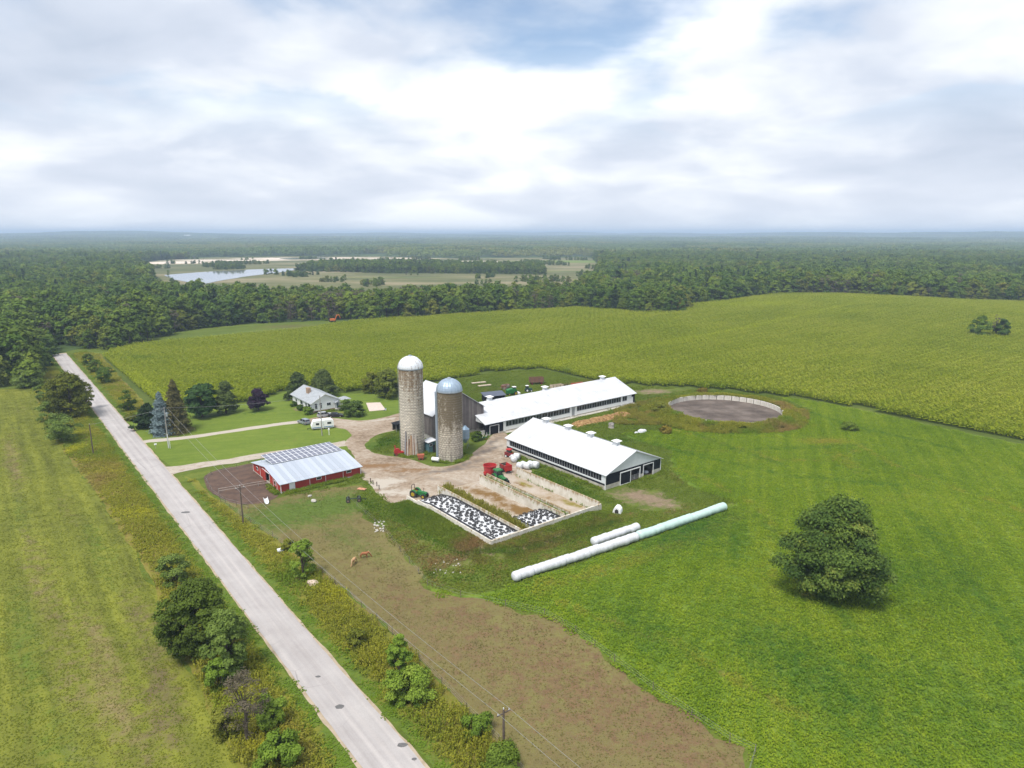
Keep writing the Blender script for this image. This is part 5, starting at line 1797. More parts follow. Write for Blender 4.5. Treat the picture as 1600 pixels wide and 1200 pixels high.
def red_barn():
    A, B, ZE, ZR = 18.7, 18.2, 2.25, 3.75
    t = thing('red_barn', 'low red barn with solar panels on its grey tin roof', 'barn', F(46.9, 140.4), ANG)
    m = MB()
    m.b2(0, 0, -.2, A, .2, .28).b2(0, .2, -.2, .2, B, .28).b2(A - .2, .2, -.2, A, B, .28).b2(.2, B - .2, -.2, A - .2, B, .28)
    m.build('foundation', concrete, t)
    MB().b2(.2, .2, -.1, A - .2, B - .2, .05).build('floor', straw, t)
    # walls, with panel joints
    wm_ = []
    edges = [0, 1.9, 3.1, 6.5, 10.2, 14.4, A]
    for i in range(len(edges) - 1):
        x0, x1 = edges[i], edges[i + 1]
        if i == 1:
            MB().b2(x0 + .04, .05, 2.02, x1 - .04, .18, ZE).build('wall', red_wood, t)
            d = MB().b2(x0 + .02, -.02, .1, x1 - .02, .1, 2.0).build('door', white_paint, t)
            MB().b2(x1 - .25, -.08, 1.0, x1 - .16, -.02, 1.12).build('handle', black_metal, d)
        else:
            MB().b2(x0 + .03, .03, .28, x1 - .03, .18, ZE).build('wall', red_wood, t)
        MB().b2(x1 - .04, .0, .25, x1 + .04, .1, ZE).build('joint_strip', white_paint, t)
    slope = (ZR - ZE) / (B / 2)

    def zt(y):
        return ZE + slope * min(y, B - y) - .08
    # left end wall in bays; the sliding door stands open
    for y0, y1, top_only in ((.2, 2.3, 0), (2.3, 4.6, 0), (4.6, 7.0, 0), (7.0, 9.4, 1), (9.4, 13.2, 0), (13.2, B, 0)):
        zl = 2.5 if top_only else .28
        prof = [(y0 + .03, zl), (y1 - .03, zl), (y1 - .03, zt(y1)), ((y0 + y1) / 2, max(zt((y0 + y1) / 2), min(zt(y0), zt(y1)))), (y0 + .03, zt(y0))]
        MB().yz(prof, .0, .16).build('end_wall', red_wood, t)
        MB().b2(-.05, y1 - .05, .25, .03, y1 + .05, zt(y1)).build('joint_strip', white_paint, t)
    MB().b2(-.14, 9.3, .1, -.04, 11.5, 2.55).build('sliding_door', red_wood, t)
    MB().b2(-.12, 6.9, 2.5, -.03, 11.6, 2.64).build('door_rail', white_paint, t)
    for y0, z0, w, h in ((14.6, 1.15, 1.3, .75), (3.0, .95, .9, 1.0)):
        f = MB().b2(-.07, y0, z0, -.01, y0 + w, z0 + h).build('window', white_paint, t)
        MB().b2(-.1, y0 + .1, z0 + .1, -.06, y0 + w / 2 - .04, z0 + h - .1).b2(-.1, y0 + w / 2 + .04, z0 + .1, -.06, y0 + w - .1, z0 + h - .1).build('pane', glass_dark, f)
    for x0 in (8.0, 15.2):
        f = MB().b2(x0, -.05, 1.25, x0 + 1.2, .01, 1.95).build('window', white_paint, t)
        MB().b2(x0 + .1, -.09, 1.35, x0 + 1.1, -.04, 1.85).build('pane', glass_dark, f)
    MB().yz([(0.2, .28), (B - .2, .28), (B, ZE - .05), (B / 2, ZR - .1), (0.0, ZE - .05)], A - .16, A).build('end_wall', red_wood, t)
    MB().b2(.2, B - .18, .28, A - .2, B - .02, ZE).build('rear_wall', red_wood, t)
    for y in (-.04, B - .06):
        MB().b2(-.06, y, -.05, .06, y + .1, ZE).build('corner_trim', white_paint, t)
    MB().b2(A - .06, -.05, -.05, A + .05, .05, ZE).build('corner_trim', white_paint, t)
    o = .45
    zl = ZE - slope * o
    # roof: metal sheets laid side by side on the near slope, one deck on the far slope
    rt = MB().yz([(B / 2, ZR - .02), (B + o, zl), (B + o, zl - .1), (B / 2, ZR - .14)], -.4, A + .4).build('roof', tin_roof, t)
    n = 20
    w = (A + .8) / n
    tones = [mat('tin_sheet_%d' % i, c, .5, (.34, .29, .27), 1.6, metal=.1, spec=.4, lo=.60, hi=.72) for i, c in enumerate(((.42, .46, .52), (.46, .50, .56), (.38, .42, .48)))]
    sm = [MB().yz([(-o, zl), (B / 2, ZR), (B / 2, ZR - .1), (-o, zl - .1)], .012, w - .012).yz([(-o, zl + .035), (B / 2, ZR + .035), (B / 2, ZR + .01), (-o, zl + .01)], -.03, .03).mesh('roof_sheet', q) for q in tones]
    for i in range(n):
        link('roof_sheet', sm[(i * 7 + i // 3) % 3], t, (-.4 + i * w, 0, 0))
    MB().b2(8.8, 1.0, ZE + .1, 8.86, 1.06, ZE + .11)
    # solar panels: two rows of fourteen on the far slope, raised on rails
    pw, ph = 1.20, 3.75
    pm = MB().b2(.03, .03, .0, pw - .03, ph - .05, .05)
    frm = MB().b2(0, 0, -.03, pw, ph, .015)
    pmesh = frm.mesh('solar_panel', pv_frame)
    cell = MB()
    for j in range(2):
        cell.b2(.10, .12 + j * (ph / 2), .02, pw - .10, ph / 2 - .10 + j * (ph / 2), .035)
    cmesh = cell.mesh('cells', pv)
    for row in range(2):
        for i in range(14):
            y = B / 2 + .12 + row * (ph + .1)
            tilt = math.atan(slope * 0.12)
            p = link('solar_panel', pmesh, t, (1.5 + i * (pw + .02), y, ZR + .14 + slope * .12 * (y - B / 2)))
            p.rotation_euler = (tilt, 0, 0)
            link('cells', cmesh, p)
    m = MB()
    for x in np.linspace(1.6, A - .6, 8):
        for yy in (B / 2 + .4, B - 1.3):
            m.cyl((x, yy, ZR - slope * (yy - B / 2) - .05), (x, yy, ZR + .11 + slope * .12 * (yy - B / 2)), .04, n=5)
    m.build('panel_rack', galv, t)
    return t


red_barn()

# ---- farmhouse
brick_m = mat('basement_brick', (0.42, 0.29, 0.20), 0.9, (0.30, 0.2, 0.14), 4)
shingle = mat('grey_shingles', (0.36, 0.38, 0.40), 0.85, (0.29, 0.31, 0.33), 1.2, bump=.4, bscale=6)
blue_door = mat('blue_grey_door', (0.20, 0.25, 0.33), 0.6)


def wall_window(t, x, y, z, w, h, face, m=None):
    """a window on a wall facing -y ('y') or -x ('x')"""
    if face == 'y':
        f = MB().b2(x, y - .06, z, x + w, y, z + h)
        p = MB().b2(x + .09, y - .085, z + .09, x + w / 2 - .03, y - .05, z + h - .09).b2(x + w / 2 + .03, y - .085, z + .09, x + w - .09, y - .05, z + h - .09)
    else:
        f = MB().b2(x - .06, y, z, x, y + w, z + h)
        p = MB().b2(x - .085, y + .09, z + .09, x - .05, y + w / 2 - .03, z + h - .09).b2(x - .085, y + w / 2 + .03, z + .09, x - .05, y + w - .09, z + h - .09)
    f = f.build('window', m or white_paint, t)
    p.build('pane', glass_dark, f)
    return f


def house():
    A, B, ZE, ZR, XR = 9.3, 16.2, 3.6, 5.9, 4.3
    t = thing('farmhouse', 'white bungalow with grey shingle roof and tan chimney', 'house', F(78.5, 200.6), ANG)
    m = MB()
    m.b2(0, 0, -.2, A, .3, .8).b2(0, .3, -.2, .3, B, .8).b2(A - .3, .3, -.2, A, B, .8).b2(.3, B - .3, -.2, A - .3, B, .8)
    m.build('basement_wall', brick_m, t)
    m = MB().b2(.03, .03, .8, .2, B - .03, ZE).b2(A - .2, .03, .8, A - .03, B - .03, ZE)
    m.build('side_wall', white_paint, t)
    for y0 in (.03, B - .2):
        MB().xz([(.2, .8), (A - .2, .8), (A - .2, ZE), (XR, ZR - .12), (.2, ZE)], y0, y0 + .17).build('gable_wall', white_paint, t)
    sl = (ZR - ZE)
    zl = ZE - sl / XR * .55
    zr_ = ZE - sl / (A - XR) * .55
    r = MB().xz([(-.55, zl), (XR, ZR), (A + .55, zr_), (A + .55, zr_ - .14), (XR, ZR - .16), (-.55, zl - .14)], -.5, B + .5).build('roof', shingle, t)
    m = MB().box(2.6, 8.6, 4.6, 1.0, 1.7, 1.9)
    c = m.build('chimney', brick_m, r)
    for y0 in (-.53, B + .5):
        MB().xz([(-.57, zl - .16), (XR, ZR - .17), (A + .57, zr_ - .16), (A + .57, zr_ + .03), (XR, ZR + .04), (-.57, zl + .03)], y0, y0 + .05).build('fascia', white_paint, r)
    for x in (1.0, 2.5):
        f = wall_window(t, x, .03, 1.35, .8, 1.35, 'y')
        MB().xz([(x - .06 + .46 + .46 * math.cos(q), 2.7 + .4 * math.sin(q)) for q in np.linspace(0, math.pi, 9)], -.04, .03).build('arch', glass_dark, f)
    wall_window(t, 4.9, .03, 1.9, 1.4, 1.0, 'y')
    wall_window(t, 1.0, .03, .2, .9, .45, 'y', black_metal)
    wall_window(t, 5.2, .03, .25, .9, .45, 'y', black_metal)
    for y, w, h in ((1.2, 1.6, 1.5), (4.0, 1.1, 1.2), (7.4, 2.0, 1.3), (12.2, 1.3, 1.1)):
        wall_window(t, .03, y, 1.5, w, h, 'x')
    # side porch with its door
    m = MB().b2(7.4, -1.2, -.1, 9.1, .0, .7).build('porch_step', concrete, t)
    p = MB().b2(7.45, -1.15, .7, 7.6, -1.0, 2.7).b2(8.9, -1.15, .7, 9.05, -1.0, 2.7).build('porch_post', white_paint, t)
    MB().xz([(7.2, 2.7), (8.25, 3.25), (9.3, 2.7)], -1.35, .0).build('porch_roof', shingle, t)
    d = MB().b2(7.75, -.06, .7, 8.75, .02, 2.65).build('door', blue_door, t)
    MB().b2(8.55, -.12, 1.6, 8.65, -.06, 1.72).build('handle', black_metal, d)
    return t


house()

# small garden shelter right of the house
t = thing('garden_shelter', 'small open garden shelter with grey hip roof right of the bungalow', 'shelter', at(538, 632), ANG)
for x in (-1.4, 1.4):
    for y in (-1.4, 1.4):
        MB().box(x, y, 0, .12, .12, 2.1).build('post', white_paint, t)
MB().add([(-1.8, -1.8, 2.1), (1.8, -1.8, 2.1), (1.8, 1.8, 2.1), (-1.8, 1.8, 2.1), (0, 0, 2.9)], [(3, 2, 1, 0), (0, 1, 4), (1, 2, 4), (2, 3, 4), (3, 0, 4)]).build('roof', shingle, t)

# ---- bunker silos
def bunkers():
    t = thing('bunker_silo', 'concrete bunker silo walls with three open bays', 'bunker', F(0, 0), 0)
    t.rotation_euler = (0, 0, ANG)

    def wall(a0, b0, a1, b1, h, tk=.22):
        m = MB()
        if abs(a1 - a0) < .5:
            a = (a0 + a1) / 2
            m.add([(a - tk * 1.3, b0, -.1), (a + tk * 1.3, b0, -.1), (a + tk * 1.3, b1, -.1), (a - tk * 1.3, b1, -.1), (a - tk * .6, b0, h), (a + tk * .6, b0, h), (a + tk * .6, b1, h), (a - tk * .6, b1, h)],
                  [(3, 2, 1, 0), (4, 5, 6, 7), (0, 1, 5, 4), (1, 2, 6, 5), (2, 3, 7, 6), (3, 0, 4, 7)])
        else:
            m.b2(a0, b0, -.1, a1, b1, h)
        return m.build('wall', bunker_conc, t)
    E0 = BUNK_B0
    wall(66.6, E0 + .3, 66.6, 112.0, 1.75)
    wall(66.6, 112.02, 66.6, 116.0, 1.4)
    wall(66.6, 116.02, 66.6, 120.4, .95)
    wall(73.4, E0 + .3, 73.4, 119.0, 2.1)
    wall(84.2, E0 + .3, 84.2, 118.6, 2.3)
    wall(85.7, E0 + .3, 85.7, 118.0, 2.3)
    wall(93.8, E0 + .3, 93.8, 117.2, 2.2)
    wall(66.4, E0 - .1, 94.05, E0 + .29, 1.85)
    return t


bunkers()
k = NB('bunker_floor')
v = k.math('ADD', k.math('MULTIPLY', k.noise(0.18, 5, .6), .6), k.math('MULTIPLY', k.noise(1.2, 5, .7), .4))
c = k.ramp(v, [(0.34, (0.222, 0.142, 0.068)), (0.43, (0.333, 0.263, 0.184)), (0.54, (0.400, 0.341, 0.279)), (0.68, (0.444, 0.398, 0.340))])
st = k.rng(k.math('ADD', k.attr('stain'), k.math('MULTIPLY', k.math('SUBTRACT', k.noise(.5, 5, .7), .5), 1.3)), .4, .75)
c = k.mix(st, c, (0.178, 0.103, 0.034))
al = k.rng(k.math('ADD', k.attr('algae'), k.math('MULTIPLY', k.math('SUBTRACT', k.noise(.6, 5, .7), .5), 1.3)), .4, .75)
c = k.mix(al, c, (0.200, 0.163, 0.031))
k.b.inputs['Roughness'].default_value = .55
G_BFLOOR = k.done(c)
sheet('bunker_floor', [F(66.8, BUNK_B0), F(93.8, BUNK_B0), F(93.8, 120.2), F(66.8, 120.2)], 0.068, 1.5, G_BFLOOR, {
    'stain': M([(770, 775, 10, 2.6, 128, .8), (815, 800, 6, 2.4, 128, 1), (800, 775, 9, 1.1, 128, .9), (840, 800, 5, 1.0, 128, .8), (770, 760, 6, 1.2, 128, .8), (790, 790, 6, 2, 128, .7), (745, 770, 8, 2, 128, .7), (812, 757, 2.5, 1.2, 128, .9)]),
    'algae': M([(890, 787, 3.4, 1.4, 128, .9), (820, 757, 4, 1.3, 128, .8), (915, 795, 6, .6, 128, .8), (860, 770, 4, 1, 128, .4)])})
# earth banks against the bunker's outer walls
bank_m = G_MEADOW


def bank(pts_out, pts_in, z_in):
    vs, fs = [], []
    n = len(pts_in)
    kk = 6
    for i in range(n):
        for j in range(kk + 1):
            q = j / kk
            x = pts_in[i][0] * (1 - q) + pts_out[i][0] * q
            y = pts_in[i][1] * (1 - q) + pts_out[i][1] * q
            z = (z_in[i]) * (1 - q * q * (3 - 2 * q)) + 0.01 - .03 * (j == kk)
            vs.append((x, y, z + (0.08 * (vnoise(x, y, 1.3, 5) - .5) if 0 < j < kk else 0)))
    for i in range(n - 1):
        for j in range(kk):
            a = i * (kk + 1) + j
            fs.append((a, a + 1, a + kk + 2, a + kk + 1))
    return vs, fs


bs = np.linspace(119.5, BUNK_B0 - .12, 22)
pin = [F(66.42, b) for b in bs] + [F(a, BUNK_B0 - .12) for a in np.linspace(67.5, 94.2, 20)]
pout = [F(66.42 - 5.0, b) for b in bs[:-1]] + [F(62, BUNK_B0 - 4.5)] + [F(a, BUNK_B0 - 5.5) for a in np.linspace(67.5, 94.2, 20)]
zin = list(np.linspace(.2, 1.0, 8)) + [1.0] * 14 + [1.05] * 16 + list(np.linspace(1.0, .5, 4))
vs, fs = bank(pout, pin, zin)
me = bpy.data.meshes.new('earth_bank')
me.from_pydata(vs, [], [f[::-1] for f in fs])
me.polygons.foreach_set('use_smooth', [True] * len(me.polygons))
for nm in ('dry', 'bare', 'lush'):
    a = me.attributes.new(nm, 'FLOAT', 'POINT')
    V = np.array(vs)
    a.data.foreach_set('value', meadow_masks[nm](V[:, 0], V[:, 1]).astype(np.float32))
me.materials.append(bank_m)
link('earth_bank', me)['kind'] = 'structure'
n_ = 700
ii = rng.integers(0, len(pin) - 1, n_)
qq = rng.uniform(0.03, 1, n_)
tt = rng.uniform(0, 1, n_)
pi_, po_ = np.array(pin), np.array(pout)
zi_ = np.array(zin)
bx_ = (pi_[ii] * (1 - tt)[:, None] + pi_[ii + 1] * tt[:, None]) * (1 - qq)[:, None] + (po_[ii] * (1 - tt)[:, None] + po_[ii + 1] * tt[:, None]) * qq[:, None]
bz_ = (zi_[ii] * (1 - tt) + zi_[ii + 1] * tt) * (1 - qq * qq * (3 - 2 * qq))
scatter('bank_grass', np.column_stack([bx_, bz_]), mead_p, rng.uniform(0, 6.28, n_), np.column_stack([np.full(n_, .7)] * 2 + [rng.uniform(.6, 1.4, n_)]), rng.integers(0, 3, n_), 'grass on the earth banks outside the bunker walls', 'grass', {'dry': meadow_masks['dry'](bx_[:, 0], bx_[:, 1]), 'lush': meadow_masks['lush'](bx_[:, 0], bx_[:, 1])})

# silage covers
cover_m = mat('white_silage_sheet', (0.68, 0.69, 0.70), 0.45, (0.52, 0.53, 0.55), 1.4, bump=.6, bscale=3)
black_sheet = mat('black_sheet', (0.02, 0.02, 0.024), 0.5)


def cover(label, a0, a1, b0, b1, zf):
    t = thing('silage_cover', label, 'silage cover', F(0, 0), ANG)
    na, nb = 22, 60
    vs, fs = [], []
    for i in range(na + 1):
        for j in range(nb + 1):
            a, b = a0 + (a1 - a0) * i / na, b0 + (b1 - b0) * j / nb
            vs.append((a, b, zf(a, b) + .10 * float(vnoise(a, b, .9, 4)) + .05 * float(vnoise(a, b, .35, 8))))
    for i in range(na):
        for j in range(nb):
            q = i * (nb + 1) + j
            fs.append((q, q + nb + 1, q + nb + 2, q + 1))
    # skirts down to the floor
    rim = [i * (nb + 1) for i in range(na + 1)] + [na * (nb + 1) + j for j in range(1, nb + 1)] + [i * (nb + 1) + nb for i in range(na - 1, -1, -1)] + [j for j in range(nb - 1, 0, -1)]
    k0 = len(vs)
    vs += [(vs[q][0], vs[q][1], 0.0) for q in rim]
    n = len(rim)
    for q in range(n):
        fs.append((rim[q], k0 + q, k0 + (q + 1) % n, rim[(q + 1) % n]))
    MB().add(vs, fs).build('sheet', cover_m, t, smooth_ang=60)
    m = MB()
    for (x0, y0, x1, y1) in ((a0, b0, a0 + .4, b1), (a1 - .5, b0, a1, b1), (a0 + .4, b1 - .5, a1 - .5, b1)):
        kx, ky = max(1, int((x1 - x0) / .5)), max(1, int((y1 - y0) / .5))
        for i in range(kx):
            for j in range(ky):
                xx0, xx1 = x0 + (x1 - x0) * i / kx, x0 + (x1 - x0) * (i + 1) / kx
                yy0, yy1 = y0 + (y1 - y0) * j / ky, y0 + (y1 - y0) * (j + 1) / ky
                m.add([(x, y, zf(x, y) + .17) for x, y in ((xx0, yy0), (xx1, yy0), (xx1, yy1), (xx0, yy1))], [(0, 1, 2, 3)])
    m.build('edge_strip', black_sheet, t)
    return t


def zf1(a, b):
    e = min(1.0, (117.2 - b) / 5.5)
    return 0.35 + 1.15 * max(0, e) ** .6 + .18 * math.sin((a - 66.9) / 6.3 * math.pi)


def zf2(a, b):
    e = min(1.0, (98.2 - b) / 2.6)
    return 0.3 + 1.1 * max(0, e) ** .6 + .15 * math.sin((a - 76) / 8 * math.pi)


cover('long white silage sheet filling the left bunker bay', 66.95, 73.05, 90.8, 117.0, zf1)
cover('short white silage sheet at the end of the middle bay', 76.3, 83.9, 90.8, 98.0, zf2)
tyre_m = mat('tyre_rubber', (0.025, 0.025, 0.028), 0.85, (0.045, 0.043, 0.04), 6)


def torus(R0, r0, n=12, k=6, sq=1.0):
    m = MB()
    vs, fs = [], []
    for i in range(n):
        a = 2 * math.pi * i / n
        for j in range(k):
            b = 2 * math.pi * j / k
            rr = R0 + r0 * math.cos(b)
            vs.append((rr * math.cos(a), rr * math.sin(a), r0 * sq * math.sin(b)))
    for i in range(n):
        for j in range(k):
            fs.append((i * k + j, ((i + 1) % n) * k + j, ((i + 1) % n) * k + (j + 1) % k, i * k + (j + 1) % k))
    return m.add(vs, fs)


ty_me = torus(.30, .095, 12, 6, .85).mesh('tyre', tyre_m)


def tyres(a0, a1, b0, b1, zf, n, label, grp, seed):
    r = np.random.default_rng(seed)
    pts = []
    k = 0
    while len(pts) < n and k < 20000:
        k += 1
        a, b = r.uniform(a0 + .45, a1 - .45), r.uniform(b0 + .45, b1 - .5)
        if r.uniform() < 0.12:
            b = b0 + .5 + r.uniform(0, .4)
        if any((a - p) ** 2 + (b - q) ** 2 < .74 ** 2 for p, q in pts):
            continue
        pts.append((a, b))
        s = r.uniform(.78, 1.18)
        x, y = F(a, b)
        o = link('tyre', ty_me, None, (x, y, zf(a, b) + .22))
        o.rotation_euler = (r.normal() * .12, r.normal() * .12, r.uniform(0, 6))
        o.scale = (s, s, s)
        tag(o, label, 'tyre', grp)


tyres(66.95, 73.05, 90.8, 116.6, zf1, 132, 'old black tyre weighing down the long white silage sheet', 'tyres on the long silage sheet', 1)
tyres(76.3, 83.9, 90.8, 97.6, zf2, 46, 'old black tyre weighing down the short white silage sheet', 'tyres on the short silage sheet', 2)


def weeds_at(name, label, pts, hs, attrs_):
    n = len(pts)
    P = np.array(pts)
    return scatter(name, P, weed_p, rng.uniform(0, 6.28, n), np.column_stack([np.full(n, .8)] * 2 + [np.asarray(hs)]), rng.integers(0, 4, n), label, 'weeds', {k_: np.full(n, v_) for k_, v_ in attrs_.items()})


pp = []
for b in np.linspace(92, 118.3, 60):
    for a in (74.1, 74.8, 75.5):
        x, y = F(a + random.uniform(-.2, .2), b)
        pp.append((x, y, .06))
weeds_at('tall_weeds', 'tall brown-green weeds along the bunker wall in the middle bay', pp, rng.uniform(1.8, 3.8, len(pp)), {'brown': .45, 'green': .35, 'gold': 0})
pp = []
for b in np.linspace(91.5, 117.5, 60):
    x, y = F(84.95 + random.uniform(-.15, .15), b)
    pp.append((x, y, 1.35))
weeds_at('wall_grass', 'grass growing in the gap between the twin bunker walls', pp, rng.uniform(.5, 1.1, len(pp)), {'brown': 0, 'green': .8, 'gold': 0})
MB().b2(84.45, BUNK_B0 + .3, 0, 85.45, 117.9, 1.35).build('soil_fill', mat('soil', (.12, .09, .06), .95)).rotation_euler = (0, 0, ANG)
bpy.data.objects['soil_fill']['kind'] = 'structure'

# ---- manure tank
TC_ = (66.4, 206.6)
TR_ = 17.1
t = thing('manure_tank', 'round open concrete manure tank sunk in a grassy bank', 'tank', (TC_[0], TC_[1], 0))
npan = 44
da = 2 * math.pi / npan
seg = MB()
vs, fs = [], []
for i, a in enumerate(np.linspace(.006, da - .006, 4)):
    c, s = math.cos(a), math.sin(a)
    for r_, z in ((TR_, 0), (TR_, 1.9), (TR_ + .28, 1.9), (TR_ + .28, 0)):
        vs.append((r_ * c, r_ * s, z))
for i in range(3):
    for j in range(4):
        fs.append((i * 4 + j, (i + 1) * 4 + j, (i + 1) * 4 + (j + 1) % 4, i * 4 + (j + 1) % 4))
fs += [(0, 1, 2, 3), (15, 14, 13, 12)]
fs = [f[::-1] for f in fs]
tank_c = streaked('tank_concrete', (0.72, 0.68, 0.60), (0.42, 0.36, 0.28), .6, .52, .7)
segm = seg.add(vs, fs).mesh('wall_panel', tank_c)
for i in range(npan):
    o = link('wall_panel', segm, t)
    o.rotation_euler = (0, 0, i * da)
k = NB('slurry_crust')
n1 = k.noise(.16, 6, .65)
c = k.ramp(n1, [(0.36, (0.062, 0.048, 0.040)), (0.5, (0.118, 0.094, 0.078)), (0.62, (0.18, 0.148, 0.125))])
c = k.mix(k.noise(2.2, 5, .75, lo=.4, hi=.7), c, (0.128, 0.104, 0.088))
k.bump(k.noise(1.6, 5, .7), .7, .1)
k.done(c)
o = MB().lathe([(0, .42), (6, .44), (12, .42), (TR_ + .02, .4)], 44, TC_).build('slurry', k.mat, smooth_ang=60)
tag(o, 'grey crusted slurry inside the round tank', 'slurry', kind='stuff')


def tank_bank_z(r_):
    return 1.62 * (1 - smooth(TR_ + .28, TR_ + 7.5, r_))


vs, fs = [], []
na, nr = 90, 9
for i in range(na):
    a = 2 * math.pi * i / na
    wid = 6.2 + 1.8 * math.sin(a * 2 + 1) + .7 * math.sin(a * 5)
    for j in range(nr + 1):
        q = j / nr
        r_ = TR_ + .26 + wid * q
        x, y = TC_[0] + r_ * math.cos(a), TC_[1] + r_ * math.sin(a)
        z = 1.6 * (1 - q * q * (3 - 2 * q)) + .03 - .06 * (j == nr) + (.25 * (vnoise(x, y, 1.8, 3) - .5) if 0 < j < nr else 0)
        vs.append((x, y, float(z)))
for i in range(na):
    for j in range(nr):
        p, q = i * (nr + 1) + j, ((i + 1) % na) * (nr + 1) + j
        fs.append((p, p + 1, q + 1, q))
me = bpy.data.meshes.new('tank_bank')
me.from_pydata(vs, [], fs)
V = np.array(vs)
for nm, val in (('dry', .75 * vnoise(V[:, 0], V[:, 1], 5, 2)), ('bare', np.zeros(len(V))), ('lush', .5 * vnoise(V[:, 0], V[:, 1], 4, 6))):
    a = me.attributes.new(nm, 'FLOAT', 'POINT')
    a.data.foreach_set('value', val.astype(np.float32))
me.polygons.foreach_set('use_smooth', [True] * len(me.polygons))
me.materials.append(G_MEADOW)
link('tank_bank', me)['kind'] = 'structure'
n_ = 1300
aa = rng.uniform(0, 6.283, n_)
qq = rng.uniform(0.02, 1, n_)
wid = 6.2 + 1.8 * np.sin(aa * 2 + 1) + .7 * np.sin(aa * 5)
r_ = TR_ + .6 + wid * qq
px_, py_ = TC_[0] + r_ * np.cos(aa), TC_[1] + r_ * np.sin(aa)
scatter('bank_weeds', np.column_stack([px_, py_, 1.6 * (1 - qq * qq * (3 - 2 * qq))]), weed_p, rng.uniform(0, 6.28, n_), np.column_stack([np.full(n_, 1.0)] * 2 + [.6 + 1.6 * vnoise(px_, py_, 4, 7)]), rng.integers(0, 4, n_), 'rough brown-green weeds on the bank round the manure tank', 'weeds', {'brown': np.clip(1.5 * vnoise(px_, py_, 6, 3) - .5, 0, 1), 'green': np.clip(1.6 * vnoise(px_, py_, 5, 9) - .5, 0, 1), 'gold': np.zeros(n_)})
# weedy ground between the long barn and the tank
pp = []
for _ in range(700):
    x, y = at(random.uniform(960, 1062), random.uniform(622, 664))
    if math.hypot(x - TC_[0], y - TC_[1]) > TR_ + 3 and -x * AY + y * AX < 146 and vnoise(x, y, 7, 33) > .35:
        pp.append((x, y, .02))
weeds_at('rough_weeds', 'rough dark weeds between the long barn and the manure tank', pp, rng.uniform(.8, 2.2, len(pp)), {'brown': .5, 'green': .4, 'gold': 0})

# weeds grown up against walls and feet
pp = []
for (sx, sy), r0 in (((-25.5, 168.2), 3.3), ((-15.4, 163.4), 3.35)):
    for _ in range(46):
        a_ = random.uniform(0, 6.283)
        rr_ = r0 + abs(random.gauss(0, .5)) + .25
        pp.append((sx + rr_ * math.cos(a_), sy + rr_ * math.sin(a_), .04))


def along(a0, b0, a1, b1, n, spread):
    for _ in range(n):
        q_ = random.random()
        x_, y_ = F(a0 + (a1 - a0) * q_ + random.uniform(-spread, spread), b0 + (b1 - b0) * q_ + random.uniform(-spread, spread))
        pp.append((x_, y_, .03))


along(46.9, 139.7, 65.6, 139.7, 60, .35)
along(46.2, 140.4, 46.2, 146.5, 14, .3)
along(93.5, 151.0, 108, 151.0, 60, .7)
along(102.9, 100, 102.9, 132, 70, .35)
along(114.5, 97.7, 122.5, 97.7, 16, .3)
along(122.7, 98, 122.7, 133, 50, .4)
along(66.0, 92, 66.0, 118, 70, .3)
along(67, 89.8, 94.3, 89.8, 80, .3)
along(94.4, 91, 94.4, 117, 60, .35)
along(78.2, 200.2, 87, 200.2, 14, .3)
weeds_at('wall_foot_weeds', 'ragged weeds growing against the feet of walls and silos', pp, rng.uniform(.3, 1.2, len(pp)), {'brown': .2, 'green': .7, 'gold': 0})

# ================================================================== TREES AND SHRUBS STANDING SINGLY


def height_at(x, y, top_py):
    v = (top_py - 600) / FPX
    return CAM_H - y * (v * CP + SP) / (CP - v * SP)


M_FOL = {
    'deep': m_deep, 'mid': m_mid, 'olive': m_olive, 'conifer': m_conif, 'bare': m_bare,
    'blue': fol_mat('foliage_blue_spruce', [(0.0, (0.052, 0.086, 0.093)), (0.5, (0.126, 0.177, 0.186)), (1.0, (0.262, 0.334, 0.338))]),
    'brownspruce': fol_mat('foliage_brown_spruce', [(0.0, (0.048, 0.049, 0.020)), (0.5, (0.105, 0.099, 0.034)), (1.0, (0.178, 0.156, 0.060))]),
    'maple': fol_mat('foliage_maple', [(0.0, (0.017, 0.043, 0.015)), (0.5, (0.037, 0.081, 0.022)), (1.0, (0.073, 0.134, 0.038))], trans=.12),
    'purple': fol_mat('foliage_purple', [(0.0, (0.023, 0.015, 0.026)), (0.5, (0.044, 0.027, 0.049)), (1.0, (0.084, 0.054, 0.082))], trans=.12),
    'cedar': fol_mat('foliage_cedar', [(0.0, (0.032, 0.051, 0.015)), (0.5, (0.071, 0.103, 0.026)), (1.0, (0.126, 0.161, 0.044))], trans=.15),
    'oakbig': fol_mat('foliage_big_tree', [(0.0, (0.026, 0.057, 0.013)), (0.4, (0.070, 0.119, 0.021)), (0.75, (0.139, 0.200, 0.032)), (0.93, (0.227, 0.245, 0.045)), (1.0, (0.327, 0.232, 0.059))], trans=.12, obj_var=0.0),
    'yellow': fol_mat('foliage_yellow_green', [(0.0, (0.052, 0.075, 0.013)), (0.5, (0.131, 0.161, 0.024)), (1.0, (0.221, 0.242, 0.044))]),
    'shrub': fol_mat('foliage_shrub', [(0.0, (0.048, 0.086, 0.017)), (0.5, (0.121, 0.182, 0.032)), (1.0, (0.221, 0.290, 0.066))]),
    'bright': fol_mat('foliage_bright', [(0.0, (0.068, 0.119, 0.015)), (0.5, (0.173, 0.264, 0.029)), (1.0, (0.294, 0.376, 0.055))]),
}


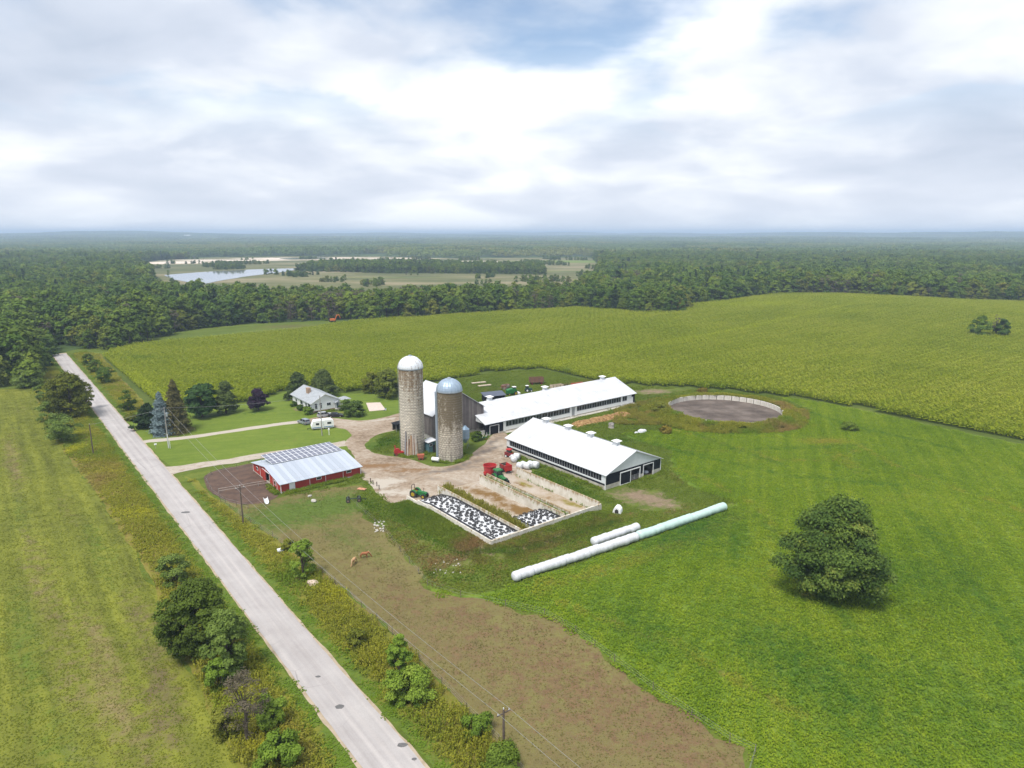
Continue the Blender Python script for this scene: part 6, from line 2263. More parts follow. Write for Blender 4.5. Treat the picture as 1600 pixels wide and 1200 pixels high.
def tree(name, label, px, base_py, top_py, half_px, shape, fol, nleaf, leaf, ncl=22, base=0.12, seed=1, gap=0.22, cat=None, group=None, stem=True, hmax=None):
    x, y = at(px, base_py)
    h = height_at(x, y, top_py)
    if hmax:
        h = min(h, hmax)
    dep = y * CP + CAM_H * SP
    rad = half_px / FPX * dep * 1.1
    z0 = float(T(x, y))
    t = thing(name, label, cat or ('tree' if 'tree' in name else 'shrub'), (x, y, z0), 0, group)
    if shape == 'conifer':
        q, rn = conifer_data(seed, h, rad, h * base, nleaf, leaf, layers=max(9, int(h * 1.1)))
        cen = None
    else:
        q, rn, cen = crown_data(seed, h, rad, h * base, ncl, nleaf, leaf, shape, gap)
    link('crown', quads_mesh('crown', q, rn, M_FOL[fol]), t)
    if stem:
        trunk_mb(h * (.92 if shape == 'conifer' else .72), max(.09, .022 * h), cen[:9] if cen is not None else None, 8, seed).build('trunk', bark_m, t)
    else:
        m = MB()
        for i in range(5):
            a = i * 1.26 + seed
            m.path([(0.1 * math.cos(a), .1 * math.sin(a), -.1), (rad * .3 * math.cos(a), rad * .3 * math.sin(a), h * .4), (rad * .5 * math.cos(a), rad * .5 * math.sin(a), h * .75)], [.05, .035, .015], 5)
        m.build('stem', bark_m, t)
    return t


tree('broadleaf_tree', 'biggest lone dark green tree with rusty top standing in the right field', 1301, 930, 774, 77, 'egg', 'oakbig', 90000, .2, 150, .05, 5, .11)
tree('pine_tree', 'wide feathery dark pine left of the blue spruce by the house lane', 232, 669, 630, 20, 'cone', 'conifer', 11000, .3, 110, .02, 21, .08)
tree('spruce_tree', 'blue-grey spruce beside the roadside utility pole', 254.5, 678, 612, 18, 'conifer', 'blue', 11000, .27, base=.03, seed=22)
tree('spruce_tree', 'tallest brownish spruce just right of the blue spruce', 277, 674, 593, 23, 'conifer', 'brownspruce', 14000, .29, base=.03, seed=23)
tree('maple_tree', 'very dark round maple on the lawn between the spruces and the cedar', 316.5, 652, 598, 24, 'round', 'maple', 14000, .3, 110, .1, 24, .09)
tree('cedar_tree', 'pointed olive cedar right of the dark round maple', 353.5, 646, 594, 19, 'cone', 'cedar', 12000, .3, 130, .04, 25, .07)
tree('plum_tree', 'small dark purple tree on the lawn left of the bungalow', 404, 641, 607, 17, 'egg', 'purple', 10000, .28, 80, .12, 26, .1)
tree('cedar_tree', 'dense dark cedar behind the left end of the bungalow', 466.5, 622, 581, 19, 'cone', 'cedar', 13000, .32, 140, .02, 27, .07)
tree('cedar_tree', 'dense dark cedar behind the chimney of the bungalow', 506, 618, 577, 22, 'cone', 'cedar', 14000, .32, 150, .02, 28, .07)
tree('broadleaf_tree', 'thin greyish tree left of the yellow-green tree by the tall silo', 581, 614, 580, 14, 'round', 'olive', 6500, .28, 60, .03, 29, .1)
tree('broadleaf_tree', 'yellow-green tree just left of the tall silo', 607, 621, 576, 21, 'round', 'yellow', 12000, .32, 100, .0, 30, .09)
tree('broadleaf_tree', 'larger rounded tree of the pair standing alone in the right corn', 1530, 530, 497, 17, 'egg', 'deep', 6000, .5, 40, .0, 31, .14)
tree('broadleaf_tree', 'smaller rounded tree of the pair standing alone in the right corn', 1564, 531, 501, 12, 'egg', 'deep', 4800, .46, 32, .0, 32, .14)
tree('bare_tree', 'thin bare grey tree between the pair in the right corn', 1554, 530, 493, 8, 'tall', 'bare', 500, .2, 16, .2, 33)
tree('broadleaf_tree', 'big olive tree leaning over the left edge of the upper road', 112, 652, 580, 32, 'round', 'olive', 16000, .27, 110, .02, 34, .09)
tree('broadleaf_tree', 'olive brown tree overhanging the upper road right beside the big olive one', 136, 640, 594, 13, 'tall', 'olive', 2600, .22, 20, .1, 35)
for i, (px, b, tp, hw, fo, lb) in enumerate([
        (70, 628, 600, 13, 'shrub', 'dark shrub at the top corner of the mown field behind the olive tree'),
        (77, 658, 626, 16, 'shrub', 'dark rounded shrub below left of the big olive tree'),
        (103, 689, 648, 29, 'shrub', 'broad grey-green shrub at the mown field edge above the left pole'),
        (40, 606, 578, 21, 'shrub', 'grey-green shrub at the far top edge of the mown field'),
        (166, 598, 572, 15, 'deep', 'round dark shrub between the upper road and the corn corner'),
        (150, 582, 562, 12, 'mid', 'smaller shrub just up the road from the round dark one'),
        (139, 570, 552, 10, 'deep', 'shrub nearest the forest on the right of the upper road'),
        (200, 642, 609, 13, 'mid', 'upright green shrub beside the corn left of the spruces'),
        (204, 657, 646, 9, 'olive', 'low brown bush beside the road below the upright green shrub'),
        (470, 641, 632, 6, 'deep', 'middle clipped dark shrub along the bungalow front'),
        (481, 648, 635, 7.5, 'bright', 'bright green round shrub at the near corner of the bungalow'),
        (459, 635, 627, 5, 'deep', 'leftmost clipped dark shrub along the bungalow front'),
        (555, 650, 626, 18, 'shrub', 'big dark shrub right of the bungalow beside the parked black car'),
        (540, 641, 624, 10, 'shrub', 'smaller dark shrub in front of the garden shelter'),
        (274, 911, 864, 26, 'shrub', 'round grey-green bush alone on the left verge above the big roadside trees'),
        (342, 1078, 1030, 22, 'bright', 'light green bush at the foot of the two big roadside trees'),
        (425, 1135, 1085, 26, 'bright', 'light green bush right of the half-bare roadside tree'),
        (350, 1150, 1105, 22, 'olive', 'olive bush left of the half-bare roadside tree'),
        (440, 1195, 1145, 34, 'bright', 'wide green bush on the left verge at the photo bottom'),
        (640, 1093, 1046, 38, 'bright', 'wide bright bush at the foot of the small tree by the pasture fence'),
        (785, 1206, 1170, 34, 'mid', 'dark green bush beside the lowest utility pole'),
        (745, 1150, 1122, 26, 'bright', 'yellow-green bush on the right verge left of the lowest pole'),
        (560, 1010, 985, 18, 'olive', 'olive weed bush on the right verge above the small tree'),
        (452, 858, 842, 12, 'olive', 'low olive bush left of the slim tree by the pasture'),
        (1040, 677, 666, 10, 'olive', 'small dark brown bush right of the white tarpaulin'),
        (1326, 672, 660, 12, 'mid', 'single low bush in the grass right of the manure tank'),
        (1030, 648, 628, 15, 'olive', 'rough brown-green bush at the left rim of the manure tank'),
        (1098, 614, 606, 10, 'olive', 'low bush behind the far rim of the manure tank'),
        (745, 688, 674, 9, 'deep', 'dark weedy bush by the feed bin at the grey barn')]):
    tree('shrub', lb, px, b, tp, hw * .92, 'round', fo, int(1600 + (130 if b < 800 else 260) * hw), .22 if b < 800 else .14, 30, .0, 60 + i, .2, stem=False)
tree('broadleaf_tree', 'dense dark green tree overhanging the left road edge, larger of the two', 312, 1022, 906, 50, 'round', 'deep', 42000, .17, 130, .02, 41, .09)
tree('broadleaf_tree', 'lighter green tree below right of the dense dark roadside tree', 357, 1058, 948, 34, 'round', 'shrub', 26000, .16, 90, .02, 42, .1)
tree('bare_tree', 'half-bare grey twiggy tree on the left verge near the photo bottom', 387, 1160, 1047, 36, 'round', 'bare', 3200, .1, 60, .16, 43, .12)
tree('broadleaf_tree', 'slim green tree on the verge beside the pasture, above the pale rock', 474, 903, 843, 22, 'round', 'bright', 7500, .15, 44, .12, 44, .14)
tree('broadleaf_tree', 'small bright green tree on the right verge beneath the wires', 627, 1080, 988, 22, 'round', 'bright', 13000, .14, 60, .06, 45, .12)

# ================================================================== UTILITY POLES AND WIRES
pole_wood = mat('pole_wood', (0.15, 0.115, 0.09), .9, (.09, .07, .055), 3)
pole_grey = mat('pole_grey_wood', (0.36, 0.34, 0.31), .9, (.25, .235, .215), 3)


def pole(label, px, base_py, top_py, m, arm=True, transformer=False, guy=False):
    x, y = at(px, base_py)
    h = height_at(x, y, top_py)
    t = thing('utility_pole', label, 'utility pole', (x, y, 0), ANG, 'utility poles along the road')
    MB().cyl((0, 0, -.4), (0, 0, h), .17, .11, 9).build('post', m, t)
    if arm:
        MB().b2(-.9, -.05, h - .55, .9, .05, h - .43).build('crossarm', m, t)
        for xx in (-.75, .75):
            MB().cyl((xx, 0, h - .43), (xx, 0, h - .22), .06, .04, 7).build('insulator', grey_white, t)
    MB().cyl((0, 0, h), (0, 0, h + .18), .06, .05, 7).build('insulator', grey_white, t)
    if transformer:
        MB().lathe([(0, h - 2.4), (.26, h - 2.4), (.26, h - 1.5), (.2, h - 1.42), (0, h - 1.4)], 12, (.4, 0)).build('transformer', galv, t)
    if guy:
        m_ = MB()
        m_.cyl((0, -.2, h * .35), (0, -.2, 0), .09, .09, 7)
        m_.cyl((.25, -.7, 0), (.25, -.7, 2.0), .07, .07, 7)
        m_.build('riser_pipe', grey_white, t)
    return Vector((x, y, h)), t


P1, _ = pole('grey utility pole beside the blue spruce with a pale riser pipe', 263.5, 700, 637, pole_grey, False, True, True)
P2, _ = pole('dark utility pole at the corner of the dirt paddock', 380, 818, 759, pole_wood)
P3, _ = pole('dark utility pole among weeds near the photo bottom', 787, 1168, 1108, pole_wood)
P0, _ = pole('dark utility pole on the left verge across from the house lane', 146, 710, 663, pole_wood, False)
P4, _ = pole('grey light pole on the lawn in front of the white camper', 503.3, 681, 618, pole_grey, False)
wire_m = mat('wire', (0.30, 0.30, 0.30), .5)


def wire(label, a, b, sag, r=.022, off=(0, 0)):
    pts = []
    for i in range(15):
        q = i / 14
        p = a.lerp(b, q)
        pts.append((p.x + off[0], p.y + off[1], p.z - .02 - sag * 4 * q * (1 - q)))
    tag(MB().path(pts, r, 5).build('overhead_wire', wire_m), label, 'wire', 'overhead wires')


dirr = (P3 - P2)
P5 = P3 + Vector((dirr.x * .62, dirr.y * .62, 0))
ox, oy = AX * .75, AY * .75
for lb, o in (('left', (-ox, -oy)), ('right', (ox, oy))):
    zz = Vector((0, 0, -.2))
    wire('%s overhead wire from the spruce pole to the paddock pole' % lb, P1 + zz, P2 + zz, .5, off=o)
    wire('%s overhead wire from the paddock pole down to the lowest pole' % lb, P2 + zz, P3 + zz, 1.0, .018, off=o)
    wire('%s overhead wire leaving the lowest pole past the photo bottom' % lb, P3 + zz, P5 + zz, .6, .018, off=o)
wire('single wire from the spruce pole across the lawn to the light pole', P1, P4, .8)
wire('single wire crossing the road between the two upper poles', P0, P1, .4)

# ================================================================== FENCES
post_m = mat('fence_post', (0.20, 0.165, 0.125), .9, (.12, .10, .08), 3)


def fence(label, pts, step, h=1.25, wires=(.45, .8, 1.15), rw=.008, lean=.05, pr=.055):
    t = thing('wire_fence', label, 'fence', (pts[0][0], pts[0][1], 0))
    x0, y0 = pts[0]
    me = MB().cyl((0, 0, -.2), (0, 0, h), pr, pr * .8, 6).mesh('post', post_m)
    ps = []
    for (ax, ay), (bx, by) in zip(pts[:-1], pts[1:]):
        d = math.hypot(bx - ax, by - ay)
        n = max(1, int(d / step))
        for i in range(n):
            ps.append((ax + (bx - ax) * i / n, ay + (by - ay) * i / n))
    ps.append(pts[-1])
    for x, y in ps:
        o = link('post', me, t, (x - x0, y - y0, 0))
        o.rotation_euler = (random.gauss(0, lean), random.gauss(0, lean), random.uniform(0, 3))
        o.scale = (1, 1, random.uniform(.85, 1.12))
    for z in wires:
        MB().path([(x - x0, y - y0, z) for x, y in ps], rw, 4).build('wire', wire_m, t)
    return t


fence('wire fence along the right edge of the brown pasture', ats(PASTURE_R[5:] + [(1165, 1230)]), 3.6)
fence('wire fence between the brown pasture and the hillside grass', ats(PASTURE_R[:6]), 4.2, wires=(.5, 1.0))
fence('wire fence between the roadside weeds and the brown pasture', ats(FENCE_PX[:-1] + [(820, 1215)]), 4.2)
fence('low fence round the dirt paddock beside the red barn', ats([(408, 722), (330, 742), (322, 752), (333, 772), (352, 785), (388, 795)]), 2.6, 1.1, (.5, .95), .012)
t = thing('rail_fence', 'pale rail fence crossing the dirt paddock to the red barn', 'fence', at(342, 771))
x0, y0 = at(342, 771)
ps = ats([(342, 771), (372, 766), (404, 760), (426, 757)])
for x, y in ps:
    MB().cyl((x - x0, y - y0, -.2), (x - x0, y - y0, 1.2), .06, .05, 6).build('post', pole_grey, t)
for z in (.6, 1.1):
    MB().path([(x - x0, y - y0, z) for x, y in ps], .045, 5).build('rail', bm_cols[1], t)

# ================================================================== BALES AND TUBES


def tube(label, p0, p1, r, m, seed):
    x0, y0 = p0
    L_ = math.hypot(p1[0] - x0, p1[1] - y0)
    an = math.atan2(p1[1] - y0, p1[0] - x0)
    t = thing('bale_tube', label, 'bale tube', (x0, y0, 0), an, 'wrapped bale tubes on the grass')
    rr = random.Random(seed)
    n, k = max(6, int(L_ / .27)), 16
    vs, fs = [], []
    prof = [(0.0, .05), (.04, .5), (.14, .8), (.3, .96)]
    st = [(x, q) for x, q in prof] + [(.3 + (L_ - .6) * i / n, 1.0) for i in range(1, n)] + [(L_ - x, q) for x, q in prof[::-1]]
    for x, q in st:
        bale = math.floor(x / 1.32)
        rng_ = random.Random(seed * 100 + bale)
        ph = (x / 1.32) % 1
        k_ = (1 + rng_.uniform(-.05, .05)) * (1 - .12 * math.exp(-((ph - 0.0) / .09) ** 2) - .12 * math.exp(-((ph - 1.0) / .09) ** 2)) * q
        oy_, oz_ = rng_.uniform(-.07, .07), rng_.uniform(-.03, .03)
        for j in range(k):
            a = 2 * math.pi * j / k
            w_ = 1 + rr.uniform(-.012, .012)
            vs.append((x, oy_ + r * k_ * w_ * math.cos(a), r * .94 + oz_ + r * .96 * k_ * w_ * math.sin(a)))
    for i in range(len(st) - 1):
        for j in range(k):
            fs.append((i * k + j, (i + 1) * k + j, (i + 1) * k + (j + 1) % k, i * k + (j + 1) % k))
    fs += [tuple(range(k)), tuple(range((len(st) - 1) * k + k - 1, (len(st) - 1) * k - 1, -1))]
    MB().add(vs, fs).build('wrapping', m, t, smooth_ang=50)
    return t


tube('long white wrapped bale tube lying nearest the pasture', at(801, 902, .75), at(996, 838, .75), .86, wrap, 3)
tube('mint green wrapped bale tube continuing the long white one', at(996.6, 837.5, .75), at(1133, 791, .75), .86, wrap_mint, 5)
tube('short white wrapped bale tube behind the long one', at(925, 847, .75), at(998, 822, .75), .80, wrap, 9)
bale_me = MB().lathe([(0, -.62), (.5, -.62), (.63, -.5), (.66, 0), (.63, .5), (.5, .62), (0, .62)], 16).mesh('wrapped_bale', wrap)
bale_me.polygons.foreach_set('use_smooth', [True] * len(bale_me.polygons))


def bale(px, py, label, grp='wrapped bales by the barn curtain', lying=True, rz=0.0, s=1.0, z=0.0):
    x, y = at(px, py)
    o = link('wrapped_bale', bale_me, None, (x, y, .64 * s + z))
    o.rotation_euler = (math.pi / 2 if lying else 0, 0, rz)
    o.scale = (s, s, s)
    return tag(o, label, 'bale', grp)


bale(812.5, 732.5, 'leftmost white wrapped bale in the row at the bunker wall end', rz=.9, s=1.25)
bale(818, 730.5, 'second white wrapped bale from the left at the bunker wall end', rz=.6, s=1.2)
bale(823.5, 733.0, 'middle white wrapped bale, nearest the bunker wall end', rz=1.0, s=1.3)
bale(829.5, 731.0, 'fourth white wrapped bale from the left at the bunker wall end', rz=.7, s=1.35)
bale(836.5, 731.5, 'rightmost white wrapped bale in the row at the bunker wall end', rz=.9, s=1.35)
bale(803, 722, 'white wrapped bale just behind the red spreader', rz=.4, s=1.15)
bale(807.5, 718, 'white wrapped bale beside the barn wall above the red spreader', rz=1.2, s=1.3)
bale(800.5, 716.5, 'small white wrapped bale below the small red-roofed loader', rz=.2, s=.8)
x, y = F(103.5 + 14.2, 98.5 + 1.6)
for i, (dx, dy, z, lb) in enumerate(((-.7, 0, 0, 'white bag lying left inside the right barn doorway'), (.75, .2, 0, 'white bag lying right inside the right barn doorway'))):
    o = link('feed_bag', MB().ball((0, 0, .42), .62, 10, 7, sq=(1, .8, .68)).mesh('feed_bag', wrap), None, (x + dx, y + dy, .1))
    tag(o, lb, 'bag', 'white bags in the barn doorway')
# plastic hutch near the bunker corner
t = thing('calf_hutch', 'small white calf hutch with dark opening at the right bunker corner', 'calf hutch', at(965, 800), R(-112))
m = MB().yz([(-.85, 0), (-.72, .75), (-.3, 1.25), (.3, 1.25), (.72, .75), (.85, 0)], -.9, .9)
m.build('shell', white_paint, t)
MB().yz([(-.4, .05), (-.36, .7), (0, .95), (.36, .7), (.4, .05)], .9, .93).build('opening', dark_in, t)

# ================================================================== VEHICLES
chrome = mat('bright_metal', (0.55, 0.55, 0.56), .3, metal=.8)
rubber = tyre_m
red_p = mat('red_paint', (0.45, 0.025, 0.025), .45, (.36, .022, .022), 2, spec=.5)
green_p = mat('green_paint', (0.02, 0.17, 0.035), .45, (.016, .13, .028), 2, spec=.5)
yellow_p = mat('yellow_paint', (0.42, 0.30, 0.02), .5)
light_m = mat('lamp_glass', (0.75, 0.75, 0.72), .2)
tail_m = mat('tail_lamp', (0.35, 0.015, 0.012), .3)


def wheel_set(t, xs, yh, r, w, rim_m=chrome):
    tm = MB().cyl((0, -w / 2, 0), (0, w / 2, 0), r, r, 16)
    tme = tm.mesh('wheel', rubber)
    rm = MB().cyl((0, -w / 2 - .012, 0), (0, w / 2 + .012, 0), r * .58, r * .58, 12).mesh('rim', rim_m)
    for x in xs:
        for y in (-yh, yh):
            o = link('wheel', tme, t, (x, y, r))
            link('rim', rm, o)


def car(name, label, px, py, rz, paint, L=4.6, W=1.82, H=1.62, suv=True, cat='car'):
    t = thing(name, label, cat, at(px, py), rz)
    h = L / 2
    gl = mat('car_glass', (0.02, 0.022, 0.026), .1, spec=.8)
    if suv:
        body = [(-h, .38), (-h + .05, .95), (-h + .12, 1.02), (h - 1.15, 1.0), (h - .2, .84), (h, .7), (h, .36), (h - .5, .28), (-h + .5, .28)]
        cab = [(-h + .14, 1.0), (-h + .42, H - .06), (-h + .8, H), (h - 2.1, H - .02), (h - 1.15, .99)]
    else:
        body = [(-h, .4), (-h, .88), (-h + .1, .93), (h - 1.3, .92), (h - .15, .78), (h, .62), (h, .34), (h - .5, .26), (-h + .5, .26)]
        cab = [(-h + .5, .92), (-h + 1.25, H - .03), (h - 2.2, H), (h - 1.3, .91)]
    MB().xz(body, -W / 2, W / 2, 0, .85, .12).build('body', paint, t, smooth_ang=35)
    MB().xz(cab, -W / 2 + .1, W / 2 - .1, 0, .95, .22).build('windows', gl, t, smooth_ang=35)
    xs = [p[0] for p in cab if p[1] > H - .1]
    m = MB().xz([(min(xs) - .05, H - .06), (min(xs), H + .02), (max(xs), H + .01), (max(xs) + .12, H - .07)], -W / 2 + .24, W / 2 - .24)
    m.build('roof', paint, t)
    m = MB()
    for (xa, xb) in ((cab[0][0] + .05, cab[1][0] + .02), ((cab[0][0] + cab[-1][0]) / 2 - .1, (cab[0][0] + cab[-1][0]) / 2 - .05)):
        for s_ in (-1, 1):
            m.path([(xa, s_ * (W / 2 - .09), .98), (xb, s_ * (W / 2 - .22), H - .02)], .05, 5)
    m.build('pillars', paint, t)
    for s_ in (-1, 1):
        MB().box(h - .04, s_ * (W / 2 - .3), .62, .12, .4, .16).build('headlight', light_m, t)
        MB().box(-h + .04, s_ * (W / 2 - .22), .75, .12, .28, .2).build('tail_light', tail_m, t)
    wheel_set(t, (-h + .85, h - .9), W / 2 - .1, .35, .23)
    return t


silver = mat('silver_paint', (0.38, 0.42, 0.47), .3, (.33, .37, .42), 1, metal=.5)
black_p = mat('black_paint', (0.012, 0.013, 0.016), .25, spec=.6)
grey_p = mat('light_grey_paint', (0.55, 0.57, 0.6), .3, metal=.3)
car('parked_car', 'silver hatchback parked at the end of the house lane left of the camper', 475, 662, R(138), silver)
car('parked_car', 'pale grey car parked behind the white camper, left of the black one', 508, 651, ANG, grey_p, suv=True)
car('parked_car', 'black car parked behind the white camper on the right', 525, 651.5, R(8), black_p, suv=False, H=1.45)
# camper
t = thing('camper_trailer', 'white camper trailer parked on the gravel by the light pole', 'camper trailer', at(504, 669.5), R(22))
MB().xz([(-3.1, .55), (-3.2, 1.1), (-2.5, 2.65), (2.5, 2.75), (3.1, 2.2), (3.1, .6), (2.8, .45), (-2.9, .45)], -1.15, 1.15).build('body', white_paint, t, smooth_ang=20)
MB().b2(-2.95, -1.17, .62, 2.95, -1.145, .86).build('stripe', mat('camper_blue', (.10, .22, .38), .5), t)
for x, z, w, h in ((-1.9, 1.45, .9, .6), (1.3, 1.5, 1.1, .6)):
    MB().b2(x, -1.18, z, x + w, -1.14, z + h).build('window', glass_dark, t)
d = MB().b2(-.3, -1.185, .6, .35, -1.145, 2.4).build('door', grey_white, t)
MB().b2(.2, -1.22, 1.4, .28, -1.18, 1.5).build('handle', black_metal, d)
MB().b2(-4.2, -.06, .42, -3.1, .06, .54).b2(-4.2, -.05, 0, -4.1, .05, .42).build('hitch', black_metal, t)
wheel_set(t, (.1, .85), 1.0, .34, .22)
MB().box(0, 0, 2.73, .6, .6, .14).build('roof_vent', grey_white, t)


def tractor(label, loc, rz, paint, rim, rops=True, scale=1.0, cab=False):
    t = thing('tractor', label, 'tractor', loc, rz)
    s = scale
    big, small = .72 * s, .45 * s
    MB().xz([(-.2 * s, .75 * s), (-.2 * s, 1.28 * s), (1.55 * s, 1.16 * s), (1.72 * s, 1.0 * s), (1.72 * s, .62 * s), (1.3 * s, .55 * s), (-.2 * s, .55 * s)], -.33 * s, .33 * s).build('hood', paint, t, smooth_ang=25)
    MB().box(1.73 * s, 0, .66 * s, .05, .5 * s, .38 * s).build('grille', black_metal, t)
    MB().box(-.75 * s, 0, .5 * s, 1.2 * s, .8 * s, .4 * s).build('chassis', paint, t)
    m = MB()
    for y in (-.72 * s, .72 * s):
        arc = [(-.85 * s + .82 * s * math.cos(q), .72 * s + .82 * s * math.sin(q)) for q in np.linspace(.35, 2.6, 8)]
        arc2 = [(-.85 * s + .76 * s * math.cos(q), .72 * s + .76 * s * math.sin(q)) for q in np.linspace(2.6, .35, 8)]
        m.xz(arc + arc2, y - .2 * s, y + .2 * s)
    m.build('fender', paint, t)
    if cab:
        m = MB()
        for x in (-1.25 * s, -.05 * s):
            for y in (-.55 * s, .55 * s):
                m.cyl((x, y, .95 * s), (x * .95, y * .9, 2.2 * s), .05 * s, n=6)
        m.build('cab_post', black_metal, t)
        MB().box(-.65 * s, 0, 1.05 * s, 1.18 * s, 1.08 * s, 1.08 * s, taper=.08).build('cab_glass', glass_dark, t)
        MB().box(-.65 * s, 0, 2.15 * s, 1.5 * s, 1.3 * s, .16 * s, taper=.1).build('cab_roof', paint, t)
    else:
        MB().box(-.8 * s, 0, .92 * s, .5 * s, .5 * s, .14 * s).box(-1.03 * s, 0, 1.0 * s, .12 * s, .5 * s, .5 * s).build('seat', yellow_p, t)
        MB().cyl((-.2 * s, 0, 1.2 * s), (-.42 * s, 0, 1.5 * s), .025, n=5).cyl((-.42 * s, 0, 1.5 * s), (-.45 * s, 0, 1.53 * s), .19 * s, n=10).build('steering_wheel', black_metal, t)
    if rops:
        m = MB().path([(-1.3 * s, -.52 * s, .8 * s), (-1.33 * s, -.52 * s, 2.15 * s), (-1.34 * s, -.4 * s, 2.3 * s), (-1.34 * s, .4 * s, 2.3 * s), (-1.33 * s, .52 * s, 2.15 * s), (-1.3 * s, .52 * s, .8 * s)], .06, 6)
        m.build('roll_bar', black_metal, t)
    MB().cyl((.9 * s, .2 * s, 1.15 * s), (.9 * s, .2 * s, 1.85 * s), .045, n=7).build('exhaust', black_metal, t)
    for x, r_, w, nm in ((-.85 * s, big, .42 * s, 'rear_wheel'), (1.25 * s, small, .3 * s, 'front_wheel')):
        tm = MB().cyl((0, -w / 2, 0), (0, w / 2, 0), r_, r_, 18)
        for i in range(18):
            a = 2 * math.pi * i / 18
            tm.box(r_ * math.cos(a), (.1 if i % 2 else -.1) * s, r_ * math.sin(a) - .05, .09, w * .5, .1)
        tme = tm.mesh(nm, rubber)
        rm = MB().cyl((0, -w / 2 - .015, 0), (0, w / 2 + .015, 0), r_ * .55, r_ * .55, 12).mesh('rim', rim)
        for y in (-.72 * s, .72 * s) if nm == 'rear_wheel' else (-.62 * s, .62 * s):
            o = link(nm, tme, t, (x, y, r_))
            link('rim', rm, o)
    return t


TR1 = tractor('small green tractor with roll bar parked at the head of the left bunker', at(655, 776.5), R(-24), green_p, yellow_p, True, 1.12)
TR2 = tractor('green tractor with cab hitched in front of the red feed mixer', at(781, 752.5), R(-52), green_p, yellow_p, False, 1.2, True)
# loader arms and bucket on the cab tractor
m = MB()
for y in (-.55, .55):
    m.path([(-.1, y, 1.35), (1.2, y, 1.3), (2.3, y, .55)], .07, 6)
m.build('loader_arm', green_p, TR2)
MB().xz([(2.2, .1), (2.2, .75), (2.3, .75), (2.4, .25), (2.95, .15), (2.95, .1)], -.95, .95).build('bucket', black_metal, TR2)
# vertical mixer
t = thing('feed_mixer', 'round open red feed mixer wagon behind the green cab tractor', 'feed mixer', at(765.5, 744), R(-52))
MB().lathe([(1.22, .6), (1.5, 2.75), (1.56, 2.77), (1.44, 2.75), (1.15, .75), (0, .72)], 26).build('tub', red_p, t, smooth_ang=40)
m = MB().lathe([(0, .85), (.55, .9), (.3, 1.6), (.12, 2.2), (0, 2.25)], 12).build('auger', chrome, t)
MB().lathe([(1.5, 2.6), (1.6, 2.64), (1.6, 2.78), (1.5, 2.8)], 26).build('rim_band', red_p, t)
MB().b2(-1.3, -.5, .55, 1.5, .5, .75).b2(1.5, -.07, .5, 2.7, .07, .62).build('chassis', black_metal, t)
MB().b2(-.5, -1.5, .8, .5, -1.1, 1.3).build('discharge_door', red_p, t)
wheel_set(t, (-.5,), .95, .45, .32, red_p)
# spreader box
t = thing('manure_spreader', 'red box spreader with dark rear parked by the white bales', 'spreader', at(790.5, 738), R(-60))
MB().yz([(-.95, 2.0), (-.6, .75), (.6, .75), (.95, 2.0), (.88, 2.0), (.55, .82), (-.55, .82), (-.88, 2.0)], -1.4, 1.2).build('box', red_p, t)
MB().b2(1.2, -.95, .7, 1.28, .95, 2.15).build('front_panel', red_p, t)
m = MB()
for z in (.95, 1.35, 1.75):
    m.cyl((-1.5, -.85, z), (-1.5, .85, z), .16, n=8)
m.build('beaters', black_metal, t)
MB().b2(-1.3, -.45, .55, 1.4, .45, .74).b2(1.4, -.06, .5, 2.6, .06, .6).build('chassis', black_metal, t)
wheel_set(t, (-.5,), .85, .5, .34, red_p)
# small loader with red roof
t = thing('skid_loader', 'small loader with dark cab and red roof beside the barn curtain', 'loader', at(796.5, 714), R(-30))
MB().xz([(-1.2, .4), (-1.25, 1.2), (-.6, 1.35), (.7, .95), (.8, .4)], -.6, .6).build('body', mat('dull_red', (.28, .04, .04), .6), t)
MB().box(-.2, 0, .95, 1.0, 1.0, 1.0, taper=.06).build('cab_glass', glass_dark, t)
MB().box(-.2, 0, 1.95, 1.35, 1.2, .2, taper=.12).build('roof', red_p, t)
m = MB()
for y in (-.72, .72):
    m.path([(-1.1, y, 1.35), (.6, y, 1.2), (1.5, y, .45)], .07, 6)
m.build('loader_arm', mat('dull_red', (.28, .04, .04)), t)
MB().xz([(1.4, .08), (1.4, .6), (1.5, .6), (1.6, .2), (2.05, .12), (2.05, .08)], -.85, .85).build('bucket', black_metal, t)
wheel_set(t, (-.7, .5), .68, .36, .24, white_paint)

# ================================================================== AT THE SILO FEET
t = thing('forage_blower', 'red forage blower at the left foot of the tall silo', 'blower', at(621, 711), R(20))
MB().cyl((0, -.3, .95), (0, .3, .95), .85, n=20).build('fan_housing', red_p, t)
MB().b2(.3, -.5, .5, 2.0, .5, .9).build('hopper', red_p, t)
MB().path([(-.5, 0, 1.6), (-.6, 0, 2.6)], .16, 8).build('spout', red_p, t)
MB().b2(-.9, -.4, .0, .9, .4, .12).build('skid', black_metal, t)
wheel_set(t, (-.4,), .55, .3, .18, red_p)
t = thing('feed_cart', 'rusty red feed cart standing between the two silos', 'cart', at(657.5, 718), R(12))
MB().xz([(-.9, 1.35), (-.65, .5), (.65, .5), (.9, 1.35)], -.6, .6).build('box', mat('rust_red', (.40, .11, .06), .8, (.28, .09, .05), 3), t)
MB().b2(.7, -.05, .45, 1.6, .05, .53).build('handle', black_metal, t)
wheel_set(t, (-.4, .4), .55, .25, .14, red_p)
t = thing('silo_room', 'small blue-green silo room with pale lean-to roof between the silos', 'shed', at(671.5, 706), ANG)
teal = mat('teal_siding', (.10, .20, .23), .7, (.07, .14, .16), 2)
MB().b2(-1.0, -1.2, 0, 1.0, 1.2, 2.9).build('wall', teal, t)
MB().xz([(-1.3, 2.9), (1.3, 3.25), (1.3, 3.37), (-1.3, 3.02)], -1.5, 1.5).build('roof', white_roof, t)
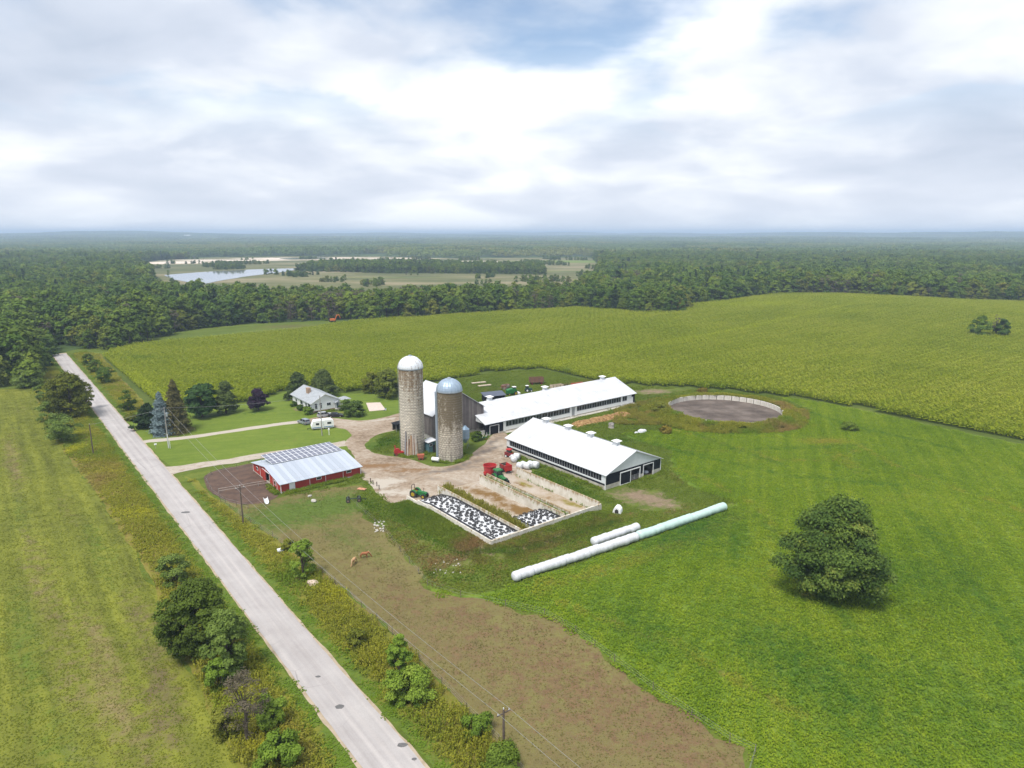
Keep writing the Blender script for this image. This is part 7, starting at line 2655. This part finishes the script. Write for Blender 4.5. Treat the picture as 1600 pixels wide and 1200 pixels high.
f = MB().b2(-.75, -1.26, 1.9, .1, -1.19, 2.6).build('window', white_paint, t)
MB().b2(-.67, -1.29, 1.98, .02, -1.25, 2.52).build('pane', glass_dark, f)
MB().b2(.25, -1.26, .05, .9, -1.19, 2.1).build('door', dark_in, t)
t = thing('feed_bin', 'pale blue hopper-bottom feed bin behind the short silo', 'feed bin', at(727, 699), 0)
bl = mat('bin_blue', (.34, .46, .56), .45, (.29, .4, .5), 1.5, metal=.3)
MB().lathe([(.25, 1.2), (1.15, 2.6), (1.15, 5.0), (.35, 5.75), (.3, 5.9), (0, 5.95)], 20).build('tank', bl, t, smooth_ang=30)
for z in (2.6, 3.4, 4.2, 5.0):
    MB().lathe([(1.15, -.04), (1.19, -.03), (1.19, .03), (1.15, .04)], 20).build('band', galv, t, (0, 0, z))
for i in range(4):
    a = i * math.pi / 2 + .6
    MB().cyl((1.05 * math.cos(a), 1.05 * math.sin(a), -.1), (1.05 * math.cos(a), 1.05 * math.sin(a), 2.8), .06, n=6).build('leg', galv, t)
t = thing('fuel_tank', 'white horizontal fuel tank on a stand at the foot of the short silo', 'tank', at(680.5, 722), R(-20))
MB().cyl((-.85, 0, .75), (.85, 0, .75), .5, n=16).ball((-.85, 0, .75), .5, 12, 8, sq=(.35, 1, 1)).ball((.85, 0, .75), .5, 12, 8, sq=(.35, 1, 1)).build('vessel', white_paint, t, smooth_ang=50)
for x in (-.6, .6):
    MB().b2(x - .06, -.4, 0, x + .06, .4, .35).build('stand', black_metal, t)
t = thing('leaning_sheets', 'white sheet panels leaning at the foot of the grey barn', 'panels', at(747, 681), ANG)
MB().xz([(0, 0), (2.6, 0), (2.6, 1.3), (0, 1.2)], -.15, -.05).build('panel', white_paint, t)
MB().xz([(2.9, 0), (4.2, 0), (4.2, 1.0), (2.9, 1.1)], -.25, -.15).build('panel', white_paint, t)
t = thing('hay_rake', 'green and white folded implement standing by the barn door', 'implement', at(757.5, 687), R(40))
MB().b2(-1.1, -.08, .5, 1.1, .08, .68).build('frame', green_p, t)
for i, x in enumerate((-.9, -.3, .3, .9)):
    MB().path([(x, 0, .6), (x + .15, -.3, 1.4), (x + .1, -.4, 2.0)], .06, 6).build('arm', green_p if i % 2 else white_paint, t)
wheel_set(t, (0,), .5, .35, .16, yellow_p)
t = thing('mailbox', 'small pale roadside mailbox beside the house lane', 'mailbox', at(243.5, 701), ANG)
MB().b2(-.05, -.05, 0, .05, .05, 1.05).build('post', pole_grey, t)
MB().yz([(-.14, 1.05), (-.14, 1.25), (-.08, 1.36), (.08, 1.36), (.14, 1.25), (.14, 1.05)], -.28, .28).build('box', white_paint, t)
t = thing('bird_house', 'slim white post with small box on the lawn beside the camper', 'birdhouse', at(514.3, 680), 0)
MB().b2(-.06, -.06, 0, .06, .06, 1.5).build('post', white_paint, t)
MB().box(0, 0, 1.5, .4, .3, .35).box(0, 0, 1.85, .5, .4, .12, taper=.5).build('box', white_paint, t)
# tan pool pad beyond the shrub
t = thing('ground_tarp', 'flat pinkish-tan tarpaulin spread on the lawn right of the bungalow', 'tarpaulin', (0, 0, 0))
q = ats([(572, 630), (594, 629), (603, 641), (577, 643)])
m = MB()
vs = [(x, y, .07 + .02 * random.random()) for x, y in q]
gx = []
n = 6
for i in range(n + 1):
    for j in range(n + 1):
        u_, v_ = i / n, j / n
        x = (q[0][0] * (1 - u_) + q[1][0] * u_) * (1 - v_) + (q[3][0] * (1 - u_) + q[2][0] * u_) * v_
        y = (q[0][1] * (1 - u_) + q[1][1] * u_) * (1 - v_) + (q[3][1] * (1 - u_) + q[2][1] * u_) * v_
        gx.append((x, y, .075 + .07 * random.random()))
for i in range(n):
    for j in range(n):
        m.f.append((i * (n + 1) + j, (i + 1) * (n + 1) + j, (i + 1) * (n + 1) + j + 1, i * (n + 1) + j + 1))
        m.m.append(0)
m.v = gx
m.build('sheet', mat('tan_tarp', (.60, .50, .43), .85, (.50, .41, .35), 1.2), t)
t = thing('toy_slide', 'small blue garden toy at the corner of the tan tarpaulin', 'toy', at(602.5, 641.5), 0)
MB().xz([(-.6, 0), (-.1, .7), (.15, .7), (.15, .6), (-.05, .6), (-.5, 0)], -.3, .3).build('slide', mat('toy_blue', (.08, .16, .4), .5), t)
MB().b2(.1, -.3, 0, .2, -.22, .7).b2(.1, .22, 0, .2, .3, .7).build('ladder', white_paint, t)
# tie-stall porch left of tall silo
t = thing('lean_to', 'small dark open lean-to just left of the tall silo', 'lean-to', at(624, 672), ANG)
for x in (-1.6, 1.6):
    for y in (-1.1, 1.1):
        MB().b2(x - .06, y - .06, 0, x + .06, y + .06, 2.2).build('post', pole_grey, t)
MB().xz([(-1.9, 2.1), (1.9, 2.4), (1.9, 2.5), (-1.9, 2.2)], -1.4, 1.4).build('roof', black_metal, t)
MB().b2(-1.5, 1.0, .1, 1.6, 1.08, 2.1).b2(1.52, -1.0, .1, 1.6, 1.0, 2.2).build('wall', dark_in, t)

# ================================================================== BEHIND THE LONG BARN
plank_pale = mat('pale_lumber', (.56, .47, .36), .85, (.44, .36, .27), 3)


def stack(label, px, py, L_, W_, H_, rz, n):
    t = thing('lumber_stack', label, 'lumber', at(px, py), rz)
    me = MB().b2(-L_ / 2, 0, 0, L_ / 2, W_ / n - .02, H_ * .8).mesh('plank', plank_pale)
    for i in range(n):
        o = link('plank', me, t, (random.uniform(-.1, .1), -W_ / 2 + i * W_ / n, .2 + random.uniform(0, H_ * .15)))
    for x in (-L_ * .35, L_ * .35):
        MB().b2(x - .08, -W_ / 2, 0, x + .08, W_ / 2, .2).build('bearer', pole_grey, t)


stack('long pale stack of lumber in the grass behind the long barn, farther one', 748, 599, 5.6, 1.2, .3, R(24), 5)
stack('long pale stack of lumber in the grass behind the long barn, nearer one', 757, 603.5, 5.0, 1.3, .3, R(26), 5)
t = thing('storage_shed', 'low shed with slate-blue roof behind the left end of the long barn', 'shed', at(771, 626), R(24))
MB().b2(-3.6, -1.6, 0, -3.4, 1.6, 2.0).b2(3.4, -1.6, 0, 3.6, 1.6, 2.0).b2(-3.4, 1.4, 0, 3.4, 1.6, 2.2).b2(-3.4, -1.6, 0, 3.4, -1.5, .9).build('wall', black_metal, t)
MB().b2(3.6, -1.6, 0, 3.66, 1.6, 2.0).build('end_panel', white_paint, t)
MB().yz([(-2.0, 1.95), (2.0, 2.7), (2.0, 2.8), (-2.0, 2.05)], -3.9, 3.9).build('roof', mat('slate_blue_roof', (.10, .115, .15), .5, (.08, .09, .12), 1), t)
t = thing('white_tank', 'small white tank in front of the slate-roofed shed', 'tank', at(763, 628.5), 0)
MB().lathe([(0, 0), (.85, 0), (.85, 1.1), (.5, 1.4), (0, 1.45)], 16).build('vessel', white_paint, t)
MB().lathe([(0, 0), (.2, 0), (.2, .15), (0, .15)], 10).build('lid', black_metal, t, (0, 0, 1.44))


def farm_wagon(name, label, px, py, rz, box_m, L_=4.5, W_=2.2, H_=1.3, cat='wagon', slats=True):
    t = thing(name, label, cat, at(px, py), rz)
    MB().b2(-L_ / 2, -W_ / 2, .8, L_ / 2, W_ / 2, .92).build('deck', box_m, t)
    if slats:
        sm_ = MB().b2(-L_ / 2, -.03, 0, L_ / 2, .03, H_ / 4 - .06).mesh('side_board', box_m)
        em_ = MB().b2(-.03, -W_ / 2, 0, .03, W_ / 2, H_ / 4 - .06).mesh('end_board', box_m)
        for k_ in range(4):
            for y in (-W_ / 2, W_ / 2):
                link('side_board', sm_, t, (0, y, .95 + k_ * H_ / 4))
            for x in (-L_ / 2, L_ / 2):
                link('end_board', em_, t, (x, 0, .95 + k_ * H_ / 4))
    m = MB()
    for x in np.linspace(-L_ / 2 + .06, L_ / 2 - .06, 4):
        for y in (-W_ / 2 - .05, W_ / 2 + .05):
            m.b2(x - .05, y - .03, .8, x + .05, y + .03, .95 + H_)
    m.build('stakes', pole_wood, t)
    wheel_set(t, (-L_ / 2 + .8, L_ / 2 - .8), W_ / 2 - .3, .4, .22, red_p)
    MB().path([(L_ / 2, 0, .6), (L_ / 2 + 1.3, 0, .45)], .05, 5).build('tongue', black_metal, t)
    return t


brown_w = mat('brown_boards', (.23, .115, .075), .85, (.15, .08, .055), 3)
farm_wagon('hay_wagon', 'brown slatted hay wagon in the grass behind the long barn', 838, 600, R(12), brown_w, 5.2, 2.3, 1.7)
farm_wagon('hay_wagon', 'tan low wagon half hidden behind the long barn ridge', 870, 609, R(30), plank_pale, 4.6, 2.2, 1.0)
farm_wagon('red_wagon', 'orange-red wagon behind the long barn near its right end', 903, 606, R(30), mat('orange_red', (.55, .13, .07), .6, (.42, .1, .06), 2), 4.8, 2.1, .9)
t = thing('crate_pile', 'brown heap of broken crates behind the slate-roofed shed', 'crates', at(790, 608), R(15))
for i in range(9):
    MB().box(random.uniform(-1.2, 1.2), random.uniform(-1, 1), random.choice((0, .8)), 1.3, 1.0, .8, random.uniform(0, 3)).build('crate', brown_w if i % 2 else mat('old_wood', (.27, .22, .18), .9, (.18, .15, .12), 3), t)
t = thing('old_combine', 'old green and white machine behind the left part of the long barn', 'machine', at(801, 617), R(25))
MB().xz([(-2.2, .7), (-2.3, 1.9), (-1.2, 2.3), (.9, 2.3), (1.4, 1.5), (1.4, .7)], -.9, .9).build('body', green_p, t)
MB().box(.55, 0, 1.7, 1.0, 1.1, 1.1).build('cab', glass_dark, t)
MB().box(.55, 0, 2.8, 1.3, 1.35, .12).build('cab_roof', white_paint, t)
MB().b2(1.4, -1.7, .3, 2.2, 1.7, 1.0).build('header', white_paint, t)
wheel_set(t, (.8,), .95, .7, .4, yellow_p)
wheel_set(t, (-1.6,), .8, .45, .3, yellow_p)
t = thing('scrap_tractor', 'dark green old tractor hull behind the long barn middle', 'tractor', at(826, 612), R(15))
MB().xz([(-1.2, .6), (-1.2, 1.4), (1.2, 1.25), (1.3, .6)], -.4, .4).build('body', mat('dark_green', (.03, .09, .06), .7), t)
MB().box(-.6, 0, 1.4, .9, .9, .8).build('cab', glass_dark, t)
MB().box(-.6, 0, 2.2, 1.1, 1.1, .12).build('cab_roof', white_paint, t)
wheel_set(t, (-.7,), .7, .6, .3, white_paint)
wheel_set(t, (.9,), .55, .4, .2, white_paint)
t = thing('scrap_heap', 'dark rusty scrap heap behind the long barn ridge', 'scrap', at(886, 606), 0)
for i in range(10):
    MB().path([(random.uniform(-2, 2), random.uniform(-1, 1), .1), (random.uniform(-2, 2), random.uniform(-1, 1), random.uniform(.5, 1.8))], random.uniform(.06, .16), 6).build('scrap_bar', mat('rust_dark', (.13, .07, .05), .9, (.08, .05, .04), 3), t)

# compost windrow, stones, tarpaulin
k = NB('compost')
v = k.noise(1.4, 6, .7)
k.bump(k.noise(3, 5, .75), 1.0, .25)
k.done(k.ramp(v, [(.36, (.13, .075, .03)), (.5, (.29, .17, .07)), (.64, (.42, .28, .13))]))
a0, b0, a1, b1 = 133, 140.5, 157, 139.2
vs, fs = [], []
n = 44
for i in range(n + 1):
    q = i / n
    x, y = F(a0 + (a1 - a0) * q, b0 + (b1 - b0) * q)
    hgt = 1.1 * min(1, q * 9, (1 - q) * 9) * (.75 + .5 * float(vnoise(i, 3, 3, 2)))
    for j in range(9):
        w = (j / 8 - .5) * 2
        jx = random.uniform(-.14, .14)
        vs.append((x - AY * w * 2.2 + jx, y + AX * w * 2.2 + jx, max(-.02, hgt * (1 - w * w) + random.uniform(-.12, .12) * (1 - abs(w)))))
for i in range(n):
    for j in range(8):
        fs.append((i * 9 + j, (i + 1) * 9 + j, (i + 1) * 9 + j + 1, i * 9 + j + 1))
o = MB().add(vs, fs).build('compost_windrow', k.mat, smooth_ang=60)
tag(o, 'long orange-brown compost heap between the two white-roofed barns', 'compost heap')
t = thing('crumpled_tarp', 'crumpled white tarpaulin heap in the grass right of the compost', 'tarpaulin', at(1002, 676), R(20))
for i, (x, y, r_) in enumerate(((0, 0, 1.1), (1.0, .3, .8), (-1.9, -.4, .5))):
    MB().ball((x, y, .25), r_, 10, 6, sq=(1.1, .8, .75)).build('fold', wrap, t)
t = thing('tree_stump', 'pale weathered stump-like feeder at the end of the compost heap', 'feeder', at(955, 669), 0)
MB().lathe([(0, 0), (.9, 0), (.75, .5), (.8, 1.3), (.55, 1.5), (0, 1.35)], 11).build('body', mat('pale_wood', (.48, .44, .40), .9, (.3, .27, .24), 3), t)
MB().box(0, 0, 1.4, 1.3, 1.2, .15, .3).build('lid', mat('lid_grey', (.25, .23, .21), .9), t)
rock_m = mat('field_stone', (.50, .47, .42), .9, (.36, .34, .3), 3)


def rock(label, px, py, r_, m=rock_m, sq=(1.2, .8, .6), grp=None, seed=0):
    mb = MB().ball((0, 0, r_ * .35), r_, 9, 6, sq=sq)
    rr = random.Random(seed + int(px))
    mb.v = [(x * rr.uniform(.82, 1.15), y * rr.uniform(.82, 1.15), z * rr.uniform(.85, 1.1)) for x, y, z in mb.v]
    o = mb.build('rock', m, None, (*at(px, py), .02))
    o.rotation_euler = (0, 0, rr.uniform(0, 3))
    return tag(o, label, 'rock', grp)


rock('pale tan rock in the verge below the slim tree', 489, 914, .85, mat('tan_stone', (.58, .47, .38), .9, (.45, .36, .29), 3), (1.3, .8, .6))
rock('pale rock at the pasture top near the red barn, left one', 484, 776, .45, grp='rocks near the red barn')
rock('pale rock at the pasture top near the red barn, right one', 490, 784, .6, grp='rocks near the red barn')
rr = random.Random(5)
for i in range(26):
    px, py = rr.uniform(585, 600), rr.uniform(812, 832)
    rock('small pale stone in the rubble patch on the slope above the horses', px, py, rr.uniform(.12, .3), grp='stones of the rubble patch', seed=i)
for i in range(22):
    px, py = rr.uniform(676, 720), rr.uniform(874, 896)
    rock('small pale stone scattered on the grass left of the long white tube', px, py, rr.uniform(.08, .2), grp='stones left of the tube', seed=i)
t = thing('washed_trough', 'pale curved half-pipe trough lying on end by the paddock fence', 'trough', at(416, 784), R(115))
m = MB()
for i in range(9):
    a0, a1 = math.pi * i / 9, math.pi * (i + 1) / 9
    m.add([(-1.6, .45 * math.cos(a0), .5 - .45 * math.sin(a0)), (1.6, .45 * math.cos(a0), .5 - .45 * math.sin(a0)), (1.6, .45 * math.cos(a1), .5 - .45 * math.sin(a1)), (-1.6, .45 * math.cos(a1), .5 - .45 * math.sin(a1)),
           (-1.6, .40 * math.cos(a0), .5 - .40 * math.sin(a0)), (1.6, .40 * math.cos(a0), .5 - .40 * math.sin(a0)), (1.6, .40 * math.cos(a1), .5 - .40 * math.sin(a1)), (-1.6, .40 * math.cos(a1), .5 - .40 * math.sin(a1))],
          [(0, 1, 2, 3), (7, 6, 5, 4), (0, 4, 5, 1), (2, 6, 7, 3)])
m.build('shell', grey_white, t)
MB().b2(-1.3, -.3, 0, -1.2, .3, .1).b2(1.2, -.3, 0, 1.3, .3, .1).build('foot', post_grey, t)
t = thing('dumped_appliance', 'small dumped white and blue drum among the verge weeds', 'drum', at(438, 863), R(30))
MB().cyl((-.5, 0, .4), (.45, 0, .4), .38, n=14).build('drum', grey_white, t)
MB().cyl((.45, 0, .4), (.52, 0, .4), .4, n=14).build('lid', mat('toy_blue', (.08, .16, .4)), t)
# running gear and pink board on the slope
t = thing('wagon_gear', 'bare dark wagon running gear with four wheels on the slope', 'wagon gear', at(552.5, 783), R(14))
MB().b2(-1.5, -.08, .5, 1.5, .08, .66).b2(-1.2, -.8, .45, -1.05, .8, .58).b2(1.05, -.8, .45, 1.2, .8, .58).b2(-1.3, -.75, .7, -1.1, .75, .85).b2(1.1, -.75, .7, 1.3, .75, .85).build('frame', mat('gear_green', (.05, .075, .055), .8), t)
wheel_set(t, (-1.12, 1.12), .85, .42, .22, mat('rim_rust', (.2, .14, .1), .8))
MB().path([(1.5, 0, .55), (2.6, 0, .3)], .05, 5).build('tongue', black_metal, t)
t = thing('pink_board', 'pinkish-orange wooden board lying on the slope behind the wagon gear', 'board', at(565.5, 765), R(-18))
MB().b2(-.95, -.55, .16, .95, .55, .22).build('sheet', mat('orange_board', (.58, .27, .17), .8, (.46, .22, .14), 2), t)
for x in (-.6, .6):
    MB().b2(x - .06, -.5, .03, x + .06, .5, .16).build('batten', pole_wood, t)
for i, (px, py) in enumerate(((579, 754), (583, 757.5), (589, 760), (592.5, 765))):
    o = MB().cyl((0, 0, -.2), (0, 0, 1.1), .11, .1, 7).build('gate_post', pole_wood, None, at(px, py))
    tag(o, ('first', 'second', 'third', 'fourth')[i] + ' dark post from the left along the yard edge by the red barn', 'post', 'posts along the yard edge')

# ================================================================== EXCAVATOR AT THE FOREST EDGE
t = thing('excavator', 'orange excavator at the forest edge beyond the corn', 'excavator', at(521, 503), R(10))
org = mat('orange_paint', (.62, .17, .04), .5, (.5, .14, .035), 2)
for y in (-1.1, 1.1):
    MB().xz([(-1.9, .35), (-1.6, .8), (1.6, .8), (1.9, .35), (1.6, 0), (-1.6, 0)], y - .3, y + .3).build('track', black_metal, t)
MB().xz([(-2.0, 1.0), (-2.0, 2.1), (-.2, 2.3), (1.2, 2.0), (1.3, 1.0)], -1.2, 1.2).build('body', org, t)
MB().b2(.2, .2, 1.9, 1.3, 1.2, 3.0).build('cab', glass_dark, t)
MB().path([(1.2, -.2, 1.6), (2.2, -.2, 4.2), (3.6, -.2, 4.6)], [.35, .35, .25], 6).build('boom', org, t)
MB().path([(3.6, -.2, 4.6), (4.4, -.2, 2.4)], [.24, .16], 6).build('stick', org, t)
MB().xz([(4.0, 2.5), (4.8, 2.4), (4.6, 1.6), (4.1, 1.7)], -.6, .2).build('bucket', black_metal, t)
tree('bare_tree', 'thin pale dead tree standing beside the orange excavator', 515, 503, 472, 4, 'tall', 'bare', 160, .25, 10, .3, 51)
t = thing('distant_house', 'tiny white house on the far hills left of centre', 'house', (-2600, 5600, float(T(-2600, 5600)) + 4), R(20))
MB().b2(-22, -12, 0, 22, 12, 17).build('wall', white_paint, t)
MB().yz([(-14, 16), (0, 25), (14, 16)], -24, 24).build('roof', grey_white, t)

# ================================================================== HORSES


def horse(label, px, py, rz, coat, mane, graze=True):
    t = thing('horse', label, 'horse', at(px, py), rz, 'grazing horses in the pasture')
    t.scale = (.8, .8, .8)
    hd = [(.95, 0, 1.35, .24), (1.2, 0, 1.02, .16), (1.42, 0, .62, .12), (1.58, 0, .34, .115), (1.72, 0, .12, .07)]
    nodes = [(0.0, 0, 1.14, .33), (.42, 0, 1.13, .31), (.72, 0, 1.2, .27)] + hd
    edges = [(i, i + 1) for i in range(len(nodes) - 1)]
    nodes += [(-.42, 0, 1.16, .32), (-.72, 0, 1.2, .27)]
    edges += [(0, 8), (8, 9)]

    def leg(root, pts):
        k0 = len(nodes)
        nodes.extend(pts)
        edges.append((root, k0))
        for i in range(len(pts) - 1):
            edges.append((k0 + i, k0 + i + 1))
    for s_, dx in ((-1, .1), (1, -.08)):
        leg(1, [(.55, .17 * s_, .86, .13), (.56 + dx, .17 * s_, .5, .075), (.55 + dx, .17 * s_, .2, .05), (.6 + dx, .17 * s_, .03, .06)])
        leg(9, [(-.6, .17 * s_, .86, .17), (-.78 + dx, .17 * s_, .55, .085), (-.74 + dx, .17 * s_, .2, .052), (-.68 + dx, .17 * s_, .03, .06)])
    me = bpy.data.meshes.new('horse_cage')
    me.from_pydata([n_[:3] for n_ in nodes], edges, [])
    o = bpy.data.objects.new('horse_cage', me)
    COL.objects.link(o)
    sk = o.modifiers.new('skin', 'SKIN')
    for i, n_ in enumerate(nodes):
        d = me.skin_vertices[0].data[i]
        d.radius = (n_[3], n_[3])
        d.use_root = (i == 0)
    sb = o.modifiers.new('sub', 'SUBSURF')
    sb.levels = 1
    sb.render_levels = 1
    dg = bpy.context.evaluated_depsgraph_get()
    body = bpy.data.meshes.new_from_object(o.evaluated_get(dg))
    bpy.data.objects.remove(o)
    body.materials.clear()
    body.materials.append(coat)
    body.polygons.foreach_set('use_smooth', [True] * len(body.polygons))
    link('body', body, t)
    MB().path([(-.92, 0, 1.28), (-1.06, 0, 1.0), (-1.08, 0, .55)], [.06, .08, .03], 7).build('tail', mane, t)
    MB().path([(.98, 0, 1.60), (1.25, 0, 1.22), (1.47, 0, .78)], [.05, .07, .04], 6).build('mane', mane, t)
    for s_ in (-1, 1):
        MB().cyl((1.44, .08 * s_, .70), (1.36, .1 * s_, .84), .045, .01, 6).build('ear', coat, t)
    return t


coat1 = mat('chestnut_coat', (.34, .13, .05), .6, (.26, .1, .04), 3)
coat2 = mat('tan_coat', (.50, .30, .15), .6, (.4, .23, .11), 3)
mane_m = mat('flaxen_mane', (.6, .46, .3), .8)
horse('chestnut horse grazing side-on in the pasture, the right one', 569, 872, R(14), coat1, mane_m)
horse('tan horse with pale mane grazing head-on in the pasture, the left one', 553.5, 881, R(-100), coat2, mane_m)

# ================================================================== HAZE
hz = MB()
hz.b2(-17500, -17500, -3.0, 17500, 17500, 108.0)
hm = bpy.data.materials.new('haze_air')
hm.use_nodes = True
hn = hm.node_tree
hn.nodes.clear()
ho = hn.nodes.new('ShaderNodeOutputMaterial')
hv = hn.nodes.new('ShaderNodeVolumePrincipled')
hv.inputs['Color'].default_value = (0.62, 0.79, 1.0, 1)
hv.inputs['Density'].default_value = HAZE_DENSITY
hv.inputs['Anisotropy'].default_value = 0.0
hn.links.new(hv.outputs[0], ho.inputs['Volume'])
hob = hz.build('haze', hm)
tag(hob, 'thin blue air haze over the whole landscape', 'haze', kind='stuff')
